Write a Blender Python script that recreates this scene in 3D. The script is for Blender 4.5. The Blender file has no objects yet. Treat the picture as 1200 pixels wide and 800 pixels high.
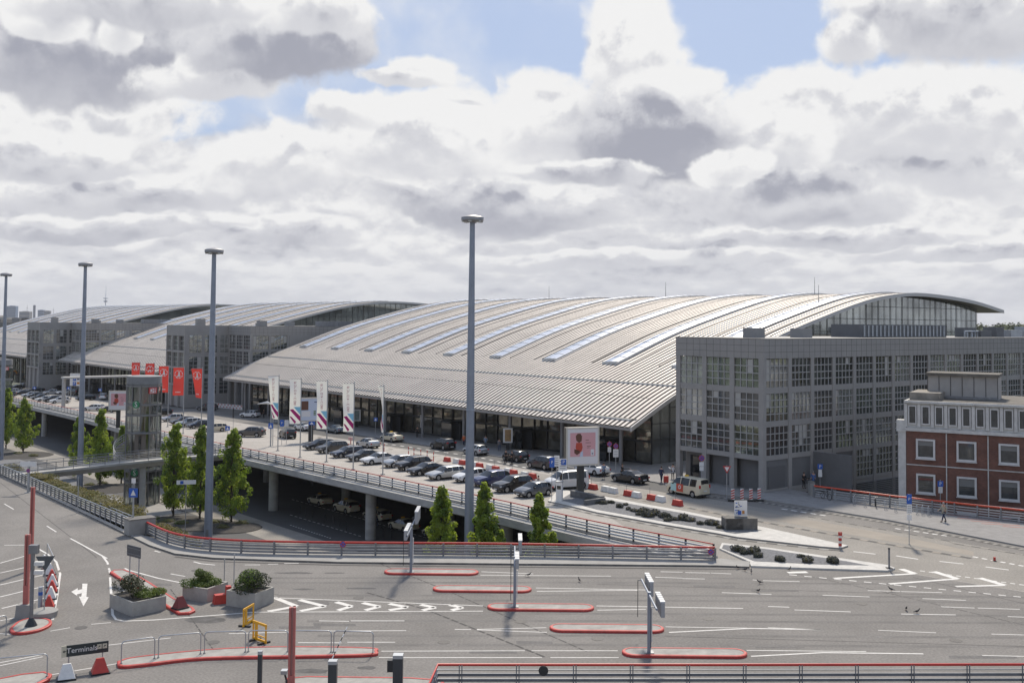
import bpy, bmesh, math, random
from mathutils import Vector, Matrix
random.seed(7)
S = bpy.context.scene
COL = S.collection
R = math.radians
# ------------------------------------------------------------ camera maths
FPX, PITCH, ROLL, CAMH = 1210.0, R(2.3), R(0.55), 18.0
PPY = 377 - FPX*math.tan(PITCH)
_fw = Vector((0, math.cos(PITCH), math.sin(PITCH)))
_up = Vector((0, -math.sin(PITCH), math.cos(PITCH)))
_rt = Vector((1, 0, 0))
CR = _rt*math.cos(ROLL)+_up*math.sin(ROLL)
CU = _up*math.cos(ROLL)-_rt*math.sin(ROLL)
def ray(px, py):
    return _fw+CR*((px-600)/FPX)-CU*((py-PPY)/FPX)
def G(px, py, z=0.0):
    v = ray(px, py); t = (z-CAMH)/v.z
    return Vector((v.x*t, v.y*t, z))
# terminal frame: u along the front (to the left and away), v back into the building
TH = R(38.5)
EV = Vector((math.cos(TH), math.sin(TH), 0)); EU = Vector((-math.sin(TH), math.cos(TH), 0))
ORG = Vector((26.9, 110.5, 0))
def W(u, v, z=0.0): return ORG+EU*u+EV*v+Vector((0, 0, z))
def uv(p):
    q = Vector((p[0], p[1], 0))-ORG
    return q.dot(EU), q.dot(EV)
def GZu(u): return -0.0165*min(max(0.0, u-8.0), 292.0)
def GZ(p): return GZu(uv(p)[0])
LOW = -6.6
def up(px, py, dz=0.0):
    z = dz
    for _ in range(40):
        p = G(px, py, z); z = GZ(p)+dz
    return p
def low(px, py): return up(px, py, LOW)
def zat(px, py, D):
    "height of the image point when it stands at the distance D"
    v = ray(px, py); return CAMH+v.z*D/v.y
def at(px, py, D):
    v = ray(px, py); return Vector((v.x*D/v.y, D, CAMH+v.z*D/v.y))
def U(u, v, dz=0.0): return W(u, v, GZu(u)+dz)
# ------------------------------------------------------------ materials
MATS = {}
def M(name, col, rough=0.6, metal=0.0, var=0.0, vs=1.0, bump=0.0, bs=20.0, spec=0.5, detail=4.0, stretch=None, emit=None, transl=0.0, grain=0.0):
    if name in MATS: return MATS[name]
    m = bpy.data.materials.new(name); m.use_nodes = True
    nt = m.node_tree; N = nt.nodes; L = nt.links
    b = N['Principled BSDF']
    c4 = (col[0], col[1], col[2], 1)
    b.inputs['Base Color'].default_value = c4
    b.inputs['Roughness'].default_value = rough; b.inputs['Metallic'].default_value = metal
    b.inputs['Specular IOR Level'].default_value = spec
    if var or bump:
        tc = N.new('ShaderNodeTexCoord'); src = tc.outputs['Object']
        if stretch:
            mp = N.new('ShaderNodeMapping'); mp.inputs['Scale'].default_value = stretch
            L.new(src, mp.inputs['Vector']); src = mp.outputs['Vector']
    if var:
        n = N.new('ShaderNodeTexNoise'); n.inputs['Scale'].default_value = vs; n.inputs['Detail'].default_value = detail
        n.inputs['Roughness'].default_value = 0.65
        L.new(src, n.inputs['Vector'])
        mr = N.new('ShaderNodeMapRange'); mr.inputs[1].default_value = 0.25; mr.inputs[2].default_value = 0.75
        mr.inputs[3].default_value = 1-var; mr.inputs[4].default_value = 1+var
        L.new(n.outputs['Fac'], mr.inputs[0])
        if grain:
            g = N.new('ShaderNodeTexNoise'); g.inputs['Scale'].default_value = 7.0; g.inputs['Detail'].default_value = 4; L.new(src, g.inputs['Vector'])
            gr = N.new('ShaderNodeMapRange'); gr.inputs[1].default_value = .3; gr.inputs[2].default_value = .7; gr.inputs[3].default_value = 1-grain; gr.inputs[4].default_value = 1+grain; L.new(g.outputs['Fac'], gr.inputs[0])
            gm = N.new('ShaderNodeMath'); gm.operation = 'MULTIPLY'; L.new(mr.outputs[0], gm.inputs[0]); L.new(gr.outputs[0], gm.inputs[1]); mr = gm
        mx = N.new('ShaderNodeMix'); mx.data_type = 'RGBA'; mx.blend_type = 'MULTIPLY'; mx.inputs[0].default_value = 1
        mx.inputs[6].default_value = c4; L.new(mr.outputs[0], mx.inputs[7]); L.new(mx.outputs[2], b.inputs['Base Color'])
    if bump:
        n2 = N.new('ShaderNodeTexNoise'); n2.inputs['Scale'].default_value = bs; n2.inputs['Detail'].default_value = 3
        L.new(src, n2.inputs['Vector'])
        bp = N.new('ShaderNodeBump'); bp.inputs['Strength'].default_value = bump; bp.inputs['Distance'].default_value = 0.05
        L.new(n2.outputs['Fac'], bp.inputs['Height']); L.new(bp.outputs[0], b.inputs['Normal'])
    if emit:
        b.inputs['Emission Color'].default_value = (*emit[0], 1); b.inputs['Emission Strength'].default_value = emit[1]
    if transl:
        tr = N.new('ShaderNodeBsdfTranslucent'); tr.inputs['Color'].default_value = (min(1, col[0]*1.5), min(1, col[1]*1.5), col[2]*1.1, 1)
        ms = N.new('ShaderNodeMixShader'); ms.inputs[0].default_value = transl
        if var: 
            mx2 = N.new('ShaderNodeMix'); mx2.data_type='RGBA'; mx2.blend_type='MULTIPLY'; mx2.inputs[0].default_value=1
            mx2.inputs[6].default_value = tr.inputs['Color'].default_value; L.new(mr.outputs[0], mx2.inputs[7]); L.new(mx2.outputs[2], tr.inputs['Color'])
        L.new(b.outputs[0], ms.inputs[1]); L.new(tr.outputs[0], ms.inputs[2])
        L.new(ms.outputs[0], N['Material Output'].inputs['Surface'])
    MATS[name] = m
    return m
# ------------------------------------------------------------ mesh builder
class MB:
    def __init__(s): s.v = []; s.f = []; s.m = []; s.mi = 0
    def add(s, vs, fs):
        o = len(s.v); s.v += [tuple(p) for p in vs]
        for f in fs: s.f.append(tuple(i+o for i in f)); s.m.append(s.mi)
        return s
    def box(s, c, d, rz=0.0, taper=1.0):
        x, y, z = d[0]/2, d[1]/2, d[2]/2
        ca, sa = math.cos(rz), math.sin(rz); vs = []
        for k, (dz, t) in enumerate(((-z, 1.0), (z, taper))):
            for sx, sy in ((-1, -1), (1, -1), (1, 1), (-1, 1)):
                a, b = sx*x*t, sy*y*t
                vs.append((c[0]+a*ca-b*sa, c[1]+a*sa+b*ca, c[2]+dz))
        return s.add(vs, [(3, 2, 1, 0), (4, 5, 6, 7), (0, 1, 5, 4), (1, 2, 6, 5), (2, 3, 7, 6), (3, 0, 4, 7)])
    def obox(s, p0, p1, w, h, upv=(0, 0, 1)):
        "a bar of width w and height h from p0 to p1"
        a = Vector(p0); b = Vector(p1); t = (b-a).normalized(); side = t.cross(Vector(upv))
        if side.length < 1e-4: side = Vector((1, 0, 0))
        side.normalize(); n = side.cross(t)
        vs = [q+side*sx*w/2+n*sz*h/2 for q in (a, b) for sx, sz in ((-1, -1), (1, -1), (1, 1), (-1, 1))]
        return s.add(vs, [(0, 1, 2, 3), (7, 6, 5, 4), (4, 5, 1, 0), (5, 6, 2, 1), (6, 7, 3, 2), (7, 4, 0, 3)])
    def prism(s, poly, z0, z1):
        n = len(poly)
        vs = [(p[0], p[1], z0) for p in poly]+[(p[0], p[1], z1) for p in poly]
        fs = [tuple(range(n-1, -1, -1)), tuple(range(n, 2*n))]+[(i, (i+1) % n, n+(i+1) % n, n+i) for i in range(n)]
        return s.add(vs, fs)
    def tube(s, pts, r, n=6, cap=True, r1=None, closed=False):
        pts = [Vector(p) for p in pts]; k = len(pts); vs = []
        prev = None
        for i, p in enumerate(pts):
            if closed: t = pts[(i+1) % k]-pts[i-1]
            else: t = pts[min(i+1, k-1)]-pts[max(i-1, 0)]
            t.normalize()
            if prev is None:
                a = t.orthogonal().normalized()
            else:
                a = prev-t*prev.dot(t)
                a = a.normalized() if a.length > 1e-5 else t.orthogonal().normalized()
            prev = a; b = t.cross(a)
            rr = r if r1 is None else r+(r1-r)*i/(k-1)
            if isinstance(r, (list, tuple)): rr = r[i]
            for j in range(n):
                an = 2*math.pi*(j+.5)/n
                vs.append(p+a*math.cos(an)*rr+b*math.sin(an)*rr)
        fs = []
        for i in range(k if closed else k-1):
            for j in range(n):
                i2 = (i+1) % k
                fs.append((i*n+j, i*n+(j+1) % n, i2*n+(j+1) % n, i2*n+j))
        if cap and not closed:
            fs.append(tuple(range(n-1, -1, -1))); fs.append(tuple((k-1)*n+j for j in range(n)))
        return s.add(vs, fs)
    def cyl(s, p0, p1, r0, r1=None, n=12): return s.tube([p0, p1], r0, n, True, r0 if r1 is None else r1)
    def quad(s, a, b, c, d): return s.add([a, b, c, d], [(0, 1, 2, 3)])
    def lathe(s, prof, n=24, c=(0, 0, 0)):
        vs = []; k = len(prof)
        for r, z in prof:
            for j in range(n):
                a = 2*math.pi*j/n; vs.append((c[0]+r*math.cos(a), c[1]+r*math.sin(a), c[2]+z))
        fs = [(i*n+j, i*n+(j+1) % n, (i+1)*n+(j+1) % n, (i+1)*n+j) for i in range(k-1) for j in range(n)]
        fs.append(tuple(range(n-1, -1, -1))); fs.append(tuple((k-1)*n+j for j in range(n)))
        return s.add(vs, fs)
    def ell(s, c, r, n=8, k=6, jit=0.0):
        vs = [(c[0], c[1], c[2]-r[2])]
        for i in range(1, k):
            ph = math.pi*i/k
            for j in range(n):
                a = 2*math.pi*j/n; q = 1+random.uniform(-jit, jit)
                vs.append((c[0]+r[0]*math.sin(ph)*math.cos(a)*q, c[1]+r[1]*math.sin(ph)*math.sin(a)*q, c[2]-r[2]*math.cos(ph)*q))
        vs.append((c[0], c[1], c[2]+r[2])); e = len(vs)-1; fs = []
        for j in range(n): fs.append((0, 1+(j+1) % n, 1+j)); fs.append((e, e-n+j, e-n+(j+1) % n))
        for i in range(k-2):
            for j in range(n):
                a = 1+i*n+j; b = 1+i*n+(j+1) % n; fs.append((a, b, b+n, a+n))
        return s.add(vs, fs)
    def strip(s, pts, w, dz=0.0):
        "a flat band of width w along ground points"
        P = [Vector(p) for p in pts]; vs = []
        for i, p in enumerate(P):
            t = P[min(i+1, len(P)-1)]-P[max(i-1, 0)]; t.z = 0; t.normalize(); q = Vector((-t.y, t.x, 0))*w/2
            vs += [p-q+Vector((0, 0, dz)), p+q+Vector((0, 0, dz))]
        return s.add(vs, [(2*i+1, 2*i, 2*i+2, 2*i+3) for i in range(len(P)-1)])
    def band(s, pts, prof, closed=False):
        "sweep a cross-section [(side, height)] along ground points"
        P = [Vector(p) for p in pts]; k = len(P); n = len(prof); vs = []
        for i, p in enumerate(P):
            if closed: t = P[(i+1) % k]-P[i-1]
            else: t = P[min(i+1, k-1)]-P[max(i-1, 0)]
            t.z = 0; t.normalize(); q = Vector((-t.y, t.x, 0))
            if 0 < i < k-1 or closed:
                t0 = P[i]-P[i-1]; t0.z = 0; t0.normalize(); c = max(.5, t.dot(t0)); q = q/c
            for a, h in prof: vs.append(p+q*a+Vector((0, 0, h)))
        fs = [(i*n+j, ((i+1) % k)*n+j, ((i+1) % k)*n+(j+1) % n, i*n+(j+1) % n) for i in range(k if closed else k-1) for j in range(n)]
        if not closed: fs += [tuple(range(n)), tuple((k-1)*n+j for j in range(n-1, -1, -1))]
        return s.add(vs, fs)
    def xf(s, mtx, start=0):
        for i in range(start, len(s.v)): s.v[i] = tuple(mtx @ Vector(s.v[i]))
        return s
    def build(s, name, mats, parent=None, smooth=False, loc=None, rz=0.0, fix=True, auto=None):
        me = bpy.data.meshes.new(name); me.from_pydata(s.v, [], s.f)
        if not isinstance(mats, (list, tuple)): mats = [mats]
        for m in mats: me.materials.append(m)
        if len(mats) > 1: me.polygons.foreach_set('material_index', s.m)
        if fix:
            bm = bmesh.new(); bm.from_mesh(me); bmesh.ops.recalc_face_normals(bm, faces=bm.faces); bm.to_mesh(me); bm.free()
        if smooth: me.polygons.foreach_set('use_smooth', [True]*len(me.polygons))
        if auto is not None:
            me.polygons.foreach_set('use_smooth', [True]*len(me.polygons))
            me.set_sharp_from_angle(angle=R(auto))
        o = bpy.data.objects.new(name, me); COL.objects.link(o)
        if parent is not None: o.parent = parent
        if loc is not None: o.location = loc
        if rz: o.rotation_euler.z = rz
        return o
def tag(o, label, cat, group=None):
    o['label'] = label; o['category'] = cat
    if group: o['group'] = group
    return o
def thing(name, label, cat, loc=(0, 0, 0), rz=0.0, group=None):
    o = bpy.data.objects.new(name, None); COL.objects.link(o); o.location = loc; o.rotation_euler.z = rz
    o.empty_display_size = 0.3
    return tag(o, label, cat, group)
KIDS = {}
def kids(o): return [c for c in bpy.data.objects if c.parent == o]
def copy_tree(o, parent=None, cache=True):
    c = o.copy(); COL.objects.link(c)
    if parent is not None: c.parent = parent
    if o not in KIDS: KIDS[o] = kids(o)
    for ch in KIDS[o]: copy_tree(ch, c)
    return c
def structure(o): o['kind'] = 'structure'; return o
def stuff(o): o['kind'] = 'stuff'; return o
def text(body, size, mat, parent, mtx, name='lettering', ext=0.004, align='CENTER'):
    cu = bpy.data.curves.new(name, 'FONT'); cu.body = body; cu.size = size; cu.extrude = ext
    cu.align_x = align; cu.align_y = 'CENTER'; cu.resolution_u = 2
    tmp = bpy.data.objects.new(name, cu); COL.objects.link(tmp); dg = bpy.context.evaluated_depsgraph_get(); dg.update()
    me = bpy.data.meshes.new_from_object(tmp.evaluated_get(dg)); bpy.data.objects.remove(tmp); bpy.data.curves.remove(cu); me.name = name
    me.materials.clear(); me.materials.append(mat)
    o = bpy.data.objects.new(name, me); COL.objects.link(o)
    o.parent = parent; o.matrix_local = mtx
    return o
def face_m(loc, ang, rx=90):
    "matrix of an upright sheet at loc facing the direction ang (radians, plan)"
    return Matrix.Translation(loc) @ Matrix.Rotation(ang+math.pi/2, 4, 'Z') @ Matrix.Rotation(R(rx), 4, 'X')
def poly_sheet(name, pts, mat, dz, z=None, zofs=0.0):
    "a flat sheet following the deck's slope; pts are world x,y"
    bm = bmesh.new()
    vs = [bm.verts.new((p[0], p[1], 0)) for p in pts]; bm.faces.new(vs)
    bmesh.ops.triangulate(bm, faces=bm.faces[:])
    for uu in (8.0, 300.0):
        c = W(uu, 0); bmesh.ops.bisect_plane(bm, geom=bm.verts[:]+bm.edges[:]+bm.faces[:], plane_co=(c.x, c.y, 0), plane_no=EU)
    for v in bm.verts: v.co.z = (GZ(v.co)+zofs if z is None else z)+dz
    bmesh.ops.recalc_face_normals(bm, faces=bm.faces[:])
    for f in bm.faces:
        if f.normal.z < 0: f.normal_flip()
    me = bpy.data.meshes.new(name); bm.to_mesh(me); bm.free(); me.materials.append(mat)
    o = bpy.data.objects.new(name, me); COL.objects.link(o); return o
def resample(pts, step):
    pts = [Vector(p) for p in pts]; out = [pts[0]]; 
    for a, b in zip(pts, pts[1:]):
        n = max(1, round((b-a).length/step))
        out += [a.lerp(b, i/n) for i in range(1, n+1)]
    return out
def smooth_line(pts, n=8):
    "Catmull-Rom through the points"
    P = [Vector(p) for p in pts]; P = [P[0]*2-P[1]]+P+[P[-1]*2-P[-2]]; out = []
    for i in range(1, len(P)-2):
        a, b, c, d = P[i-1:i+3]
        for k in range(n):
            t = k/n
            out.append(0.5*((2*b)+(c-a)*t+(2*a-5*b+4*c-d)*t*t+(3*b-a-3*c+d)*t**3))
    out.append(P[-2]); return out
# ------------------------------------------------------------ palette
asphalt = M('asphalt', (.185, .172, .156), .9, var=.24, vs=.13, bump=.25, bs=35, detail=12, grain=.20)
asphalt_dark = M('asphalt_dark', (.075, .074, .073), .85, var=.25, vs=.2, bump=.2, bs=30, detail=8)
lane_mat = M('lane_concrete', (.255, .235, .205), .9, var=.18, vs=.22, bump=.2, bs=30, detail=11, grain=.18)
lane_brown = M('lane_brown', (.29, .255, .21), .9, var=.16, vs=.3, bump=.2, bs=30, detail=8)
deck_mat = M('deck_concrete', (.36, .332, .295), .9, var=.18, vs=.18, bump=.2, bs=30, detail=11, grain=.15)
setts = M('grey_setts', (.25, .24, .23), .9, var=.2, vs=1.2, bump=.4, bs=6, detail=8)
sett_dark = M('dark_setts', (.10, .094, .085), .9, var=.4, vs=3)
sett_light = M('light_setts', (.27, .252, .222), .9, var=.25, vs=3)
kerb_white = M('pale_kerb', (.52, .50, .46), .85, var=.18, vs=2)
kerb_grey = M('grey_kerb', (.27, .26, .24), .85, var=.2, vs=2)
gravel_mat = M('gravel_grey', (.16, .16, .165), .95, var=.5, vs=5, bump=.6, bs=8, detail=10)
bark_bed = M('dark_bed', (.05, .045, .04), .95, var=.5, vs=4, bump=.6, bs=8)
paint_white = M('road_paint', (.62, .60, .56), .7, var=.22, vs=2.5, detail=8)
paint_red = M('red_road_paint', (.42, .10, .07), .7, var=.3, vs=3)
concrete = M('concrete', (.30, .29, .27), .85, var=.22, vs=.6, bump=.15, bs=12, detail=8)
concrete_deck = M('fascia_concrete', (.38, .37, .345), .85, var=.25, vs=.5, bump=.15, bs=10, detail=9, stretch=(1, 1, 2.5))
concrete_stain = M('stained_concrete', (.17, .16, .145), .9, var=.5, vs=1.2, bump=.2, bs=10, detail=9)
steel = M('galvanised_steel', (.42, .44, .46), .42, .75, var=.15, vs=2)
steel_dark = M('weathered_steel', (.23, .235, .245), .5, .6, var=.2, vs=2)
mast_mat = M('mast_grey', (.27, .30, .35), .5, .35, var=.12, vs=1.2)
dark_metal = M('dark_metal', (.035, .037, .04), .45, .3)
black = M('black_plastic', (.012, .012, .013), .5)
red_paint = M('red_paint', (.52, .035, .025), .45, var=.15, vs=2)
red_kerb = M('red_kerb_paint', (.46, .05, .04), .6, var=.3, vs=3)
red_plastic = M('red_plastic', (.48, .045, .03), .5, var=.15, vs=3)
red_faded = M('faded_red', (.40, .13, .11), .6, var=.15, vs=2)
white_plastic = M('white_plastic', (.70, .69, .66), .5, var=.12, vs=3)
white_paint = M('white_paint', (.72, .71, .69), .5, var=.08, vs=2)
yellow_plastic = M('yellow_plastic', (.75, .38, .01), .45, var=.1, vs=3)
blue_sign = M('blue_sign', (.02, .10, .42), .4)
grey_sign = M('grey_sign', (.22, .23, .24), .5, .4)
glass_dark = M('dark_glass', (.018, .020, .022), .04, 0, spec=.9)
glass_green = M('green_glass', (.035, .05, .045), .05, 0, spec=.8)
glass_car = M('car_glass', (.012, .014, .016), .05, 0, spec=.8)
# ------------------------------------------------------------ camera, sun, sky
cam = bpy.data.cameras.new('camera'); camo = bpy.data.objects.new('camera', cam); COL.objects.link(camo)
cam.sensor_width = 36; cam.lens = FPX/1200*36; cam.clip_end = 40000; cam.clip_start = .5
camo.matrix_world = Matrix((( CR.x, CU.x, -_fw.x, 0), (CR.y, CU.y, -_fw.y, 0), (CR.z, CU.z, -_fw.z, CAMH), (0, 0, 0, 1)))
cam.shift_y = (PPY-400)/1200
S.camera = camo
SUN_AZ, SUN_EL = R(80), R(47)
sd = Vector((math.cos(SUN_AZ)*math.cos(SUN_EL), math.sin(SUN_AZ)*math.cos(SUN_EL), math.sin(SUN_EL)))
sl = bpy.data.lights.new('sun', 'SUN'); sl.energy = 4.4; sl.angle = R(6); sl.color = (1, .91, .78)
so = bpy.data.objects.new('sun', sl); COL.objects.link(so); so.rotation_euler = sd.to_track_quat('Z', 'Y').to_euler()
S.view_settings.view_transform = 'Standard'; S.view_settings.look = 'None'; S.view_settings.exposure = 0; S.view_settings.gamma = 1
wd = bpy.data.worlds.new('World'); S.world = wd; wd.use_nodes = True
def build_sky():
    nt = wd.node_tree; N = nt.nodes; L = nt.links; bg = N['Background']; bg.inputs['Strength'].default_value = .1
    def sock(x, inp):
        if hasattr(x, 'is_output'): L.new(x, inp)
        else: inp.default_value = x
    def m(op, a, b=0.0, c=None):
        n = N.new('ShaderNodeMath'); n.operation = op
        sock(a, n.inputs[0]); sock(b, n.inputs[1])
        if c is not None: sock(c, n.inputs[2])
        return n.outputs[0]
    add = lambda a, b: m('ADD', a, b); sub = lambda a, b: m('SUBTRACT', a, b); mul = lambda a, b: m('MULTIPLY', a, b); mad = lambda a, b, c: m('MULTIPLY_ADD', a, b, c)
    def rng(x, a, b, c=0.0, d=1.0):
        n = N.new('ShaderNodeMapRange'); n.interpolation_type = 'SMOOTHSTEP'; sock(x, n.inputs[0])
        for i, q in enumerate((a, b, c, d)): n.inputs[i+1].default_value = q
        return n.outputs[0]
    def vec(x, y, z):
        n = N.new('ShaderNodeCombineXYZ'); sock(x, n.inputs[0]); sock(y, n.inputs[1]); sock(z, n.inputs[2]); return n.outputs[0]
    def noise(v, sc, det, ro=.55):
        n = N.new('ShaderNodeTexNoise'); n.inputs['Scale'].default_value = sc; n.inputs['Detail'].default_value = det
        n.inputs['Roughness'].default_value = ro; L.new(v, n.inputs['Vector']); return n.outputs['Fac']
    def mixc(f, a, b):
        n = N.new('ShaderNodeMix'); n.data_type = 'RGBA'; sock(f, n.inputs[0])
        for x, i in ((a, 6), (b, 7)):
            if hasattr(x, 'is_output'): L.new(x, n.inputs[i])
            else: n.inputs[i].default_value = (*x, 1)
        return n.outputs[2]
    tc = N.new('ShaderNodeTexCoord'); sx = N.new('ShaderNodeSeparateXYZ'); L.new(tc.outputs['Generated'], sx.inputs[0])
    x, y, z = sx.outputs; zc = m('MAXIMUM', z, 0.0); yy = m('MAXIMUM', m('ABSOLUTE', y), .25)
    a = m('DIVIDE', x, yy); e = m('DIVIDE', zc, yy)
    lz = m('LOGARITHM', add(zc, .10), math.e)
    # one warped cloud space shared by all bodies
    p0 = vec(x, y, mul(lz, .36))
    w1 = sub(noise(p0, 5.0, 5, .55), .5); w2 = sub(noise(vec(add(x, 7.3), y, mul(lz, .33)), 5.0, 5, .55), .5)
    def billow(dz):
        p = vec(mad(w1, .05, x), y, add(mad(w2, .04, mul(lz, .33)), dz))
        b1 = m('ABSOLUTE', sub(noise(p, 11, 1), .5)); b2 = m('ABSOLUTE', sub(noise(p, 27, 1), .5)); f = sub(noise(p, 17, 9, .62), .5)
        return sub(add(mul(f, 1.25), .30), add(mul(b1, 1.5), mul(b2, .8)))           # about -.3 ... .3, puffy side up
    n0 = billow(0.0); n1 = billow(.018)
    relief = sub(n1, n0)                                                          # bright on the upper side of each puff
    big = sub(noise(p0, 3.2, 4, .5), .5)
    # pale blue sky
    sky = N.new('ShaderNodeTexSky'); sky.sky_type = 'NISHITA'; sky.sun_disc = False; sky.sun_elevation = SUN_EL; sky.sun_rotation = math.pi/2-SUN_AZ
    sky.air_density = 1.0; sky.dust_density = 1.6; sky.ozone_density = 1.4
    col = mixc(.72, sky.outputs[0], (4.0, 5.2, 7.7))
    col = mixc(rng(mad(n0, .5, mad(big, 1.6, .30)), .25, .9), col, (7.4, 7.8, 8.6))  # thin veil
    aw = mad(w1, .10, a); ew = mad(w2, .055, e)
    WHITE, GREY, DARKC = (8.9, 8.88, 8.85), (6.7, 6.75, 7.1), (3.7, 3.8, 4.45)
    def shade(s): 
        return mixc(rng(s, .42, 1.02), mixc(rng(s, .0, .46), WHITE, GREY), DARKC)
    # low deck of many small layered clouds, reaching down to the horizon
    q0 = vec(mul(x, 1.0), y, mul(m('LOGARITHM', add(zc, .05), math.e), .30)); 
    d0 = noise(q0, 8.5, 9, .56); d1 = noise(vec(x, y, add(mul(m('LOGARITHM', add(zc, .05), math.e), .30), .022)), 8.5, 9, .56)
    deck = rng(mad(big, .10, mad(n0, .10, e)), .235, .165)
    hole = None
    for (px, py, wx_, wy_) in ((215, 150, 62, 20), (250, 195, 34, 12), (440, 118, 40, 16), (300, 135, 60, 14)):
        da = m('DIVIDE', sub(aw, (px-600)/1210), wx_/1210); de = m('DIVIDE', sub(ew, (377-py)/1210), wy_/1210)
        h = rng(add(add(mul(da, da), mul(de, de)), mul(n0, 1.2)), .5, 1.25); hole = h if hole is None else mul(hole, h)
    deck = mul(deck, hole)
    ds = mad(sub(d1, d0), 2.8, mad(sub(d0, .5), 1.8, .32)); ds = mad(relief, .8, ds)
    col = mixc(deck, col, shade(ds))
    def body(px, py, wx_, wt, wb, dk, amp=.85, soft=.12):
        nonlocal col
        s = amp
        t = sub(ew, (377-py)/1210); de = m('MAXIMUM', mul(t, 1210/wt), mul(t, -1210/wb)); da = mul(sub(aw, (px-600)/1210), 1210/wx_)
        r = m('SQRT', mad(da, da, mul(de, de)))
        edge = mad(n0, -s, r)
        mask = rng(edge, 1.0+soft, 1.0-soft*1.6)
        v = mul(t, 1210/(wt+wb))                                                  # -.5 bottom ... .5 top
        top = rng(v, -.30, .30, .18, 1.0); sh = mad(mul(relief, top), 1.9-.75*dk, mad(mul(n0, top), -.75+.25*dk, mad(v, -.80, mad(r, -.45, .36+.72*dk))))
        col = mixc(mask, col, shade(sh))
    for b in BODIES: body(*b)
    hz = rng(e, .0, .085, .85, 0.0)
    col = mixc(mul(hz, .72), col, (5.9, 6.1, 6.6))
    L.new(col, bg.inputs['Color'])
    wd.cycles.sampling_method = 'MANUAL'; wd.cycles.sample_map_resolution = 256
BODIES = [(1150, 292, 170, 14, 12, .45), (690, 302, 150, 12, 10, .40), (980, 272, 150, 18, 15, .50), (330, 283, 95, 18, 15, .55), (100, 268, 150, 18, 16, .60), (850, 300, 90, 12, 10, .35),
    (130, 228, 180, 26, 20, .50), (575, 238, 135, 34, 30, .72), (930, 222, 140, 60, 36, .60), (1130, 190, 120, 70, 40, .30), (60, 150, 150, 44, 36, .12), (60, 190, 110, 36, 24, .45), (330, 200, 110, 44, 36, .15), (490, 165, 130, 58, 44, .10), (400, 135, 60, 20, 18, .05),
    (1060, 130, 190, 56, 60, .15), (905, 160, 70, 40, 40, .10), (640, 140, 66, 56, 50, .05), (735, 62, 68, 80, 60, .05), (800, 110, 60, 36, 40, .05), (760, 156, 104, 66, 50, 1.02, .65), (866, 194, 44, 24, 16, .0, 1.1), (690, 196, 80, 14, 14, .55, 1.0),
    (100, 70, 180, 90, 52, .85), (240, 105, 90, 30, 24, .35), (330, 62, 112, 66, 48, .92), (360, 18, 74, 36, 30, .25), (50, 32, 44, 30, 26, .0), (125, 42, 26, 22, 24, .0), (488, 86, 36, 24, 16, .0), (470, 92, 60, 12, 12, .1), (545, 113, 18, 5, 4, .0), (1120, 12, 140, 60, 50, .55, .7), (1000, 40, 40, 30, 30, .2), (160, 10, 120, 30, 30, .5)]
build_sky()
# ------------------------------------------------------------ ground
BIG = 6500; HAZE = .00006
structure(poly_sheet('terrain', [(-BIG, -2000), (BIG, -2000), (BIG, BIG), (-BIG, BIG)], M('far_ground', (.09, .10, .075), .95, var=.4, vs=.004, detail=8), LOW-.05))
hz_m = bpy.data.materials.new('haze'); hz_m.use_nodes = True; _n = hz_m.node_tree.nodes; _n.remove(_n['Principled BSDF']); _v = _n.new('ShaderNodeVolumePrincipled'); _v.inputs['Density'].default_value = HAZE; _v.inputs['Color'].default_value = (.93, .95, 1, 1); _v.inputs['Anisotropy'].default_value = .2
hz_m.node_tree.links.new(_v.outputs[0], _n['Material Output'].inputs['Volume'])
if HAZE: stuff(MB().box((0, BIG/2-1000, 110), (2*BIG+40, BIG+2040, 250)).build('haze', hz_m))
# left edge of the road behind the guardrail, then the corner and the straight edge by the ramp
rail_curve = smooth_line([W(19.5, -60), W(15.8, -60), W(11.8, -59.2), W(7, -56.9), Vector((-18.2, 79.9, 0)), Vector((-12.8, 79.4, 0))], 6)
edge_near = [W(262, -60)]+rail_curve+[Vector((15.9, 78.4, 0))]
deck_uv = [(-17.0, -28.0), (-5, -29.2), (6, -29.3), (32, -29.3), (60, -29.3), (95, -29.0), (120, -27.6), (143, -26.2), (170, -25.4), (215, -25), (300, -24.5)]
deck_edge = smooth_line([W(*q) for q in deck_uv], 4)
right_edge_uv = [(.0, 4.9), (-3.7, 4.7), (-13, 4.7), (-24, 7.0), (-45, 9.5), (-120, 14)]
platform = edge_near+deck_edge+[W(300, 24), W(0, 24)]+[W(*q) for q in right_edge_uv]+[W(-120, -160), W(262, -160)]
structure(poly_sheet('road', [(p.x, p.y) for p in platform], asphalt, 0))
gp = lambda pts: [up(*p) for p in pts]
def sheet_px(name, pts, mat, dz): return structure(poly_sheet(name, [(q.x, q.y) for q in gp(pts)], mat, dz))
def sheet_uv(name, pts, mat, dz): return structure(poly_sheet(name, [(W(*q).x, W(*q).y) for q in pts], mat, dz))
dk = [(q.x, q.y) for q in deck_edge]
tip = [up(1045, 668.5), up(1332, 714)]
structure(poly_sheet('forecourt', dk+[(W(300, -6.5).x, W(300, -6.5).y), (W(-60, -7.2).x, W(-60, -7.2).y)]+[(q.x, q.y) for q in reversed(tip)], deck_mat, .004))
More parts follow.
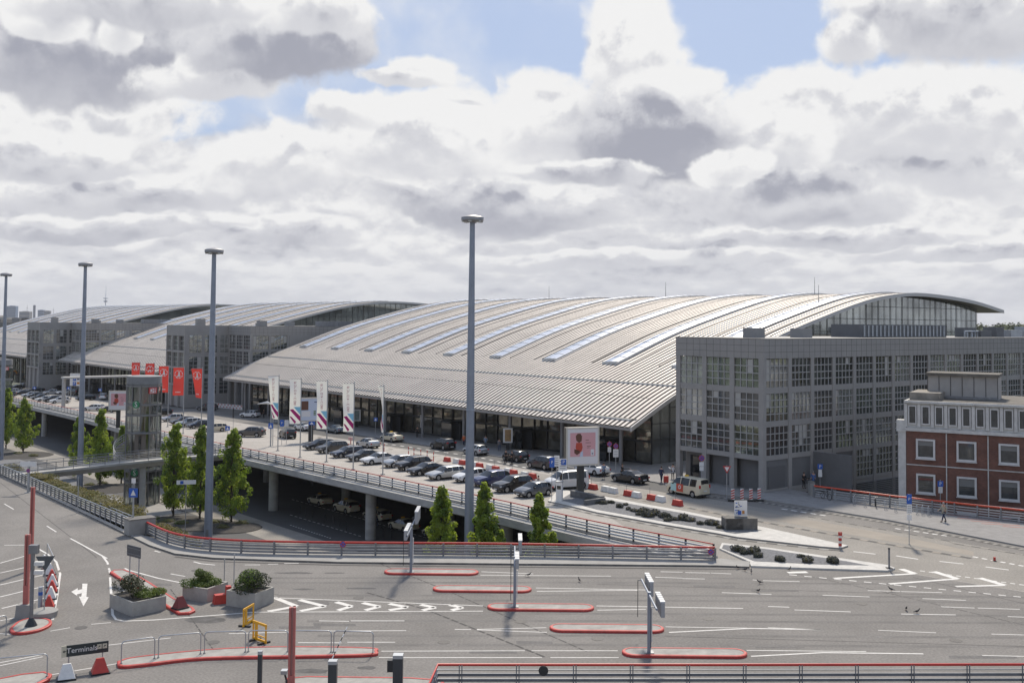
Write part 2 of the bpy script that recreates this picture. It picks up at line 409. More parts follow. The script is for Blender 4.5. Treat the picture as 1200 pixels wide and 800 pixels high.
# the lanes that leave the forecourt to the right are greyer
lane_b = gp([(640, 571), (760, 590), (801, 594), (860, 605), (940, 619), (1141, 653), (1200, 662)])
sheet_uv('lane', [(30, -8.6), (24, -15), (8, -18), (4, -20.5), (-8, -26.5), (-17, -27.5)]+[uv(up(1045, 668.0)), uv(up(1330, 713)), uv(up(1330, 672)), (-1, -7.0), (10, -8.4)], lane_mat, .008)
bl = gp([(801, 590), (860, 599), (960, 620), (1141, 651)]); br = gp([(1141, 646), (1060, 629), (960, 611), (860, 594), (801, 586)])
structure(poly_sheet('lane_strip', [(q.x, q.y) for q in bl+br], lane_brown, .012))
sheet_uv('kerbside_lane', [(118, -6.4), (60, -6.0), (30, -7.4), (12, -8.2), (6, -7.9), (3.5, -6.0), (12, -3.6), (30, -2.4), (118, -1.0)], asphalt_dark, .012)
# pavements are a real step up
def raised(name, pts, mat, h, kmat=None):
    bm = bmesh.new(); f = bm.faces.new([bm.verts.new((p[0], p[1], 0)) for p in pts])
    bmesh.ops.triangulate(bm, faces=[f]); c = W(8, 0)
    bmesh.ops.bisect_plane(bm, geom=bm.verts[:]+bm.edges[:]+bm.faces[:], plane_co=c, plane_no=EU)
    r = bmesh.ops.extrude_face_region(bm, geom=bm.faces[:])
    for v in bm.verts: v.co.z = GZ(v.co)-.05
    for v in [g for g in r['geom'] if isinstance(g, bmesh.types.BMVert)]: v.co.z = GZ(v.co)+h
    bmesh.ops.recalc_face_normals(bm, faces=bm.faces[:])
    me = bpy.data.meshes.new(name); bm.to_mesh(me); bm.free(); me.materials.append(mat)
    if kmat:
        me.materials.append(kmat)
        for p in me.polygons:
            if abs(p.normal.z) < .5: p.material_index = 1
    o = bpy.data.objects.new(name, me); COL.objects.link(o); return o
pv = [W(118, -1.0), W(30, -2.4), W(12, -3.6), W(5, -5.2)]+gp([(893, 586), (960, 597), (1040, 610), (1200, 641)])+[W(-60, 4), W(-60, 9.9), W(-45, 8.6), W(-24, 6.2), W(-13, 4.1), W(-3.7, 4.1), W(-.1, 4.3), W(-.1, -.1), W(12.7, -.1), W(12.7, 14), W(118, 14)]
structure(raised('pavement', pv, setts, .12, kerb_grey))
# gutters of alternating dark and pale setts
def gutter(name, pts, w, dash, dz, base=sett_dark, top=sett_light, gap=.5):
    P = resample(gp(pts), dash); a = MB().strip(P, w, dz); 
    o = structure(a.build(name, base)); b = MB()
    for i in range(0, len(P)-1, 2): b.strip([P[i], P[i].lerp(P[i+1], .9)], w*.9, dz+.004)
    structure(b.build(name+'_setts', top)); return o
gutter('gutter', [(700, 566), (797, 578), (893, 588.5), (960, 599.5), (1040, 612.5), (1200, 644)], .6, .38, .016)
gutter('gutter', [(940, 604), (1030, 619.5), (1113, 634), (1120, 637), (1200, 650)], .28, .7, .016, sett_dark, lane_mat)
gutter('gutter', [(801, 594), (860, 605.5), (940, 620), (1060, 641), (1138, 654)], .5, .8, .018, sett_dark, lane_brown)
gutter('gutter', [(450, 519.5), (560, 535.5), (650, 555.5), (700, 564)], .35, 1.1, .02, asphalt_dark, paint_white)
gutter('gutter', [(642, 590), (700, 603.5), (780, 618), (840, 628), (864, 632.3), (960, 643.2), (985, 645)], .45, .8, .02, sett_dark, kerb_grey)
# islands
def island_px(name, pts, top, h, kmat): return structure(raised(name, [(q.x, q.y) for q in gp(pts)], top, h, kmat))
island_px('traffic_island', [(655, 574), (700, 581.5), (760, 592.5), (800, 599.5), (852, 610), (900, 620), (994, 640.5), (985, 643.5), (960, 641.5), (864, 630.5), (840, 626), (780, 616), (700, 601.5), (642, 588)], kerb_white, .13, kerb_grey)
g1 = raised('gravel', [(q.x, q.y) for q in gp([(668, 580), (702, 585), (760, 595.5), (800, 602.5), (850, 612.5), (893, 623), (862, 627), (840, 623), (780, 613), (700, 598.5), (656, 587)])], gravel_mat, .145); structure(g1)
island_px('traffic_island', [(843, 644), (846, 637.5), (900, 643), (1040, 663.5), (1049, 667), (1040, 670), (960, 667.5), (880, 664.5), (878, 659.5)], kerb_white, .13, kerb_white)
structure(raised('gravel', [(q.x, q.y) for q in gp([(846, 644), (848, 640), (900, 645.2), (990, 659), (1018, 664.2), (960, 663), (884, 659.2)])], gravel_mat, .145))
island_px('pavement_strip', [(150, 624), (172, 629.5), (200, 638), (255, 646), (400, 650.5), (845, 656), (879, 659.5), (878, 665.5), (840, 664), (400, 660), (250, 655), (205, 650), (175, 640), (120, 613), (0, 556), (0, 552)], concrete, .13, concrete_stain)
# lower level road between the left guardrail and the viaduct
poly = lambda name, pts, mat, dz: structure(poly_sheet(name, [(W(*q).x, W(*q).y) for q in pts], mat, dz, zofs=LOW))
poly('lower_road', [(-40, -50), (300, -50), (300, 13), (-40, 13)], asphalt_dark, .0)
poly('lower_lane', [(20, -37.5), (300, -37.5), (300, -32.5), (20, -32.5)], lane_mat, .006)
poly('lower_verge', [(54, -52), (200, -52), (200, -40.2), (54, -40.2)], gravel_mat, .03)
for P_, Q_ in (((342, 585), (425, 608)), ((340, 603), (425, 629)), ((340, 615), (389, 631)), ((425, 608), (520, 636))):
    d_ = MB()
    for i in range(16):
        a_, b_ = (P_[0]+(Q_[0]-P_[0])*i/16, P_[1]+(Q_[1]-P_[1])*i/16), (P_[0]+(Q_[0]-P_[0])*(i+.55)/16, P_[1]+(Q_[1]-P_[1])*(i+.55)/16); d_.strip([low(*a_), low(*b_)], .16, .02)
    structure(d_.build('road_marking', paint_white))
poly('plaza', [(64, -47), (82, -47), (82, -38.0), (64, -38.0)], concrete, .04)
# ------------------------------------------------------------ helper: parts given in world space
def rmat(root): return Matrix.Translation(root.location) @ Matrix.Rotation(root.rotation_euler.z, 4, 'Z')
def part(root, mb, name, mats, **k):
    inv = rmat(root).inverted()
    if root.parent is not None: inv = inv @ rmat(root.parent).inverted()
    mb.xf(inv); return mb.build(name, mats, root, **k)
# ------------------------------------------------------------ terminals
PV = [1.7, 9.6, 20, 31.1, 44, 52.3, 57.8, 66.3, 76.1, 87, 96.8]
PZ = [5, 8.7, 12.5, 16.3, 19.7, 21.6, 22.5, 23.2, 23.0, 22.2, 20.8]
def prof(v):
    for i in range(len(PV)-1):
        if v <= PV[i+1] or i == len(PV)-2:
            a, b = PV[i], PV[i+1]; t = (v-a)/(b-a)
            m0 = (PZ[i+1]-PZ[i-1])/(PV[i+1]-PV[i-1]) if i else (PZ[1]-PZ[0])/(PV[1]-PV[0])
            m1 = (PZ[i+2]-PZ[i])/(PV[i+2]-PV[i]) if i+2 < len(PV) else (PZ[-1]-PZ[-2])/(PV[-1]-PV[-2])
            h = b-a
            return (2*t**3-3*t*t+1)*PZ[i]+(t**3-2*t*t+t)*h*m0+(-2*t**3+3*t*t)*PZ[i+1]+(t**3-t*t)*h*m1
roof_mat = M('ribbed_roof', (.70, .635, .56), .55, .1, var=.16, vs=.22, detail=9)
roof_channel_shade = M('roof_channel_shade', (.23, .20, .17), .8, var=.2, vs=.4)  # shade between the ribs painted in as a darker colour
roof_side = M('roof_rib_side', (.20, .17, .14), .7)  # rib flanks coloured dark to paint in the shaded stripes
roof_dark = M('roof_groove_shade', (.10, .085, .07), .7)
roof_trim = M('roof_trim', (.55, .53, .50), .5, .2)
soffit_mat = M('soffit', (.30, .28, .26), .7)
skylight_mat = M('skylight_glass', (.72, .74, .78), .22, .7, spec=.9, var=.12, vs=.5)
skyframe = M('skylight_frame', (.60, .60, .58), .4, .5)
mull = M('facade_mullion', (.03, .032, .034), .45, .4)
mull_lt = M('column_grey', (.24, .24, .245), .5, .3)
inside_mat = M('hall_interior', (.06, .052, .042), .8, var=.6, vs=.35, detail=6)
shop_glass = M('facade_glass', (.16, .15, .12), .035, .5, spec=1.0, var=.7, vs=.45, detail=7)
def terminal(u0, u1, vo, label, sky_us, period, back=96.8, front_bays=11.5):
    root = thing('terminal_building', label, 'terminal building', U((u0+u1)/2, vo+9, 0), TH)
    vs = [1.7, 3.0, 4.5, 6, 7.5, 9, 10.5, 11.8]+[11.9+(back-11.9)*i/34 for i in range(35)]
    n = int((u1-u0)/period); mb = MB(); pat = ((0, 0), (.38, 0), (.43, .13), (.95, .13))
    us = [(u0+(i+f)*period, h) for i in range(n) for f, h in pat]+[(u0+n*period, 0)]
    V = []; 
    for v in vs:
        z = prof(v)
        for a, h in us: V.append(W(a, v+vo, z+h))
    k = len(us)
    F = [(i*k+j, i*k+j+1, (i+1)*k+j+1, (i+1)*k+j) for i in range(len(vs)-1) for j in range(k-1)]
    mb.add(V, F); mb.m = [(1, 2, 0, 2)[i % (k-1) % 4] for i in range(len(F))]; roof = part(root, mb, 'roof', [roof_mat, roof_channel_shade, roof_side], fix=False)
    t = .34; so_ = MB(); V = []
    for v in vs: V += [W(u0+.05, v+vo, prof(v)-.03), W(u0+.05, v+vo, prof(v)-t), W(u1-.05, v+vo, prof(v)-t), W(u1-.05, v+vo, prof(v)-.03)]
    so_.add(V, [(4*i+j, 4*i+j+1, 4*i+5+j, 4*i+4+j) for i in range(len(vs)-1) for j in range(3)]); e = 4*len(vs)-4
    so_.add([V[0], V[1], V[2], V[3]], [(0, 1, 2, 3)]); so_.add([V[e], V[e+1], V[e+2], V[e+3]], [(0, 1, 2, 3)])
    part(roof, so_, 'soffit', soffit_mat)
    # edge trims along both gables
    for uu in (u0-.08, u1+.0):
        tr = MB().band([W(uu, v+vo, prof(v)) for v in vs], [(-.10, -.40), (.10, -.40), (.10, .16), (-.10, .16)]); part(roof, tr, 'gable_trim', roof_trim)
    # gutters: a pale bar, the shadow groove above it painted as a dark strip
    for v in (3.1, 11.9):
        g = MB().obox(W(u0+1.2, v+vo, prof(v)+.16), W(u1-.9, v+vo, prof(v)+.16), .22, .2); part(roof, g, 'gutter_bar', skyframe)
        g = MB().obox(W(u0+.6, v+vo+.32, prof(v+.32)+.10), W(u1-.3, v+vo+.32, prof(v+.32)+.10), .34, .12); part(roof, g, 'groove_shade', roof_dark)
    g = MB(); 
    g.obox(W(u0+3, 8.2+vo, prof(8.2)+.12), W(u1-2, 8.2+vo, prof(8.2)+.12), .07, .06)
    part(roof, g, 'snow_guard', roof_side)
    # skylights
    for uc in sky_us:
        a = MB(); b = MB(); c = MB(); svs = [18+i*(70-18)/26 for i in range(27)]
        a.band([W(uc, v+vo, prof(v)) for v in svs], [(-1.4, .05), (1.4, .05), (1.4, .34), (.0, .50), (-1.4, .34)])
        sk = part(root, a, 'skylight', skylight_mat)
        for s_ in (-1.42, 1.42): b.band([W(uc+s_, v+vo, prof(v)) for v in svs], [(-.07, .0), (.07, .0), (.07, .38), (-.07, .38)])
        b.obox(W(uc-1.5, 17.85+vo, prof(17.85)+.35), W(uc+1.5, 17.85+vo, prof(17.85)+.22), .30, .38)
        for v in svs[1::1]: b.obox(W(uc-1.35, v+vo, prof(v)+.37), W(uc, v+vo, prof(v)+.52), .07, .05); b.obox(W(uc, v+vo, prof(v)+.52), W(uc+1.35, v+vo, prof(v)+.37), .07, .05)
        part(sk, b, 'frame', skyframe)
        for s_ in (-4.0, 4.0): c.band([W(uc+s_, v+vo, prof(v)) for v in svs], [(-.22, .04), (.22, .04), (.22, .20), (-.22, .20)])
        part(sk, c, 'snow_rail', M('snow_rail', (.20, .18, .16), .6, .2))
    # front: glass wall under the canopy
    vg = 7.6+vo; m = MB(); gl = MB(); N_ = int((u1-u0-4)/2.9)
    ub = [u0+2+i*(u1-u0-4)/N_ for i in range(N_+1)]
    ztop = prof(7.6)-.5
    for i in range(N_):
        gl.quad(W(ub[i], vg, GZu(ub[i])), W(ub[i+1], vg, GZu(ub[i+1])), W(ub[i+1], vg, ztop), W(ub[i], vg, ztop))
    part(root, gl, 'glass_wall', shop_glass)
    for i, a in enumerate(ub):
        m.box(W(a, vg-.08, (ztop+GZu(a))/2), (.14, .2, ztop-GZu(a)), TH+math.pi/2)
        if i < N_:
            b_ = ub[i+1]
            for zz in (3.0,): m.obox(W(a, vg-.1, GZu(a)+zz), W(b_, vg-.1, GZu(b_)+zz), .16, .22)
            m.obox(W(a, vg-.1, GZu(a)+.2), W(b_, vg-.1, GZu(b_)+.2), .16, .4)
            m.obox(W(a, vg-.06, GZu(a)+4.6), W(b_, vg-.06, GZu(b_)+4.6), .08, .08)
    part(root, m, 'mullion_grid', mull)
    for i in range(2, N_-1, 6):                                   # door portals
        d = MB(); a = ub[i]; 
        d.obox(W(a, vg-1.5, GZu(a)+2.9), W(a+2.9, vg-1.5, GZu(a)+2.9), 2.6, .3)
        for q in (0, 1.45, 2.9): d.box(W(a+q, vg-1.5, GZu(a)+1.4), (.12, 2.4, 2.8), TH+math.pi/2+math.pi/2)
        dd = part(root, d, 'entrance_door', mull)
        e_ = MB().quad(W(a+.1, vg-2.4, GZu(a)+.1), W(a+2.8, vg-2.4, GZu(a)+.1), W(a+2.8, vg-2.4, GZu(a)+2.7), W(a+.1, vg-2.4, GZu(a)+2.7))
        part(dd, e_, 'pane', glass_dark)
    # columns under the eave
    k = int((u1-u0-6)/front_bays)
    for i in range(k+1):
        a = u0+4.6+i*front_bays
        c = MB().cyl(W(a, 4.6+vo, GZu(a)), W(a, 4.6+vo, prof(4.6)-.5), .26, n=10); part(root, c, 'column', mull_lt, auto=40)
        st = MB().cyl(W(a, 7.3+vo, GZu(a)+5.2), W(a, 5.2+vo, prof(5.2)-.5), .09, n=6); part(root, st, 'strut', steel_dark)
    # glazed gables, set back under the roof edge
    for uu in (u0+2.2, u1-2.2):
        g = MB(); mm = MB(); gv = [7.6+i*(back-5.5-7.6)/24 for i in range(25)]
        for i in range(24):
            a, b_ = gv[i], gv[i+1]
            g.quad(W(uu, a+vo, GZu(uu)), W(uu, b_+vo, GZu(uu)), W(uu, b_+vo, prof(b_)-.5), W(uu, a+vo, prof(a)-.5))
        part(root, g, 'gable_glazing', M('gable_glass', (.36, .385, .38), .05, .7, spec=1.0, var=.5, vs=.16))
        sgn = -.1 if uu < (u0+u1)/2 else .1
        for i in range(25):
            a = gv[i]; mm.box(W(uu+sgn, a+vo, (GZu(uu)+prof(a)-.5)/2), (.07, .07, prof(a)-.5-GZu(uu)), TH)
            if i < 24:
                b_ = gv[i+1]; c_ = (a+b_)/2; mm.box(W(uu+sgn, c_+vo, (GZu(uu)+prof(c_)-.5)/2), (.04, .05, prof(c_)-.5-GZu(uu)), TH)
                for zz in range(3, 23, 2):
                    if zz < prof(a)-1 and zz < prof(b_)-.6: mm.obox(W(uu+sgn, a+vo, zz), W(uu+sgn, b_+vo, zz), .08, .08 if zz % 4 else .3)
        part(root, mm, 'gable_mullion', M('gable_bar', (.10, .10, .10), .5, .3))
    g = MB().quad(W(u0+2.2, back-5.5+vo, GZu(u0)), W(u1-2.2, back-5.5+vo, GZu(u1)), W(u1-2.2, back-5.5+vo, prof(back-5.5)-.5), W(u0+2.2, back-5.5+vo, prof(back-5.5)-.5))
    part(root, g, 'rear_wall', glass_green)
    # small roof hatch and aerials
    return root
T1 = terminal(21.5, 146.3, 0, 'large arched terminal in front with ribbed beige roof and eight glazed skylight strips', [28+14*i for i in range(8)]+[140.5], .92)
T2 = terminal(178, 262, -3.5, 'middle arched terminal beyond the first grey block, pale ribbed roof with bluish skylights', [185+14*i for i in range(6)], 1.6)
T3 = terminal(292, 420, -6, 'farthest arched terminal at the left edge, very pale roof fading into glare', [300+14*i for i in range(9)], 2.2)
for rt, (a, vv) in ((T1, (72, 62)), (T1, (110, 64)), (T1, (40, 66)), (T1, (28, 50))):
    part(rt, MB().cyl(W(a, vv, prof(vv)), W(a, vv, prof(vv)+3.2), .06, .03, 5), 'lightning_rod', steel_dark)
# ------------------------------------------------------------ grey office blocks
grey_stone = M('grey_cladding', (.30, .288, .272), .75, var=.10, vs=.5, bump=.05, bs=8, detail=6)
grey_joint = M('cladding_joint', (.05, .05, .05), .8)
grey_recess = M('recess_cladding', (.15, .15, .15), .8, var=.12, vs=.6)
win_mull = M('window_bar', (.36, .355, .345), .6, .1)
win_glass = M('office_glass', (.27, .29, .28), .03, .72, spec=1.0, var=.75, vs=.33, detail=6, bump=.05, bs=.8)  # mottled base colour imitates reflections in the panes
LEV = [(3.95, 6.98), (7.6, 10.55), (11.2, 14.25)]
rwin = random.Random(77)
win_kinds = [win_glass, M('office_reflected_dark', (.13, .135, .135), .03, .6, spec=1.0, var=.6, vs=.4, bump=.05, bs=.8), M('office_reflected_green', (.28, .305, .26), .03, .75, spec=1.0, var=.7, vs=.5, bump=.05, bs=.8), M('office_reflected_pale', (.48, .49, .47), .04, .7, spec=1.0, var=.6, vs=.5, bump=.05, bs=.8)]  # dark, green and pale panes paint in mixed reflections
blind_mat = M('pale_blind', (.42, .41, .38), .8)
def rot_w(u, v, z): return W(u, v, z)
def window(root, a, b, z0, z1, axis, fixed, nx=4, nz=4, inset=.17, name='window'):
    "a bay of glass between a and b along axis 'u' (front, facing -v) or 'v' (side, facing -u)"
    pt = (lambda s, z, o: W(s, fixed+o, z)) if axis == 'u' else (lambda s, z, o: W(fixed+o, s, z))
    m = MB(); m.mi = 0; w = .085
    m.quad(pt(a, z0, inset), pt(b, z0, inset), pt(b, z1, inset), pt(a, z1, inset))
    m.mi = 1
    for i in range(1, nx):
        s = a+(b-a)*i/nx; m.obox(pt(s, z0, inset-.06), pt(s, z1, inset-.06), w, .07, (EU if axis == 'v' else EV))
    for i in range(1, nz):
        z = z0+(z1-z0)*i/nz; m.obox(pt(a, z, inset-.05), pt(b, z, inset-.05), .07, .10)
    gk = rwin.choices(win_kinds, (4, 5, 2, 2))[0]
    o = part(root, m, name, [gk, win_mull], fix=False)
    for i in range(nx):                                            # a few blinds drawn behind single panes
        if rwin.random() < .10:
            s0 = a+(b-a)*(i+.08)/nx; s1 = a+(b-a)*(i+.92)/nx; zt_ = z1-.05; zb_ = z1-(z1-z0)*rwin.choice((.25, .5, .75)); q = MB().quad(pt(s0, zb_, inset-.012), pt(s1, zb_, inset-.012), pt(s1, zt_, inset-.012), pt(s0, zt_, inset-.012))
            inv = (rmat(root) @ Matrix.Identity(4)).inverted(); q.xf(inv); q.build('blind', blind_mat, o, fix=False)
    return o
def slab(mb, u0, u1, v0, v1, z0, z1): return mb.box(W((u0+u1)/2, (v0+v1)/2, (z0+z1)/2), (v1-v0, u1-u0, z1-z0), TH)
def joints(root, mb_args):
    pass
def block(label, u0, u1, v0, vback, nb, zg, side_from, side_to, bay, side_rows, side_levels, ground_solid=3):
    root = thing('office_block', label, 'office block', U((u0+u1)/2, v0+4, 0), TH)
    fr = MB(); cw = .62; dep = .55
    # front face columns and bands
    fb = (u1-u0-cw)/nb
    cu = [u0+cw/2+i*fb for i in range(nb+1)]
    for c in cu: slab(fr, c-cw/2, c+cw/2, v0, v0+dep, zg, 14.3)
    bands = [(3.42, LEV[0][0])]+[(LEV[i][1], LEV[i+1][0]) for i in range(2)]
    for z0, z1 in bands:
        for i in range(nb): slab(fr, cu[i]+cw/2, cu[i+1]-cw/2, v0+.06, v0+dep, z0, z1)
    # side face
    ns = int((side_to-side_from)/bay); cv = [v0+cw/2]+[side_from+i*bay for i in range(ns+1)] if side_from > v0+1 else [v0+cw/2+i*bay for i in range(ns+1)]
    for i, c in enumerate(cv[1:]): slab(fr, u0, u0+dep, c-.3, c+.3, zg, 14.3)
    for z0, z1 in side_levels['bands']:
        for i in range(len(cv)-1): slab(fr, u0+.06, u0+dep, cv[i]+(cw/2 if i == 0 else .3), cv[i+1]-.3, z0, z1)
    part(root, fr, 'concrete_frame', grey_stone)
    # parapet
    pa = MB(); slab(pa, u0-.02, u1+.02, v0-.02, vback, 14.3, 16.4); pp = part(root, pa, 'parapet', grey_stone)
    jn = MB()
    for z in (15.0, 15.72):
        slab(jn, u0, u1, v0-.027, v0-.01, z-.012, z+.012); slab(jn, u0-.027, u0-.01, v0, vback, z-.012, z+.012)
    for k in range(1, int((u1-u0)/.98)): slab(jn, u0+k*.98-.014, u0+k*.98+.014, v0-.026, v0-.01, 14.3, 16.4)
    for k in range(1, int((vback-v0)/1.02)): slab(jn, u0-.026, u0-.01, v0+k*1.02-.014, v0+k*1.02+.014, 14.3, 16.4)
    part(pp, jn, 'joint', grey_joint)
    co = MB(); slab(co, u0-.06, u1+.06, v0-.06, vback+.04, 16.4, 16.47); part(pp, co, 'coping', M('coping', (.16, .16, .16), .6, .3))
    # core that closes the building behind the glass
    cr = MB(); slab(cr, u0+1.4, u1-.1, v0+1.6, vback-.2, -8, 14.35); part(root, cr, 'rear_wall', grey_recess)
    for z0, z1 in LEV:
        for i in range(nb): window(root, cu[i]+cw/2, cu[i+1]-cw/2, z0, z1, 'u', v0)
    for z0, z1 in side_levels['rows']:
        for i in range(side_rows.get(z0, 0), len(cv)-1):
            window(root, cv[i]+(cw/2 if i == 0 else .3), cv[i+1]-.3, z0, z1, 'v', u0, nx=5)
    return root, cu, cv
side = dict(bands=[(3.42, 3.95), (6.98, 7.6), (10.55, 11.2), (-.5, .35), (-5.2, -4.6)], rows=[(3.95, 6.98), (7.6, 10.55), (11.2, 14.25), (.35, 3.42)])
B1, cu1, cv1 = block('tall grey concrete office block beside the brick building, gridded windows on two faces', 0, 12.45, 0, 98, 3, -7, 4.7, 90, 4.1, {.35: 4}, side)
w_ = MB()
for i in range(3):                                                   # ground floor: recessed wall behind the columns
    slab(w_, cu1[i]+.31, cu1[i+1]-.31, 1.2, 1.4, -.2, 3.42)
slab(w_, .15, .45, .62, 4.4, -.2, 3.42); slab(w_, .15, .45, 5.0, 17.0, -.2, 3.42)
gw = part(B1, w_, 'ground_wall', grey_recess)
d_ = MB(); slab(d_, 9.9, 11.2, 1.13, 1.19, .1, 2.9); part(B1, d_, 'door', glass_dark)
d_ = MB(); slab(d_, .08, .145, 1.0, 3.9, .1, 2.75); part(B1, d_, 'service_door', M('grey_door', (.12, .12, .12), .6))
lv = MB()                                                            # louvred base of the side face
for k in range(20): lv.obox(W(-.05, 17.2, -4.6+k*.22), W(-.05, 90, -4.6+k*.22), .10, .12)
part(B1, lv, 'louvre_band', M('louvre_grey', (.20, .205, .21), .55, .3))
bw = MB(); slab(bw, .1, .5, 4.8, 90, -8, -.25); part(B1, bw, 'base_wall', M('dark_base', (.045, .045, .045), .8, var=.2, vs=1))
def roof_box(root, u, v, du, dv, h, mat=None, name='roof_vent'): 
    b = MB(); slab(b, u-du/2, u+du/2, v-dv/2, v+dv/2, 16.3, 16.4+h); part(root, b, name, mat or grey_stone)
roof_box(B1, 3.6, 3.0, 1.7, 1.7, 1.2); roof_box(B1, 4.2, 12.5, 1.8, 1.8, 1.15); roof_box(B1, 6.5, 7.5, 1.0, 1.0, .9, steel_dark); roof_box(B1, 9, 9, 1.2, 1, .7, steel_dark)
pl = MB(); slab(pl, 3.5, 8, 24, 44, 16.4, 18.1); part(B1, pl, 'plant_room', grey_recess)
pl = MB()
for k in range(22): slab(pl, 3.40, 3.5, 24.2+k*.9, 24.5+k*.9, 16.6, 18.0)
part(B1, pl, 'plant_louvre', steel)
for q in ((50, 2.0, 1.4), (54, 3, 1.0), (58, 2.2, 1.5), (63, 3.4, 1.1), (69, 5, 1.6), (78, 3, 1.2), (85, 4, .9)): roof_box(B1, 4, q[0], 2, q[1], q[2], steel if q[0] % 2 else grey_recess, 'roof_unit')
pi = MB()
for k in range(5): pi.tube([W(2.5+k*.3, 47+k*1.3, 16.4), W(2.5+k*.3, 47+k*1.3, 17.3), W(2.5+k*.3, 49+k*1.3, 17.3), W(2.5+k*.3, 49+k*1.3, 16.4)], .12, 6)
part(B1, pi, 'pipework', steel)
def simple_tower(root, u0, u1, v0, v1, zg, front_glass, side_small):
    "projecting stair tower: small square windows on its side, glazed front"
    t = MB(); slab(t, u0, u1, v0+.3, v1, zg, 16.5); part(root, t, 'stair_tower', grey_stone)
    fr = MB(); n = 3; fb = (u1-u0)/n
    for i in range(n+1): slab(fr, u0+i*fb-.25+(.25 if i == 0 else 0)-(.25 if i == n else 0), u0+i*fb+.25+(.25 if i == 0 else 0)-(.25 if i == n else 0), v0-.25, v0+.3, zg, 14.0)
    for z in (2.6, 6.6, 10.4, 14.0): slab(fr, u0, u1, v0-.2, v0+.3, z-.25 if z < 14 else 14.0, z+.25 if z < 14 else 16.45)
    part(root, fr, 'tower_frame', grey_stone)
    for z0, z1 in ((2.9, 6.3), (6.9, 10.1), (10.7, 13.95)):
        for i in range(n): window(root, u0+i*fb+.27, u0+(i+1)*fb-.27, z0, z1, 'u', v0, 3, 3, .22)
    L_ = v1-v0
    for (za, zb) in ((10.2, 14.2), (5.2, 9.2), (.6, 4.2)):
        for c in range(3):
            a0 = v0+.9+c*(L_-1.2)/3; window(root, a0, a0+(2.9 if c < 2 else 2.0), za, zb, 'v', u0, 3 if c < 2 else 2, 4, -.03)
def block_far(label, u0, u1, v0, tu0, tu1, tv0, tv1, vback=70):
    zg = GZu(u0)-.1
    root, cu, cv = block(label, u0, u1, v0, vback, 3, zg, v0+4.7, vback-2, 4.6, {3.95: 0}, dict(bands=[(3.42, 3.95), (6.98, 7.6), (10.55, 11.2)], rows=[(11.2, 14.25), (7.6, 10.55)]))
    simple_tower(root, tu0, tu1, tv0, tv1, zg, 3, True)
    for a, b, h in ((u0+3, v0+4, 1.3), (u0+5, v0+12, 1.1), (tu0+4, tv0+5, 1.6), (u0+8, v0+6, .8)): roof_box(root, a, b, 1.8, 1.8, h)
    for a, b in ((u0+2, v0+20), (u0+5, v0+26)): roof_box(root, a, b, 3, 4, 1.3, steel_dark, 'roof_unit')
    return root
B2 = block_far('grey concrete block between the large arched roof and the middle one, flat top with vents', 150.8, 163.2, 10, 163.3, 175, -.3, 12)
B3 = block_far('farthest grey concrete block with reddish reflections, near the left edge of the terminals', 253, 266, 3, 266.2, 281, -6, 6.5)
# blank upper side of the nearer block towards the big roof
s_ = MB(); slab(s_, 150.70, 150.78, 19.6, 70, 6, 14.3); part(B2, s_, 'blank_wall', grey_stone)
# ------------------------------------------------------------ viaduct
vd = thing('viaduct', 'concrete road viaduct on round columns carrying the parked cars', 'viaduct', W(60, -29, -7))
edge = smooth_line([W(*q, 0) for q in deck_uv], 4)
for p in edge: p.z = GZ(p)
m = MB().band(edge, [(-.62, -.36), (-.62, .20), (-.12, .20), (-.12, -.04), (1.2, -.04), (1.2, -.75), (-.25, -1.25), (-.40, -.50)])
part(vd, m, 'edge_beam', concrete_deck)
m = MB().band([p+Vector((0, 0, 0)) for p in edge], [(-.615, .205), (-.615, .21), (-.17, .215), (-.17, .205)]); 
m = MB().band(edge, [(-.66, -.40), (-.63, -.40), (-.63, .10), (-.66, .10)]); part(vd, m, 'stained_edge', concrete_stain)
us = [-14]+list(range(0, 301, 20)); m = MB(); V = []
for a in us:
    z = GZu(a); V += [W(a, -27.5+(3.5 if a > 140 else 0), z-.75), W(a, 12.5, z-.75)]
m.add(V, [(2*i, 2*i+1, 2*i+3, 2*i+2) for i in range(len(us)-1)]); part(vd, m, 'deck_soffit', concrete)
for a in [58.8, 33.6, 84, 109, 8.5, 134, 160, 186]:
    for vv in (-28.0 if a < 100 else -24.6, -17, -5):
        part(vd, MB().cyl(W(a, vv, GZu(a)+LOW-.1), W(a, vv, GZu(a)-.74), .62, n=20), 'column', concrete_deck, auto=40)
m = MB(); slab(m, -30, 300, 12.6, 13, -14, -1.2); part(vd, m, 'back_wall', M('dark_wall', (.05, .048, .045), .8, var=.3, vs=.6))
for a in (20, 45, 71, 96): part(vd, MB().cyl(W(a, -29.55, GZu(a)-.2), W(a, -29.55, GZu(a)-1.6), .08, n=6), 'drain_pipe', dark_metal)
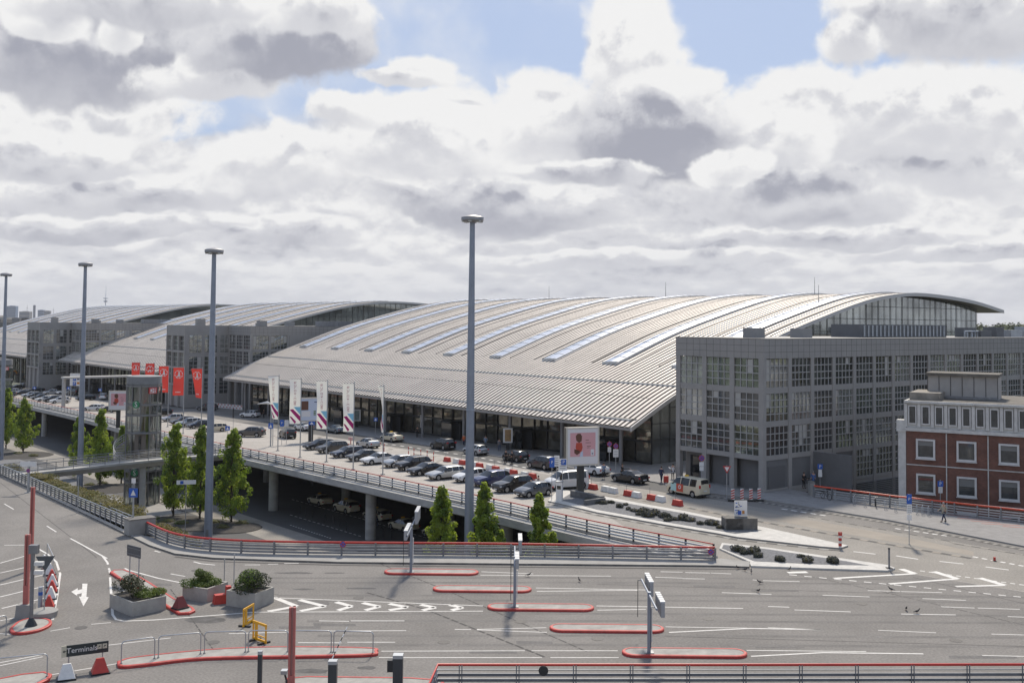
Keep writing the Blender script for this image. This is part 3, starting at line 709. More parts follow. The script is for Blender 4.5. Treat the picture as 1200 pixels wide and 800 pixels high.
# ------------------------------------------------------------ guardrails
def guardrail(name, label, pts, top, bars, post_step, topmat, barmat=steel, postmat=steel_dark, top_r=.075, group=None, twin=False, cat='guardrail', kerb=None, tilt=0.0):
    P = [Vector(p) for p in pts]; root = thing(name, label, cat, P[len(P)//2], 0, group)
    part(root, MB().tube([p+Vector((0, 0, top)) for p in P], top_r, 8), 'top_rail', topmat, auto=50)
    for z, h in bars:
        part(root, MB().band(P, [(-.03, z-h/2), (.04, z-h/2), (.06, z), (.04, z+h/2), (-.03, z+h/2)]), 'rail', barmat)
    tot = sum((b-a).length for a, b in zip(P, P[1:])); n = max(1, round(tot/post_step)); acc = 0; k = 0
    for a, b in zip(P, P[1:]):
        l = (b-a).length
        while k <= n and k*tot/n <= acc+l+1e-3:
            q = a.lerp(b, min(1, (k*tot/n-acc)/l)); t = (b-a).normalized(); m = MB(); sd_ = Vector((-t.y, t.x, 0))
            for o in ((-.065, .065) if twin else (0,)):
                m.obox(q+t*o-sd_*.09-Vector((0, 0, .1)), q+t*o-sd_*(.09+tilt)+Vector((0, 0, top)), .035 if twin else .09, .05 if twin else .14, t)
            part(root, m, 'post', postmat); k += 1
        acc += l
    return root
vr = [p.copy() for p in edge]; 
GR1 = guardrail('guardrail', 'long red topped guardrail along the outer edge of the viaduct', [p+Vector((0, 0, .2)) for p in edge], .98, [(.22, .16), (.47, .16), (.70, .12)], 2.6, red_paint, steel, dark_metal, .05)
rail_grey = M('rail_grey', (.26, .27, .285), .45, .5, var=.2, vs=2)
near = [p for p in rail_curve[3:-3]]+[Vector((-12.8, 79.6, 0)), Vector((0, 79.6, 0)), Vector((15.6, 78.9, 0))]
near = [up(172, 627)]+[up(186, 634), up(203, 640.5), up(228, 645.5), up(262, 648.5), up(310, 650.5), up(400, 652), up(600, 653.5), up(838, 658)]
near = smooth_line(near, 4)
GR2 = guardrail('guardrail', 'long red topped grey guardrail across the middle of the scene below the light masts', [p+Vector((0, 0, .13)) for p in near], .95, [(.16, .15), (.40, .15), (.62, .13), (.78, .05)], 2.62, red_paint, rail_grey, steel_dark, .085)
lf = [W(70, -59.8), W(45, -59.8), W(20.6, -59.8)]
for p in lf: p.z = GZ(p)+.13
GR3 = guardrail('guardrail', 'plain grey slatted guardrail beside the left road with no red rail', resample(lf, 6), 1.0, [(.14, .09), (.36, .09), (.58, .09), (.80, .09)], 1.5, steel, steel, steel_dark, .045)
br_ = [up(515, 772)+Vector((0, 0, 0)), ]
rail_dark = M('rail_dark', (.17, .18, .20), .5, .4, var=.2, vs=2)
GR4 = guardrail('guardrail', 'red topped grey guardrail along the bottom right edge of the photo', [Vector((-4.0, 44, 0)), Vector((-3.45, 51.25, 0)), Vector((10, 51.62, 0)), Vector((34, 52.4, 0))], 1.22, [(.22, .14), (.48, .14), (.74, .14), (.98, .035)], 2.85, red_paint, rail_dark, rail_dark, .07, twin=True)
dsk = thing('reflector_disc', 'round dark disc fixed to the bottom red topped guardrail', 'disc', Vector((1.72, 51.27, 1.0)))
part(dsk, MB().cyl(Vector((1.72, 51.22, .98)), Vector((1.72, 51.26, .98)), .24, n=20), 'plate', dark_metal); part(dsk, MB().cyl(Vector((1.72, 51.26, .98)), Vector((1.72, 51.33, .98)), .05, n=8), 'bracket', steel)
rr = [up(954, 583.5), up(1050, 596.5), up(1130, 606), up(1205, 614.5), up(1260, 621)]
GR5 = guardrail('guardrail', 'orange red topped slatted guardrail in front of the brick building', [p+Vector((0, 0, .12)) for p in rr], 1.15, [(.15, .10), (.38, .10), (.61, .10), (.84, .10)], 2.0, M('orange_red_paint', (.62, .075, .03), .45), steel, steel_dark, .09)
# concrete ends of the rails
def wall_end(name, label, p, d, rz): 
    t = thing(name, label, 'wall end', p, rz); MBx = MB().box((0, 0, d[2]/2), d); MBx.build('body', concrete, t)
    MB().box((0, 0, d[2]+.04), (d[0]+.08, d[1]+.08, .08)).build('cap', concrete_stain, t); return t
wall_end('concrete_block', 'square concrete wall block where the two left guardrails meet', W(18.3, -59.6, GZu(18.3)+.1), (1.3, 2.2, 1.25), TH+math.pi/2)
wall_end('concrete_pillar', 'low concrete pillar at the start of the orange red guardrail', up(951, 581)+Vector((0, 0, .1)), (.5, .9, 1.35), 0)
# hand rail on the planted bank
lf2 = [W(49, -56.6), W(35, -57.5), W(20.5, -58.6)]
for p, dz in zip(lf2, (-.9, -.5, .05)): p.z = GZ(p)+dz
GR6 = guardrail('handrail', 'thin second rail running through the hedges on the bank', resample(lf2, 6), .7, [(.3, .05)], 2.2, steel, steel, steel_dark, .04, cat='handrail')
# ------------------------------------------------------------ planted bank on the left
bk = MB(); us = [8, 17, 30, 45, 60, 80, 110, 160]; V = []
for a in us: V += [W(a, -59.3, GZu(a)-.02), W(a, -57, GZu(a)-.5), W(a, -51.5, GZu(a)+LOW-.02)]
bk.add(V, [(3*i+j, 3*i+j+1, 3*i+4+j, 3*i+3+j) for i in range(len(us)-1) for j in range(2)])
structure(bk.build('bank', bark_bed))
rw = MB().band([p-Vector((0, 0, .3)) for p in near[8:]], [(-.25, -7), (.1, -7), (.1, .35), (-.25, .35)])
structure(rw.build('retaining_wall', concrete))
# ------------------------------------------------------------ footbridge
fb = thing('footbridge', 'narrow concrete footbridge from the left road to the round lift tower', 'footbridge', W(68, -45, 0))
fpts = [W(66.0, -60.5, -1.05), W(67, -52, -.95), W(68.6, -44, -.9), W(69.6, -36, -.95), W(70, -28.6, -1.0)]
fl = smooth_line(fpts, 4)
part(fb, MB().band(fl, [(-1.5, -.1), (-1.5, .16), (-1.3, .16), (-1.3, .0), (1.3, .0), (1.3, .16), (1.5, .16), (1.5, -.1), (.8, -.75), (-.8, -.75)]), 'deck', concrete_deck)
for s_ in (-1.4, 1.4):
    P = []
    for i, p in enumerate(fl):
        t = fl[min(i+1, len(fl)-1)]-fl[max(i-1, 0)]; t.normalize(); P.append(p+Vector((-t.y, t.x, 0))*s_)
    r = MB()
    for z in (.35, .55, .75, .95): r.tube([p+Vector((0, 0, z)) for p in P], .025, 5)
    r.tube([p+Vector((0, 0, 1.2)) for p in P], .04, 6)
    for p in P[::1]: r.obox(p+Vector((0, 0, 0)), p+Vector((0, 0, 1.2)), .05, .09)
    part(fb, r, 'railing', steel_dark)
for k in (2, 9): 
    p = fl[k]; part(fb, MB().cyl(p+Vector((0, 0, -7)), p+Vector((0, 0, -.7)), .42, n=14), 'pier', concrete_deck, auto=40)
# ------------------------------------------------------------ round lift tower
tc_ = at(167.5, 520, 144.5); tc_ = Vector((tc_.x, tc_.y, 0)); tz = LOW-1.0
lt = thing('lift_tower', 'round glass and steel lift tower with a white S and a red DB sign', 'lift tower', Vector((tc_.x, tc_.y, tz)))
ztp = zat(167.5, 441, 142.3); r0 = 2.35
tg = bpy.data.materials.new('tower_glass'); tg.use_nodes = True
_n = tg.node_tree.nodes; _t = _n.new('ShaderNodeBsdfTransparent'); _t.inputs[0].default_value = (.62, .66, .65, 1); _g = _n.new('ShaderNodeBsdfGlossy'); _g.inputs['Roughness'].default_value = .05; _g.inputs[0].default_value = (.75, .78, .78, 1); _m = _n.new('ShaderNodeMixShader'); _m.inputs[0].default_value = .28
tg.node_tree.links.new(_t.outputs[0], _m.inputs[1]); tg.node_tree.links.new(_g.outputs[0], _m.inputs[2]); tg.node_tree.links.new(_m.outputs[0], _n['Material Output'].inputs[0]); tw_st = M('tower_steel', (.20, .20, .20), .5, .3)
def ring(z0, z1, r): return MB().lathe([(r, z0-tz), (r, z1-tz)], 32).build('ring', tw_st, lt, auto=40)
MB().lathe([(r0-.1, 0), (r0-.1, ztp-tz-1.0)], 32).build('glass_shaft', tg, lt, auto=40)
core = MB().box((.1, .9, (ztp-tz)/2), (1.5, 1.2, ztp-tz-.5)).build('lift_core', M('core_concrete', (.16, .15, .14), .8), lt)
MB().lathe([(r0-.02, ztp-tz-1.15), (r0-.02, ztp-tz-.05), (r0-.3, ztp-tz)], 32).build('crown_band', M('zinc_band', (.22, .225, .23), .6, .2, var=.15, vs=1), lt, auto=40)
for z in (ztp-1.35, ztp-3.9, zat(167.5, 487, 142), zat(167.5, 508, 142), zat(167.5, 553, 142), zat(167.5, 566, 142)): ring(z-.13, z+.13, r0+.03)
m = MB()
for k in range(12):
    a = 2*math.pi*(k+.3)/12; q = Vector((math.cos(a)*r0, math.sin(a)*r0, 0)); m.obox(q, q+Vector((0, 0, ztp-tz-1.0)), .11, .13)
m.build('mullion', tw_st, lt)
for zz in (zat(167, 530, 142), tz+.05):
    d = MB().box((.45, -r0+.02, zz-tz+1.2), (1.5, .12, 2.4)).build('door', M('lift_door', (.16, .14, .12), .5, .3), lt)
    MB().box((.42, -r0-.06, zz-tz+1.3), (.35, .04, 1.9)).build('door_pane', glass_dark, d)
    MB().box((.45, -r0-.25, zz-tz+2.6), (1.9, .8, .12)).build('canopy', tw_st, lt)
red_logo = M('db_red', (.55, .03, .03), .5); green_logo = M('s_green', (.03, .22, .09), .5)
def logo_db(root, mtx, w, h):
    f = MB().box((0, 0, 0), (w, h, .06)); b = f.build('sign', red_logo, root); b.matrix_local = mtx
    MB().box((0, 0, .035), (w*.80, h*.74, .02)).build('sign_field', white_paint, b)
    text('DB', h*.92, red_logo, b, Matrix.Translation((0, 0, .05)))
fa = math.atan2(-tc_.y, -tc_.x)                      # towards the car park
def on_drum(ang, z, r=r0+.1): return Vector((math.cos(fa+ang)*r, math.sin(fa+ang)*r, z-tz))
logo_db(lt, face_m(on_drum(.48, zat(180, 458, 142)), fa+.40), 1.15, .85)
for a, px, py in ((-.42, 157, 474), (-.42, 157, 554)):
    z = zat(px, py, 142); b = MB().lathe([(.5, 0), (.5, .06)], 20).build('sign', green_logo, lt); b.matrix_local = face_m(on_drum(a, z), fa+a)
    text('S', 1.0, white_paint, b, Matrix.Translation((0, 0, .07)))
st = MB(); rl = MB(); prev = None
for k in range(26):                                       # stair winding down the left side
    a = R(100+k*6.5); z = 1.9-tz-k*.17+0.0; q0 = Vector((math.cos(a)*(r0+.15), math.sin(a)*(r0+.15), z)); q1 = Vector((math.cos(a)*(r0+1.5), math.sin(a)*(r0+1.5), z))
    st.obox(q0, q1, .30, .06); rl.obox(q1, q1+Vector((0, 0, 1.05)), .03, .03)
    if prev is not None:
        for zz in (.35, .7, 1.05): rl.obox(prev+Vector((0, 0, zz)), q1+Vector((0, 0, zz)), .04, .04)
        st.obox(prev-Vector((0, 0, .12)), q1-Vector((0, 0, .12)), .06, .3)
    prev = q1
sp = st.build('spiral_stair', steel_dark, lt); rl.build('stair_rail', steel, sp)
# second, farther lift tower cut by the left edge
t2 = at(2.5, 460, 262); t2 = Vector((t2.x, t2.y, 0)); lt2 = thing('lift_tower', 'farther grey lift tower with a small red sign, cut by the left edge', 'lift tower', Vector((t2.x, t2.y, -10)))
MB().lathe([(2.2, 0), (2.2, 15)], 24).build('glass_shaft', tg, lt2, auto=40)
zt2 = zat(2, 421, 262)+10
for z in (15.2, 12.2, 8.2): MB().lathe([(2.3, z-.2), (2.3, z+.2)], 24).build('ring', tw_st, lt2, auto=40)
MB().lathe([(2.28, zt2-1.4), (2.28, zt2)], 24).build('crown_band', MATS['zinc_band'], lt2, auto=40)
fa2 = math.atan2(-t2.y, -t2.x)
logo_db(lt2, face_m(Vector((math.cos(fa2+.35)*2.42, math.sin(fa2+.35)*2.42, zat(4, 432, 260)+10)), fa2+.35), 1.1, .8)
# ------------------------------------------------------------ brick building on the right
def brick_mat():
    m = bpy.data.materials.new('red_brick'); m.use_nodes = True; nt = m.node_tree; N = nt.nodes; L = nt.links; b = N['Principled BSDF']
    tc = N.new('ShaderNodeTexCoord'); sp = N.new('ShaderNodeSeparateXYZ'); cb = N.new('ShaderNodeCombineXYZ'); L.new(tc.outputs['Object'], sp.inputs[0])
    L.new(sp.outputs[0], cb.inputs[0]); L.new(sp.outputs[2], cb.inputs[1])
    t = N.new('ShaderNodeTexBrick'); t.inputs['Scale'].default_value = 1; t.inputs['Brick Width'].default_value = .25; t.inputs['Row Height'].default_value = .083; t.inputs['Mortar Size'].default_value = .008
    t.inputs['Color1'].default_value = (.19, .078, .052, 1); t.inputs['Color2'].default_value = (.13, .055, .040, 1); t.inputs['Mortar'].default_value = (.17, .12, .10, 1)
    L.new(cb.outputs[0], t.inputs['Vector'])
    n = N.new('ShaderNodeTexNoise'); n.inputs['Scale'].default_value = .8; n.inputs['Detail'].default_value = 8; L.new(tc.outputs['Object'], n.inputs['Vector'])
    mr = N.new('ShaderNodeMapRange'); mr.inputs[1].default_value = .25; mr.inputs[2].default_value = .75; mr.inputs[3].default_value = .75; mr.inputs[4].default_value = 1.25; L.new(n.outputs['Fac'], mr.inputs[0])
    mx = N.new('ShaderNodeMix'); mx.data_type = 'RGBA'; mx.blend_type = 'MULTIPLY'; mx.inputs[0].default_value = 1; L.new(t.outputs['Color'], mx.inputs[6]); L.new(mr.outputs[0], mx.inputs[7])
    L.new(mx.outputs[2], b.inputs['Base Color']); b.inputs['Roughness'].default_value = .9
    return m
brick = brick_mat()
dirty_white = M('dirty_white', (.56, .55, .52), .75, var=.22, vs=1.3, detail=10)
pale_panel = M('pale_panel', (.36, .34, .315), .75, var=.12, vs=1)
roof_felt = M('roof_felt', (.14, .125, .105), .9, var=.4, vs=1)
win_white = M('window_frame_white', (.60, .59, .57), .5, var=.1, vs=2)
win_dark = M('window_pane', (.05, .055, .055), .05, spec=.9, var=.5, vs=.9)
bd = Vector((math.cos(R(-29.5)), math.sin(R(-29.5)), 0))                 # along the front, to the right
bp = at(1062.5, 600, 108.0); bp.z = 0
bb = thing('brick_building', 'two storey red brick building with white window band and pale roof box, at right', 'building', (bp.x, bp.y, 0), R(-29.5))
def bz(py, px=1064): return zat(px, py, 108.0)
zt, zc, zb = bz(471.5), bz(502.5), bz(463.5)
L_ = 34.0; D_ = 14.0
MB().box((L_/2, D_/2, (zc-6)/2), (L_, D_, zc+6)).build('wall', brick, bb)
MB().box((L_/2, D_/2+.05, (zc+zt)/2), (L_-.1, D_-.1, zt-zc)).build('attic_wall', dirty_white, bb)
m = MB(); m.box((L_/2, -.10, zc+.02), (L_+.1, .35, .34)); m.build('cornice', dirty_white, bb)
MB().box((L_/2, D_/2-.05, zt+.12), (L_+.3, D_+.5, .24)).build('roof_edge', dirty_white, bb)
m = MB(); m.box((L_/2, D_/2, zt+.26), (L_-.3, D_-.2, .05)); rf = m.build('roof', roof_felt, bb)
for (cx, cy, dx, dy, h) in ((1.7, 4, 3.0, 6.0, .75), (18.5, 5, 8, 6, .7)):
    MB().box((cx, cy, zt+.28+h/2), (dx, dy, h)).build('roof_kerb', M('roof_stone', (.26, .235, .20), .9, var=.35, vs=1.2), rf)
for k in range(-1, 8): 
    x = k*3.88+3.88
    if x > 1: MB().box((x, -.045, (zc-6)/2), (.10, .10, zc+5.5)).build('white_joint', dirty_white, bb)
zj1, zj2 = bz(543.5), bz(584)
for zz in (zj1, zj2): MB().box((L_/2, -.036, zz), (L_, .08, .10)).build('white_joint', dirty_white, bb)
for r, zz in enumerate((bz(524.5, 1084), bz(565, 1084), bz(605, 1084))):
    for k in range(8):
        x = 1.94+k*3.88-.05; f = MB(); w, h = 1.85, 2.02
        for sx, sz, dx, dz in ((-1, 0, .19, h), (1, 0, .19, h)): f.box((x+sx*(w/2-.095), -.06, zz), (dx, .22, dz))
        for sz in (-1, 1): f.box((x, -.06, zz+sz*(h/2-.095)), (w-.39, .22, .19))
        f.box((x, -.14, zz-h/2-.05), (w+.1, .30, .07))
        wn = f.build('window', win_white, bb)
        MB().box((x, -.01, zz), (w-.36, .06, h-.36)).build('pane', win_dark, wn)
        if (k+r) % 3 != 1: MB().box((x, -.045, zz+h*(.2 if k % 2 else .27)), (w-.4, .02, h*(.36 if k % 2 else .22))).build('blind', M('grey_blind', (.20, .20, .19), .8), wn)
za = (zc+zt)/2+.15
for k in range(25):
    x = .62+k*1.29; f = MB(); w, h = .80, 1.95
    for sx in (-1, 1): f.box((x+sx*(w/2-.05), -.02, za), (.10, .16, h))
    for sz in (-1, 1): f.box((x, -.02, za+sz*(h/2-.06)), (w-.2, .16, .12))
    wn = f.build('window', win_white, bb); MB().box((x, .02, za), (w-.18, .06, h-.2)).build('pane', win_dark, wn)
m = MB()
for k in range(26): m.box((k*1.29-.02, -.02, za-.05), (.30, .14, zt-zc-.35))
m.build('pilaster', dirty_white, bb)
# pale box on the roof
q0 = (at(1089, 463, 112.5)-bp); ox = q0.dot(bd); oy = 4.6; zpb = zt+.25; zpt = zat(1090, 439, 112)
MB().box((ox+3.45, oy+2.2, (zpb+zpt)/2), (6.9, 4.4, zpt-zpb)).build('roof_box', pale_panel, bb)
rb = MB().box((ox+3.45, oy+2.1, zpt+.14), (7.15, 4.9, .28)).build('roof_box_top', roof_felt, bb)
for k in range(7): MB().box((ox+.03+k*1.14, oy-.02, (zpb+zpt)/2), (.05, .05, zpt-zpb-.1)).build('panel_joint', dark_metal, rb)
MB().box((ox+3.45, oy-.2, zpb+.2), (7.0, .5, .25)).build('upstand', steel_dark, rb)
# white chimney-like pillar at its left corner
MB().box((-.42, .5, (bz(505)-6)/2), (.75, .9, bz(505)+6)).build('corner_pillar', dirty_white, bb)
MB().box((-.48, .5, bz(505)+.55), (.95, 1.1, 1.2)).build('pillar_cap', dirty_white, bb)
# louvred screen in the corner by the grey block
ls = thing('louvred_screen', 'grey louvred metal screen standing against the side of the grey block', 'screen', W(-2.4, 9.0, .1), TH+math.pi/2)
ms = MB()
for k in range(15): ms.box((0, 0, .15+k*.255), (5.0, .12, .13))
ms.build('louvre', M('screen_slat', (.40, .41, .42), .5, .3), ls); m = MB()
for x in (-2.5, -.8, .9, 2.5): m.box((x, .09, 1.9), (.09, .08, 3.85))
m.build('frame', steel_dark, ls); MB().box((0, .16, 1.9), (5.0, .03, 3.8)).build('backing', grey_recess, ls)
# ------------------------------------------------------------ light masts
def mast(label, px, py_base, py_top, D, lean=0.0):
    p = at(px, py_base, D); g = Vector((p.x, p.y, GZ(p)+LOW)); H_ = zat(px, py_top, D)-g.z
    t = thing('light_mast', label, 'light mast', g, 0, 'tall light masts')
    MB().tube([Vector((0, 0, z)) for z in (0, H_*.35, H_*.7, H_-.6)], [.46, .40, .32, .24], 16, True).build('pole', mast_mat, t, auto=40)
    MB().box((0, 0, .04), (1.2, 1.2, .08)).build('base_plate', steel_dark, t)
    MB().box((0, -.40, 1.2), (.3, .12, .9)).build('access_door', steel_dark, t)
    MB().lathe([(.36, H_*.47), (.40, H_*.475), (.36, H_*.48)], 16).build('joint_collar', mast_mat, t)
    MB().lathe([(.20, H_-.7), (.95, H_-.58), (1.05, H_-.5), (1.05, H_-.22), (.8, H_-.1), (.3, H_)], 24).build('lamp_crown', M('lamp_housing', (.30, .30, .31), .5, .3), t, auto=40)
    m = MB()
    for k in range(6):
        a = k*math.pi/3+.3; m.box((math.cos(a)*.78, math.sin(a)*.78, H_-.62), (.42, .30, .12), a)
    m.build('lamp', M('lamp_lens', (.45, .45, .42), .3), t)
    return t
mast('tallest looking light mast, at the centre before the arched terminal', 549.5, 632, 252, 96)
mast('light mast rising behind the left bend of the red topped guardrail', 244, 625, 290.5, 117)
mast('light mast standing behind the footbridge, left of the lift tower', 93.5, 566, 307, 158)
mast('partly cut light mast at the left edge of the photo', 1.5, 520, 319.5, 195)
# ------------------------------------------------------------ flags
flag_red = M('flag_red', (.50, .05, .045), .8, transl=.25); flag_white = M('flag_white', (.60, .60, .68), .8, transl=.3)
magenta = M('flag_magenta', (.40, .015, .16), .8); skyblue = M('flag_blue', (.25, .55, .72), .8); flag_ink = M('flag_ink', (.33, .04, .13), .8)
def wave(x, z, amp, ph): return amp*math.sin(z*1.1+ph)*x+.05*math.sin(z*2.3+ph*2)*x
def flag(kind, label, px, py_base, py_top, w, hf, ph, ang, group, sw=0.0):
    g = up(px, py_base); H_ = zat(px+(py_base-py_top)*.006, py_top, g.y)-g.z
    t = thing('flag_pole', label, 'flag', g, ang, group)
    MB().tube([(0, 0, 0), (0, 0, H_)], .085, 8, True, .055).build('pole', steel, t, auto=50)
    MB().box((0, 0, .05), (.4, .4, .1)).build('foot', steel_dark, t)
    MB().box((-w/2, 0, H_-.22), (w, .05, .05)).build('arm', steel, t)
    def P(s, r, o=0.0):                                       # s 0..1 from pole, r 0..1 from the top
        x = s*w; z = H_-.25-r*hf; sk = sw*r*s
        return (-x*(1-abs(sk)*.9)-.06, wave(s, z, .22, ph)+o+sk*.6, z+sk*.35)
    def patch(poly_fn, nx, nz, mat, nm, par, o): 
        m = MB(); V = []
        for j in range(nz+1):
            for i in range(nx+1): V.append(P(*poly_fn(i/nx, j/nz), o))
        return m.add(V, [(j*(nx+1)+i, j*(nx+1)+i+1, (j+1)*(nx+1)+i+1, (j+1)*(nx+1)+i) for j in range(nz) for i in range(nx)]).build(nm, mat, par, smooth=True, fix=False)
    bn = patch(lambda a, b: (a, b), 6, 24, flag_red if kind == 'red' else flag_white, 'banner', t, 0)
    for o in (-.02,):
        if kind == 'red':
            m = MB(); cs, cr_ = .5, .24
            for k in range(8):                                    # broken ring
                V = []
                for j in range(5):
                    a = 2*math.pi*(k+j*.72/4)/8
                    for rr in (.40, .33): V.append(P(cs+rr*math.cos(a), cr_+rr*w/hf*math.sin(a), o))
                m.add(V, [(2*j, 2*j+1, 2*j+3, 2*j+2) for j in range(4)])
            for pts in ([(.52, -.22), (.42, -.22), (.36, .18), (.56, .18)], [(.40, .05), (.30, .16), (.40, .19), (.48, .12)], [(.52, .02), (.60, .18), (.72, .26), (.76, .20)]):
                m.add([P(a, cr_+b*w/hf*1.3, o) for a, b in pts], [(0, 1, 2, 3)])
            m.build('emblem', white_paint, bn, fix=False)
            m = MB()
            for k in range(4): m.add([P(.3+k*.12, .86, o), P(.38+k*.12, .86, o), P(.38+k*.12, .90, o), P(.3+k*.12, .90, o)], [(0, 1, 2, 3)])
            m.build('small_mark', white_paint, bn, fix=False)
        else:
            rnd = random.Random(5); m = MB()                      # vertical word, reading down the banner
            for k, ch in enumerate('eurowings'):
                r0_ = .06+k*.060; 
                for seg in LETTER[ch]:
                    (a0, b0), (a1, b1) = seg; d = .028; dx, dz = a1-a0, b1-b0; l = math.hypot(dx, dz); nx_, nz_ = -dz/l*.09, dx/l*.09
                    f = lambda a, b: P(.60-.17*b, r0_+.036*a, o)
                    m.add([f(a0+nx_, b0+nz_), f(a0-nx_, b0-nz_), f(a1-nx_, b1-nz_), f(a1+nx_, b1+nz_)], [(0, 1, 2, 3)])
            m.build('lettering', flag_ink, bn, fix=False)
            for nm, mt, quad_ in (('blue_mark', skyblue, [(.0, .62), (.62, .62), (.0, .80), (.0, .70)]), ('magenta_mark', magenta, [(1.0, .68), (.66, .67), (.0, .83), (.0, .95)]), ('magenta_mark', magenta, [(1.0, .83), (.80, .84), (.36, .95), (.50, .998)])):
                q = quad_
                patch(lambda a, b, q=q: ((q[0][0]*(1-a)+q[1][0]*a)*(1-b)+(q[3][0]*(1-a)+q[2][0]*a)*b, (q[0][1]*(1-a)+q[1][1]*a)*(1-b)+(q[3][1]*(1-a)+q[2][1]*a)*b), 4, 8, mt, nm, bn, o)
    return t
_o = [((0, 0), (1, 0)), ((1, 0), (1, 1)), ((1, 1), (0, 1)), ((0, 1), (0, 0))]
LETTER = dict(e=[((0, 0), (1, 0)), ((0, 0), (0, 1)), ((1, 0), (1, 1)), ((.5, 0), (.5, 1)), ((0, 1), (.5, 1))], u=[((0, 0), (1, 0)), ((1, 0), (1, 1)), ((0, 1), (1, 1))], r=[((0, 0), (1, 0)), ((0, 0), (0, 1))], o=_o,
    w=[((0, 0), (1, .25)), ((1, .25), (.4, .5)), ((.4, .5), (1, .75)), ((1, .75), (0, 1))], i=[((0, .5), (1, .5))], n=[((0, 0), (1, 0)), ((0, 0), (0, 1)), ((0, 1), (1, 1))], g=_o+[((1, 1), (1.4, 1)), ((1.4, 1), (1.4, 0))], s=[((0, 1), (0, 0)), ((0, 0), (.5, 0)), ((.5, 0), (.5, 1)), ((.5, 1), (1, 1)), ((1, 1), (1, 0))])
for i, (px, pb, pt, w, hf, sw, lb) in enumerate([(325.5, 528, 438.5, 1.55, 6.3, .55, 'white banner with magenta stripes, leftmost of the five white flags'), (351.5, 536, 442, 1.5, 6.1, .05, 'white banner second from left, hanging straight before a white advertising board'),
    (382.5, 541, 444.5, 1.4, 6.3, .10, 'white banner with magenta stripes, middle one of the five white flags'), (413.8, 550, 447, 1.40, 6.0, .12, 'white banner with magenta stripes, fourth of the five white flags'), (448.5, 556, 450, .75, 5.6, .5, 'narrow furled white banner, rightmost of the five white flags')]):
    flag('white', lb, px, pb, pt, w, hf, i*1.3, 0.35 if i < 4 else -.7, 'white airline flags', sw)
for i, (px, pb, pt, w, hf, sw, lb) in enumerate([(163, 478, 423.5, 1.75, 4.9, 0, 'red flag farthest left, its lower half behind the lift tower'), (180, 484, 424.5, 1.8, 4.9, 0, 'red flag second from left, half hidden behind the lift tower'),
    (196.5, 500, 427.5, 1.75, 4.8, .1, 'red flag with white emblem just right of the lift tower'), (214.5, 508, 429, 1.75, 4.7, 0, 'red flag with white emblem hanging straight, second from the right'), (235.5, 516, 430, 1.65, 4.7, .5, 'red flag nearest the big light mast, its lower edge blown aside')]):
    flag('red', lb, px, pb, pt, w, hf, i*1.1, 0.2, 'red emblem flags', sw)
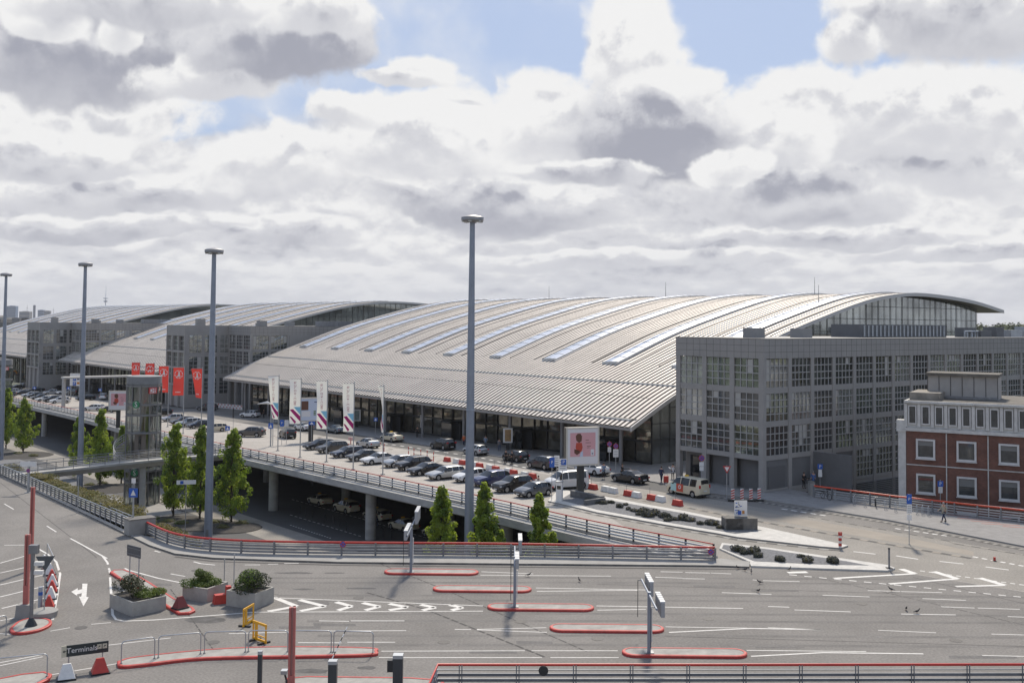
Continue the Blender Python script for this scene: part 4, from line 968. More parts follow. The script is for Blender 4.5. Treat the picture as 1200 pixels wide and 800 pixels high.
# ------------------------------------------------------------ billboards
pink = M('poster_pink', (.62, .33, .35), .5); poster_white = M('poster_white', (.66, .65, .66), .5); poster_skin = M('poster_brown', (.12, .05, .03), .6); poster_coat = M('poster_red', (.45, .06, .03), .6); poster_blue = M('poster_paleblue', (.50, .56, .68), .5)
def billboard(label, px, py_base, w, h, zlow, ang, kind, leg=.7):
    g = up(px, py_base); t = thing('billboard', label, 'billboard', g, ang)
    MB().box((-.1 if kind != 'info' else 0, 0, zlow/2), (leg, .38, zlow)).build('leg', dark_metal, t)
    MB().box((0, 0, zlow+h/2), (w, .62, h)).build('housing', M('board_housing', (.16, .14, .115), .5, .3), t)
    f = MB()
    for sx in (-1, 1): f.box((sx*(w/2-.08), -.33, zlow+h/2), (.16, .08, h+.1))
    for sz in (0, 1): f.box((0, -.33, zlow+sz*h+(.08 if sz == 0 else -.08)), (w-.32, .08, .16))
    f.build('frame', M('board_frame', (.55, .54, .50), .35, .6), t)
    ps = MB().box((0, -.335, zlow+h/2), (w-.33, .03, h-.33)).build('poster', poster_white if kind != 'info' else poster_blue, t)
    y = -.365
    if kind == 'pink':
        MB().box((.0, y, zlow+h*.55), (w*.76, .02, h*.62)).build('poster_field', pink, ps)
        m = MB(); m.prism([(.1+.45*math.cos(a*.524), .0+.42*math.sin(a*.524)) for a in range(12)], 0, .02)
        s_ = lambda nm, mt, poly: MB().prism([(x*w, z*h) for x, z in poly], 0, .022).build(nm, mt, ps).__setattr__('matrix_local', Matrix.Translation((0, y, zlow+h/2)) @ Matrix.Rotation(R(90), 4, 'X'))
        s_('figure_hair', poster_skin, [(-.20, .16), (-.22, .28), (-.16, .34), (-.08, .34), (-.03, .27), (-.04, .14), (-.12, .10)])
        s_('figure_coat', poster_coat, [(-.20, .10), (-.04, .10), (-.01, -.02), (-.05, -.14), (-.18, -.14), (-.22, -.02)])
        s_('figure_arm', poster_skin, [(-.26, -.06), (-.10, -.10), (-.08, -.16), (-.18, -.22), (-.26, -.16)])
        s_('figure_trousers', poster_blue, [(-.06, -.14), (-.0, -.12), (.0, -.26), (-.10, -.27)])
        for k, (x0, z0, l) in enumerate(((.08, .16, .10), (.08, .09, .16), (.12, .0, .12), (.12, -.04, .08))): s_('poster_line', poster_skin, [(x0, z0), (x0+l, z0), (x0+l, z0+.012), (x0, z0+.012)])
        s_('small_print', poster_white, [(.24, -.24), (.34, -.24), (.34, -.08), (.24, -.08)]); s_('small_mark', M('poster_navy', (.05, .06, .15), .5), [(.27, -.21), (.31, -.21), (.31, -.17), (.27, -.17)])
    else:
        s_ = lambda nm, mt, poly: MB().prism([(x*w, z*h) for x, z in poly], 0, .022).build(nm, mt, ps).__setattr__('matrix_local', Matrix.Translation((0, y, zlow+h/2)) @ Matrix.Rotation(R(90), 4, 'X'))
        s_('poster_photo', poster_skin, [(-.42, -.02), (-.14, -.02), (-.14, .36), (-.42, .36)]); s_('poster_panel', poster_white, [(-.40, -.30), (-.05, -.30), (-.05, -.06), (-.40, -.06)])
        for k in range(3): s_('poster_block', M('poster_green', (.12, .20, .05), .6), [(.08, -.10-k*.07), (.17, -.10-k*.07), (.17, -.06-k*.07), (.08, -.06-k*.07)])
        s_('poster_line', M('poster_navy', (.05, .06, .15), .5), [(.1, .30), (.38, .30), (.38, .33), (.1, .33)])
    return t
billboard('large pink poster board with a standing figure, above the gravel island', 681, 581, 3.75, 3.95, 3.2, R(20), 'pink')
billboard('white and pale blue poster board behind the white flags', 364, 517, 3.9, 3.7, 3.2, R(25), 'info')
billboard('smaller pink poster board just left of the round lift tower', 139, 501, 3.6, 3.5, 3.2, R(8), 'pink')
# plinth wall round the billboard foot
pw = thing('plinth', 'low grey stone plinth wall at the foot of the pink billboard', 'plinth', up(688, 586), TH+math.pi/2)
MB().box((0, 0, .35), (4.6, .5, .75)).build('wall', M('plinth_stone', (.13, .13, .13), .8, var=.3, vs=2), pw); MB().box((-2.4, 1.2, .3), (.4, 2.6, .6)).build('side_wall', MATS['plinth_stone'], pw)
# ------------------------------------------------------------ cars
def paint(name, col, rough=.28, metal=.35): 
    m = M(name, col, rough, metal, spec=.6); b = m.node_tree.nodes['Principled BSDF']; b.inputs['Coat Weight'].default_value = .6; b.inputs['Coat Roughness'].default_value = .06; return m
PAINT = dict(black=paint('car_black', (.010, .010, .012)), anthracite=paint('car_anthracite', (.035, .037, .042)), grey=paint('car_grey', (.11, .115, .125)), brown=paint('car_brown_grey', (.085, .078, .070)), silver=paint('car_silver', (.42, .43, .44), .3, .6),
    white=paint('car_white', (.66, .66, .65), .3, 0), blue=paint('car_blue', (.018, .028, .10)), navy=paint('car_navy', (.015, .022, .045)), taxi=paint('taxi_beige', (.60, .53, .38), .35, 0), steelblue=paint('car_steelblue', (.14, .18, .22)))
tyre_mat = M('tyre', (.014, .014, .014), .85); rim_mat = M('alloy_rim', (.35, .36, .37), .3, .8); lamp_red = M('tail_lamp', (.42, .015, .015), .2); lamp_clear = M('head_lamp', (.55, .57, .60), .1, .3); plate_mat = M('number_plate', (.62, .62, .60), .5); trim_mat = M('car_trim', (.02, .02, .022), .6)
def lerp_prof(P, x):
    for (x0, z0), (x1, z1) in zip(P, P[1:]):
        if x <= x1: return z0+(z1-z0)*(x-x0)/max(1e-6, x1-x0)
    return P[-1][1]
KIND = {  # length, width, top outline, belt line, windscreen (base, top), rear window (top, base), pillars, axles, wheel radius
 'saloon': dict(L=4.75, W=.92, top=[(0, .62), (.12, .74), (.9, .90), (1.45, .97), (2.2, 1.40), (2.7, 1.45), (3.3, 1.42), (4.1, 1.07), (4.6, 1.03), (4.75, .80)], belt=[(0, .60), (1.4, .90), (4.1, .98), (4.75, .76)], ws=(1.45, 2.2), rw=(3.35, 4.05), pil=[2.85], ax=(.88, 3.72), r=.325),
 'estate': dict(L=4.8, W=.92, top=[(0, .62), (.12, .74), (.9, .90), (1.4, .97), (2.15, 1.42), (2.8, 1.49), (3.9, 1.46), (4.3, 1.40), (4.7, 1.02), (4.8, .80)], belt=[(0, .60), (1.4, .90), (4.5, .99), (4.8, .76)], ws=(1.4, 2.15), rw=(4.25, 4.68), pil=[2.85, 3.75], ax=(.88, 3.75), r=.325),
 'hatch': dict(L=4.2, W=.89, top=[(0, .66), (.12, .78), (.75, .95), (1.15, 1.02), (1.95, 1.44), (2.5, 1.50), (3.4, 1.46), (3.7, 1.38), (4.08, 1.00), (4.2, .80)], belt=[(0, .62), (1.1, .93), (3.9, 1.0), (4.2, .78)], ws=(1.15, 1.95), rw=(3.6, 4.05), pil=[2.6, 3.35], ax=(.82, 3.4), r=.32),
 'suv': dict(L=4.65, W=.94, top=[(0, .74), (.1, .92), (.8, 1.08), (1.3, 1.13), (2.0, 1.62), (2.6, 1.69), (3.8, 1.66), (4.15, 1.56), (4.55, 1.12), (4.65, .86)], belt=[(0, .70), (1.3, 1.05), (4.4, 1.12), (4.65, .84)], ws=(1.3, 2.0), rw=(4.1, 4.5), pil=[2.75, 3.65], ax=(.88, 3.68), r=.365),
 'van': dict(L=4.95, W=.95, top=[(0, .80), (.08, 1.0), (.55, 1.15), (.85, 1.22), (1.55, 1.84), (2.2, 1.96), (4.6, 1.95), (4.85, 1.88), (4.93, 1.2), (4.95, .8)], belt=[(0, .76), (.8, 1.12), (4.8, 1.18), (4.95, .8)], ws=(.85, 1.55), rw=(4.84, 4.93), pil=[2.25, 3.5, 4.5], ax=(.95, 4.0), r=.34)}
def car_proto(kind, label):
    d = KIND[kind]; L_, W_ = d['L'], d['W']; root = thing('car' if kind != 'van' else 'van', label, 'car' if kind != 'van' else 'van')
    xs = {0, .05, .15, .35, L_-.05, L_-.15, L_-.35, L_}
    for p in d['top']: xs.add(p[0])
    for a in d['ax']:
        for k in range(-4, 5): xs.add(round(a+k*.105, 3))
    for p in d['pil']: xs |= {p-.05, p+.05}
    x = .5
    while x < L_: xs.add(round(x, 2)); x += .3
    xs = sorted(q for q in xs if 0 <= q <= L_); xs = [q for i, q in enumerate(xs) if i == 0 or q-xs[i-1] > .03]
    ringpts = []
    for x in xs:
        e = min(x, L_-x); pl = W_*(1-.30*max(0, 1-e/.55)**2.2) if e < .55 else W_
        zt = lerp_prof(d['top'], x); zb_ = lerp_prof(d['belt'], x); zb = .21
        if e < .3: zb += (.3-e)*.5
        for a in d['ax']:
            q = d['r']+.06
            if abs(x-a) < q: zb = max(zb, d['r']-.02+math.sqrt(q*q-(x-a)**2))
        zt = max(zt, zb_+.02); cab = (zt-zb_)/.5; cab = max(0, min(1, cab))
        zm = max(.52, zb+.06); zm = min(zm, zb_-.02); wr = pl*(.97-.22*cab)
        h = [(0, zb), (pl*.90, zb), (pl*.99, min(zb+.10, zm-.01)), (pl*1.0, zm), (pl*.965, zb_), (wr, zt-.055*(.4+.6*cab)), (wr*.80, zt-.008), (0, zt+.02)]
        ringpts.append([(L_/2-x, y, z) for y, z in h]+[(L_/2-x, -y, z) for y, z in h[-2:0:-1]])
    n = len(ringpts[0]); body = MB(); V = [p for r in ringpts for p in r]; fb, fg, ft = [], [], []
    xm = lambda i: (xs[i]+xs[i+1])/2
    for i in range(len(xs)-1):
        x = xm(i)
        for j in range(n):
            f = (i*n+j, i*n+(j+1) % n, (i+1)*n+(j+1) % n, (i+1)*n+j); k = j if j < 7 else 13-j; g = False
            if k == 4 and d['ws'][0]+.28 < x < d['rw'][1]-.14 and not any(abs(x-p) < .055 for p in d['pil']): g = True
            if k in (5, 6) and (d['ws'][0]-.02 < x < d['ws'][1] or d['rw'][0] < x < d['rw'][1]): g = True
            if kind == 'van' and k == 4 and x > 4.55: g = False
            (fg if g else ft if k <= 1 else fb).append(f)
    fb += [tuple(range(n)), tuple((len(xs)-1)*n+j for j in range(n-1, -1, -1))]
    bo = body.add(V, fb).build('body', PAINT['silver'], root, auto=32)
    bo.material_slots[0].link = 'OBJECT'; bo.material_slots[0].material = PAINT['silver']
    MB().add(V, fg).build('window', glass_car, root, auto=30)
    MB().add(V, ft).build('underbody', trim_mat, root, fix=False)
    for a in d['ax']:
        for s in (-1, 1):
            r = d['r']; m = MB().tube([(0, -.11, 0), (0, -.09, 0), (0, .09, 0), (0, .11, 0)], [r*.93, r, r, r*.93], 20); w = m.build('wheel', tyre_mat, root, auto=40)
            w.location = (L_/2-a, s*(W_-.12), r)
            rm = MB().tube([(0, s*.10, 0), (0, s*.118, 0)], [r*.68, r*.62], 14)
            for k in range(5):
                an = k*2*math.pi/5; rm.obox((math.cos(an)*.04, s*.12, math.sin(an)*.04), (math.cos(an)*r*.6, s*.125, math.sin(an)*r*.6), .06, .02, (0, 1, 0))
            rm.build('rim', rim_mat, w)
    zf, zr = lerp_prof(d['belt'], .2), lerp_prof(d['belt'], L_-.2)
    for s in (-1, 1):
        MB().box((L_/2-.17, s*W_*.72, zf-.03), (.22, .34, .14), -s*.35).build('headlight', lamp_clear, root)
        MB().box((-L_/2+.10, s*W_*.74, zr-.10+(.12 if kind in ('van', 'suv') else 0)), (.14, .34 if kind != 'van' else .16, .15 if kind != 'van' else .32), s*.30).build('tail_light', lamp_red, root)
        MB().box((L_/2-d['ws'][0]-.42, s*(W_+.06), lerp_prof(d['belt'], 1.7)+.07), (.14, .16, .12)).build('mirror', trim_mat, root)
    MB().box((L_/2-.03, 0, .46), (.08, 1.1, .16)).build('grille', trim_mat, root)
    MB().box((L_/2+.0, 0, .40), (.06, .50, .11)).build('number_plate', plate_mat, root); MB().box((-L_/2-.0, 0, .52 if kind != 'van' else .75), (.06, .50, .11)).build('number_plate', plate_mat, root)
    MB().box((-L_/2+.02, 0, .36), (.10, 1.5, .12)).build('bumper_trim', trim_mat, root)
    return root
PROTO = {}
def car(kind, color, px, py, head, label, lower=False, taxi=False, name=None, group=None, dz=0.012):
    p = low(px, py) if lower else up(px, py); q = p+Vector((math.cos(R(head)), math.sin(R(head)), 0))
    if kind not in PROTO: PROTO[kind] = c = car_proto(kind, label)
    else: c = copy_tree(PROTO[kind])
    slope = math.atan2(GZ(q)-GZ(p), 1); c.location = p+Vector((0, 0, dz)); c.rotation_euler = (0, -slope, R(head))
    c['label'] = label; c['category'] = 'taxi' if taxi else ('van' if kind == 'van' else 'car'); c.name = name or ('taxi' if taxi else 'van' if kind == 'van' else 'car')
    if group: c['group'] = group
    elif 'group' in c: del c['group']
    b = [k for k in c.children if k.name.startswith('body')]
    if not b: b = [k for k in bpy.data.objects if k.parent == c and k.name.startswith('body')]
    b[0].material_slots[0].material = PAINT[color]
    if taxi: 
        s = MB().box((.15, 0, {'saloon': 1.52, 'estate': 1.55, 'hatch': 1.56, 'suv': 1.76, 'van': 2.03}[kind]), (.18, .42, .14)); s.build('taxi_sign', M('taxi_sign_yellow', (.75, .45, .02), .4), c)
    return c
PARK = 218.5; DRIVE = 128.5
G1 = 'cars parked along the viaduct edge'
for k, col, x, y, lb in [('estate', 'black', 374, 526, 'black estate car, farthest left of the row beside the white flags'), ('suv', 'brown', 389, 530, 'brown grey suv parked behind the middle white flag pole'), ('estate', 'navy', 407, 535, 'dark estate car parked between the middle and fourth white flag poles'),
    ('saloon', 'anthracite', 426, 539, 'dark grey saloon parked right of the fourth white flag pole'), ('saloon', 'white', 443, 543, 'white saloon parked before the rightmost white flag pole'), ('hatch', 'silver', 467, 546.5, 'silver hatchback parked between the white saloon and a black suv'),
    ('suv', 'black', 484, 550, 'black suv parked left of the black saloon in the viaduct row'), ('saloon', 'black', 499, 555.5, 'black saloon parked beside the long silver estate car'), ('estate', 'silver', 522, 560.5, 'long silver estate car parked just left of the central light mast'),
    ('hatch', 'white', 551, 563.5, 'white hatchback parked half behind the central light mast'), ('suv', 'blue', 575, 568.5, 'dark blue suv parked right of the central light mast'), ('suv', 'black', 601, 575, 'black suv parked beside the grey compact car at the row end'), ('hatch', 'grey', 625, 581, 'grey compact car at the right end of the parked row, a man beside it')]:
    car(k, col, x, y, PARK+random.uniform(-2, 2), lb, group=G1)
G2 = 'cars parked behind the red flags'
for k, col, x, y, lb in [('hatch', 'silver', 202, 493.5, 'silver hatchback at the left end of the row right of the lift tower'), ('estate', 'black', 214, 497, 'long black estate car in the row behind the red flags'), ('suv', 'silver', 221, 500, 'silver suv parked behind the second red flag from the right'), ('hatch', 'navy', 233, 501.5, 'dark blue hatchback parked behind the rightmost red flag')]:
    car(k, col, x, y, PARK, lb, group=G2)
car('estate', 'taxi', 250, 505.5, PARK-12, 'cream estate taxi parked just right of the second light mast', taxi=True)
car('suv', 'brown', 294, 511.5, 172, 'brown grey suv driving left behind the tall tree, near the blue sign')
car('hatch', 'white', 293, 489, 160, 'white car with its tailgate open, people behind it')
car('suv', 'anthracite', 243, 481, 165, 'dark grey suv before the red and white barrier fence')
car('suv', 'black', 337, 513, 118, 'black off road car standing behind the leftmost white flag pole')
car('saloon', 'white', 356, 504, DRIVE, 'white car half hidden behind the pale blue poster board')
car('saloon', 'steelblue', 394, 507, DRIVE, 'blue grey saloon in the shade of the canopy, behind the white flags')
car('saloon', 'silver', 431, 524, DRIVE, 'silver police style saloon behind the parked row, by the red posts', group=None)
car('saloon', 'taxi', 459, 517, DRIVE, 'cream taxi in the dark lane right of the furled white banner', taxi=True)
car('suv', 'black', 519, 526, DRIVE, 'black suv stopped in the dark lane left of the man in orange')
car('hatch', 'silver', 557, 532.5, DRIVE, 'silver hatchback in the dark lane half behind the central light mast')
car('hatch', 'black', 604, 540, DRIVE, 'black hatchback with its boot open, people in dark clothes beside it')
car('suv', 'anthracite', 636, 549, DRIVE, 'dark grey suv in the dark lane left of the large pink poster board')
car('saloon', 'white', 694, 555.5, DRIVE, 'white car behind the post of the large pink poster board')
car('van', 'white', 664, 572, 205, 'white van parked behind the parking signs at the end of the row')
car('saloon', 'black', 738, 565, DRIVE, 'black saloon with open door right of the large pink poster board')
tv = car('van', 'taxi', 806, 580, DRIVE-2, 'cream taxi van with red and pale blue side panels before the grey block', taxi=True)
for s in (1, -1):
    MB().box((.25, s*.958, .83), (.95, .015, .80)).build('side_panel', M('van_red', (.50, .06, .03), .4), tv); MB().box((1.15, s*.952, .83), (.8, .02, .80)).build('side_panel', M('van_paleblue', (.40, .62, .62), .4), tv)
    e = MB().lathe([(.20, 0), (.20, .01)], 16).build('panel_mark', white_paint, tv); e.matrix_local = Matrix.Translation((.25, s*.97, .9)) @ Matrix.Rotation(R(-90*s), 4, 'X')
    e = MB().lathe([(.11, 0), (.11, .012)], 16).build('panel_mark', M('van_red', (.5, .06, .03)), tv); e.matrix_local = Matrix.Translation((.25, s*.975, .9)) @ Matrix.Rotation(R(-90*s), 4, 'X')
G3 = 'taxis under the viaduct'
car('saloon', 'taxi', 375, 591, DRIVE, 'cream saloon taxi farthest under the viaduct, left of the others', lower=True, taxi=True, group=G3)
car('suv', 'taxi', 406, 600, DRIVE, 'cream high roofed taxi just left of the front viaduct column', lower=True, taxi=True, group=G3)
car('estate', 'taxi', 442, 609, DRIVE, 'cream estate taxi just right of the front viaduct column, a cyclist beside it', lower=True, taxi=True, group=G3)
car('saloon', 'taxi', 473, 621, DRIVE, 'cream taxi under the viaduct beside the first tall sign post', lower=True, taxi=True, group=G3)
car('hatch', 'taxi', 512, 630, DRIVE, 'cream taxi under the viaduct mostly hidden behind a young tree', lower=True, taxi=True, group=G3)
G4 = 'cars parked at the far left'
for i, (k, col, x, y, lb) in enumerate([('saloon', 'black', 19, 456, 'black saloon at the back of the far left row, next to the far tower'), ('estate', 'navy', 29, 454, 'dark estate car at the back of the far left row'), ('hatch', 'silver', 15, 461, 'silver hatchback at the left end of the far left row'), ('saloon', 'black', 25, 463, 'black saloon second in the far left front row'),
    ('estate', 'silver', 36, 465, 'silver estate car in the middle of the far left row'), ('hatch', 'black', 41, 466, 'black hatchback in the middle of the far left row'), ('saloon', 'anthracite', 47, 468, 'dark grey saloon in the far left row beyond a white one'), ('saloon', 'white', 53, 470, 'white saloon in the far left row beside a black suv'), ('suv', 'black', 62, 471, 'black suv in the far left row beside a white suv'), ('suv', 'white', 70, 472.5, 'white suv at the right end of the far left row by the canopy post'),
    ('hatch', 'silver', 60, 462, 'silver hatchback alone behind the far left row'), ('saloon', 'black', 42, 459, 'black saloon behind the far left row, people near it')]):
    car(k, col, x, y, PARK, lb, group=G4)
for k, col, x, y, lb in [('hatch', 'white', 75, 462, 'white hatchback standing alone left of the white direction board'), ('suv', 'grey', 8, 465, 'grey suv at the very left of the far row, beside the far tower'), ('saloon', 'silver', 33, 451, 'silver saloon behind the far left row, near the orange digger'), ('hatch', 'anthracite', 68, 457, 'dark grey hatchback behind the far left row near the patrol car'),
    ('estate', 'black', 100, 469, 'black estate car under the far canopy left of the white suv'), ('saloon', 'grey', 150, 474, 'grey saloon behind the lift tower and the small pink board'), ('hatch', 'white', 178, 482, 'white hatchback just behind the right side of the lift tower'), ('suv', 'black', 188, 487, 'black suv between the lift tower and the silver hatchback row')]:
    car(k, col, x, y, PARK, lb)
pc = car('estate', 'silver', 54, 450, 185, 'silver patrol car with yellow and blue side blocks near the orange digger')
for s in (1, -1):
    for q, cc in ((-.9, M('patrol_blue', (.02, .08, .35), .4)), (.3, M('patrol_yellow', (.55, .60, .05), .4)), (1.3, M('patrol_blue', (.02, .08, .35), .4))): MB().box((q, s*.925, .68), (.8, .02, .25)).build('side_block', cc, pc)
car('estate', 'white', 110, 481, 172, 'long white estate car left of the small pink poster board')
car('saloon', 'black', 128, 483, 160, 'black saloon tucked behind the post of the small pink poster board')
car('suv', 'white', 122, 468, 100, 'white suv seen from behind under the long canopy')
car('van', 'black', 87, 463, 140, 'black van below the white direction board at far left')
car('hatch', 'black', 206, 470, 170, 'dark small car behind the red flags near the canopy post')
# orange digger at the far left
dg = thing('digger', 'orange wheeled digger working at the far left by the far terminal', 'digger', up(27, 447), R(200))
org = M('digger_orange', (.70, .27, .02), .45)
MB().box((0, 0, 1.5), (3.4, 2.2, 1.0)).build('body', org, dg); MB().box((-.6, .3, 2.6), (1.3, 1.2, 1.4)).build('cab', org, dg); MB().box((-.6, -.32, 2.7), (1.0, .06, .9)).build('cab_window', glass_car, dg)
MB().tube([(1.2, 0, 1.8), (2.6, 0, 3.9), (4.2, 0, 3.2)], .22, 6).build('boom', org, dg); MB().tube([(4.2, 0, 3.2), (4.4, 0, 1.2)], .16, 6).build('dipper_arm', org, dg); MB().box((4.4, 0, .8), (.8, .9, .7), 0, .7).build('bucket', dark_metal, dg)
for a in (-1.1, 1.1):
    for s in (-1, 1): MB().tube([(a, s*.9, .55), (a, s*1.2, .55)], .55, 14).build('wheel', tyre_mat, dg)
# ------------------------------------------------------------ trees and plants
leaf_mats = [M('leaf_green', (.19, .265, .032), .6, var=.45, vs=1.4, transl=.45), M('leaf_bright', (.27, .335, .045), .6, var=.4, vs=1.8, transl=.5), M('leaf_deep', (.10, .155, .028), .65, var=.45, vs=1.6, transl=.38)]
bark_mat = M('bark', (.06, .045, .032), .9, var=.4, vs=4)
def leaves(mb, c, r, n, s0, s1, rnd, up_=.3, shell=.45):
    for _ in range(n):
        while True:
            d = Vector((rnd.uniform(-1, 1), rnd.uniform(-1, 1), rnd.uniform(-1, 1)))
            if .05 < d.length < 1: break
        d = d.normalized()*(d.length**shell); p = Vector(c)+Vector((d.x*r[0], d.y*r[1], d.z*r[2]))
        nrm = (d*.8+Vector((rnd.uniform(-1, 1), rnd.uniform(-1, 1), rnd.uniform(-1, 1)+up_))).normalized()
        a = nrm.orthogonal().normalized(); b = nrm.cross(a); an = rnd.uniform(0, 6.28); s = rnd.uniform(s0, s1)
        e = (a*math.cos(an)+b*math.sin(an))*s; f = (b*math.cos(an)-a*math.sin(an))*s*.62
        mb.add([p-e, p-f, p+e, p+f], [(0, 1, 2, 3)])
def column_tree(label, px, py_base, py_top, w_px, seed, D=None, group='young columnar trees'):
    rnd = random.Random(seed)
    if D is None: g = low(px, py_base)
    else: g = at(px, py_base, D); g.z = GZ(g)+LOW
    H_ = zat(px, py_top, g.y)-g.z; Wd = w_px*g.y/FPX/2*1.12
    t = thing('tree', label, 'tree', g, rnd.uniform(0, 6), group)
    tr = MB().tube([(0, 0, 0), (.04, .02, H_*.3), (-.03, .05, H_*.65), (.02, 0, H_*.95)], [.13, .10, .06, .02], 7)
    cl = []; nc = int(80+H_*7)
    for i in range(nc):
        h = .13+.85*(i/nc)**.95+rnd.uniform(-.03, .03); h = min(h, .985)
        wd = Wd*(min(1, (h-.02)/.28)**.7)*(max(0.05, 1-h)**.60)*1.30*rnd.uniform(.55, 1.28)
        a = rnd.uniform(0, 6.283); q = rnd.uniform(.25, 1.0)
        c = Vector((math.cos(a)*wd*q, math.sin(a)*wd*q, H_*h)); r = rnd.uniform(.20, .42)*(.65+.5*Wd/1.6)*(1.1-.45*h)
        cl.append((c, r))
        if i % 4 == 0: tr.tube([(0, 0, max(.1, c.z-1.0-wd*.5)), (c.x*.5, c.y*.5, c.z-.4), tuple(c)], [.045, .03, .012], 4)
    tk = tr.build('trunk', bark_mat, t)
    cr = MB()
    for c, r in cl:
        cr.mi = rnd.choice((0, 0, 1, 1, 2)); leaves(cr, c, (r, r, r*1.35), int(34+120*r), .08, .17, rnd)
    cr.build('crown', leaf_mats, t, fix=False)
    return t
for a in [('tall columnar tree left of the second light mast, beside the lift tower', 203, 606, 497, 36, 1), ('slim columnar tree directly left of the second light mast', 234, 609, 499, 30, 2), ('broad young tree right of the second light mast', 271, 613, 503, 44, 3),
          ('columnar tree left of the lift tower behind the footbridge', 117, 570, 480, 28, 4), ('columnar tree close behind the light mast left of the lift tower', 92, 560, 487, 26, 5), ('low tree against the left side of the lift tower', 142, 566, 499, 22, 6),
          ('columnar tree near the left edge, right one of the pair', 27, 530, 467, 27, 7), ('tall columnar tree cut by the left edge of the photo', 7, 526, 455, 26, 8)]: column_tree(*a)
for a in [('young columnar tree left of the central light mast behind the red rail', 517, 650, 571, 37, 11, 97), ('young columnar tree right of the central light mast behind the red rail', 568, 650, 566, 36, 12, 93), ('young columnar tree farthest right behind the red rail', 632, 650, 577, 32, 13, 88.5), ('tiny sapling at the right foot of the farthest right young tree', 648, 650, 623, 13, 14, 88), ('low bushy sapling between the two right young trees', 586, 650, 622, 18, 15, 92)]:
    column_tree(*a)
olive = M('hedge_olive', (.17, .145, .035), .8, var=.35, vs=2.0, transl=.2); olive2 = M('hedge_green', (.11, .115, .03), .8, var=.4, vs=2.0, transl=.15)
def bush(label, p, r, mats, seed, group, n=500, s=(.05, .10), cat='bush', name='bush', core=True):
    rnd = random.Random(seed); t = thing(name, label, cat, p, 0, group); m = MB()
    for k in range(7):
        c = (rnd.uniform(-.5, .5)*r[0], rnd.uniform(-.5, .5)*r[1], r[2]*rnd.uniform(.3, .62)); m.mi = rnd.randrange(len(mats))
        leaves(m, c, (r[0]*.62, r[1]*.62, r[2]*.5), n//7, s[0], s[1], rnd, .7, .2)
    m.build('foliage', mats, t, fix=False)
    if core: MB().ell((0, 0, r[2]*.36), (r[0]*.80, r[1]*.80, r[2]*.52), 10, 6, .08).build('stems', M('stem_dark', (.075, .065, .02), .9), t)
    return t
hedge_px = [(8, 546, 1.6), (30, 549, 1.3), (52, 556, 1.5), (45, 566, 1.5), (62, 571, 1.6), (78, 578, 1.6), (92, 586, 1.7), (70, 562, 1.4), (105, 590, 1.6), (118, 596, 1.6), (131, 603, 1.5), (144, 608, 1.5), (88, 571, 1.4), (103, 577, 1.4), (120, 583, 1.5), (136, 591, 1.4), (151, 598, 1.3), (163, 612, 1.1), (182, 618, 1.2), (198, 624, 1.2), (214, 630, 1.1)]
for i, (x, y, s) in enumerate(hedge_px):
    ua, va = uv(up(x, y, -.6)); va = max(va, -58.7); z = GZu(ua)-.5 if va < -57 else GZu(ua)-.5-(va+57)*1.1
    bush('rounded olive brown bush on the bank behind the slatted left guardrail', W(ua, va, z-.1), (s*1.35, s*1.15, 1.15), [olive, olive, olive2], 40+i, 'clipped bushes on the bank', 2600, (.05, .11))
for i, (x, y) in enumerate([(178, 610), (196, 613), (214, 615), (250, 614), (262, 620), (283, 615), (120, 568), (104, 570), (64, 552), (22, 533), (40, 535)]):
    bush('low dark shrub in the bark bed below the columnar trees', low(x, y), (1.0, .8, .6), [olive2, leaf_mats[2]], 80+i, 'dark shrubs under the trees', 350, (.05, .10))
bd_ = MB()
for c in ((203, 612, 4.2), (240, 616, 4.0), (272, 619, 3.6), (112, 574, 5.5), (24, 534, 6)): 
    g = low(c[0], c[1]); bd_.lathe([(c[2], 0), (c[2]*.96, .12), (c[2]*.4, .2), (.01, .22)], 20, (g.x, g.y, g.z+.03))
structure(bd_.build('planting_bed', bark_bed))
# dark tufts on the gravel islands
tuft_m = [M('tuft_dark', (.055, .06, .045), .9, var=.5, vs=3), M('tuft_grey', (.085, .085, .08), .9, var=.5, vs=3)]
tp = bush('dark low cushion plant on the upper gravel island', up(718, 592), (.46, .40, .34), tuft_m, 200, 'dark plants on the upper gravel island', 420, (.04, .09), 'plant', 'cushion_plant')
rn = random.Random(3)
for k, (x, y) in enumerate([(726, 594), (736, 597), (716, 589), (744, 599), (753, 600.5), (759, 599), (748, 603), (768, 603), (778, 606), (785, 606), (792, 609), (782, 610), (800, 608.5), (808, 610), (835, 614.5), (843, 618.5), (820, 614), (700, 589), (690, 586.5), (733, 591.5), (760, 605)]):
    c = copy_tree(tp); c.location = up(x, y, .15); c.rotation_euler.z = rn.uniform(0, 6); s = rn.uniform(.7, 1.35); c.scale = (s, s*rn.uniform(.8, 1.1), s*rn.uniform(.7, 1.2))
for k, (x, y, s) in enumerate([(864, 645, 1.3), (873, 648, 1.1), (883, 647.5, 1.4), (889, 652, 1.0), (914, 656.5, 1.1), (938, 652.5, .7), (946, 658, 1.2), (976, 658.5, 1.3)]):
    c = copy_tree(tp); c.location = up(x, y, .15); c.rotation_euler.z = rn.uniform(0, 6); c.scale = (s, s, s); c['label'] = 'dark cushion plant on the lower pointed gravel island'; c['group'] = 'dark plants on the lower gravel island'
tp.location = up(708, 590, .15)
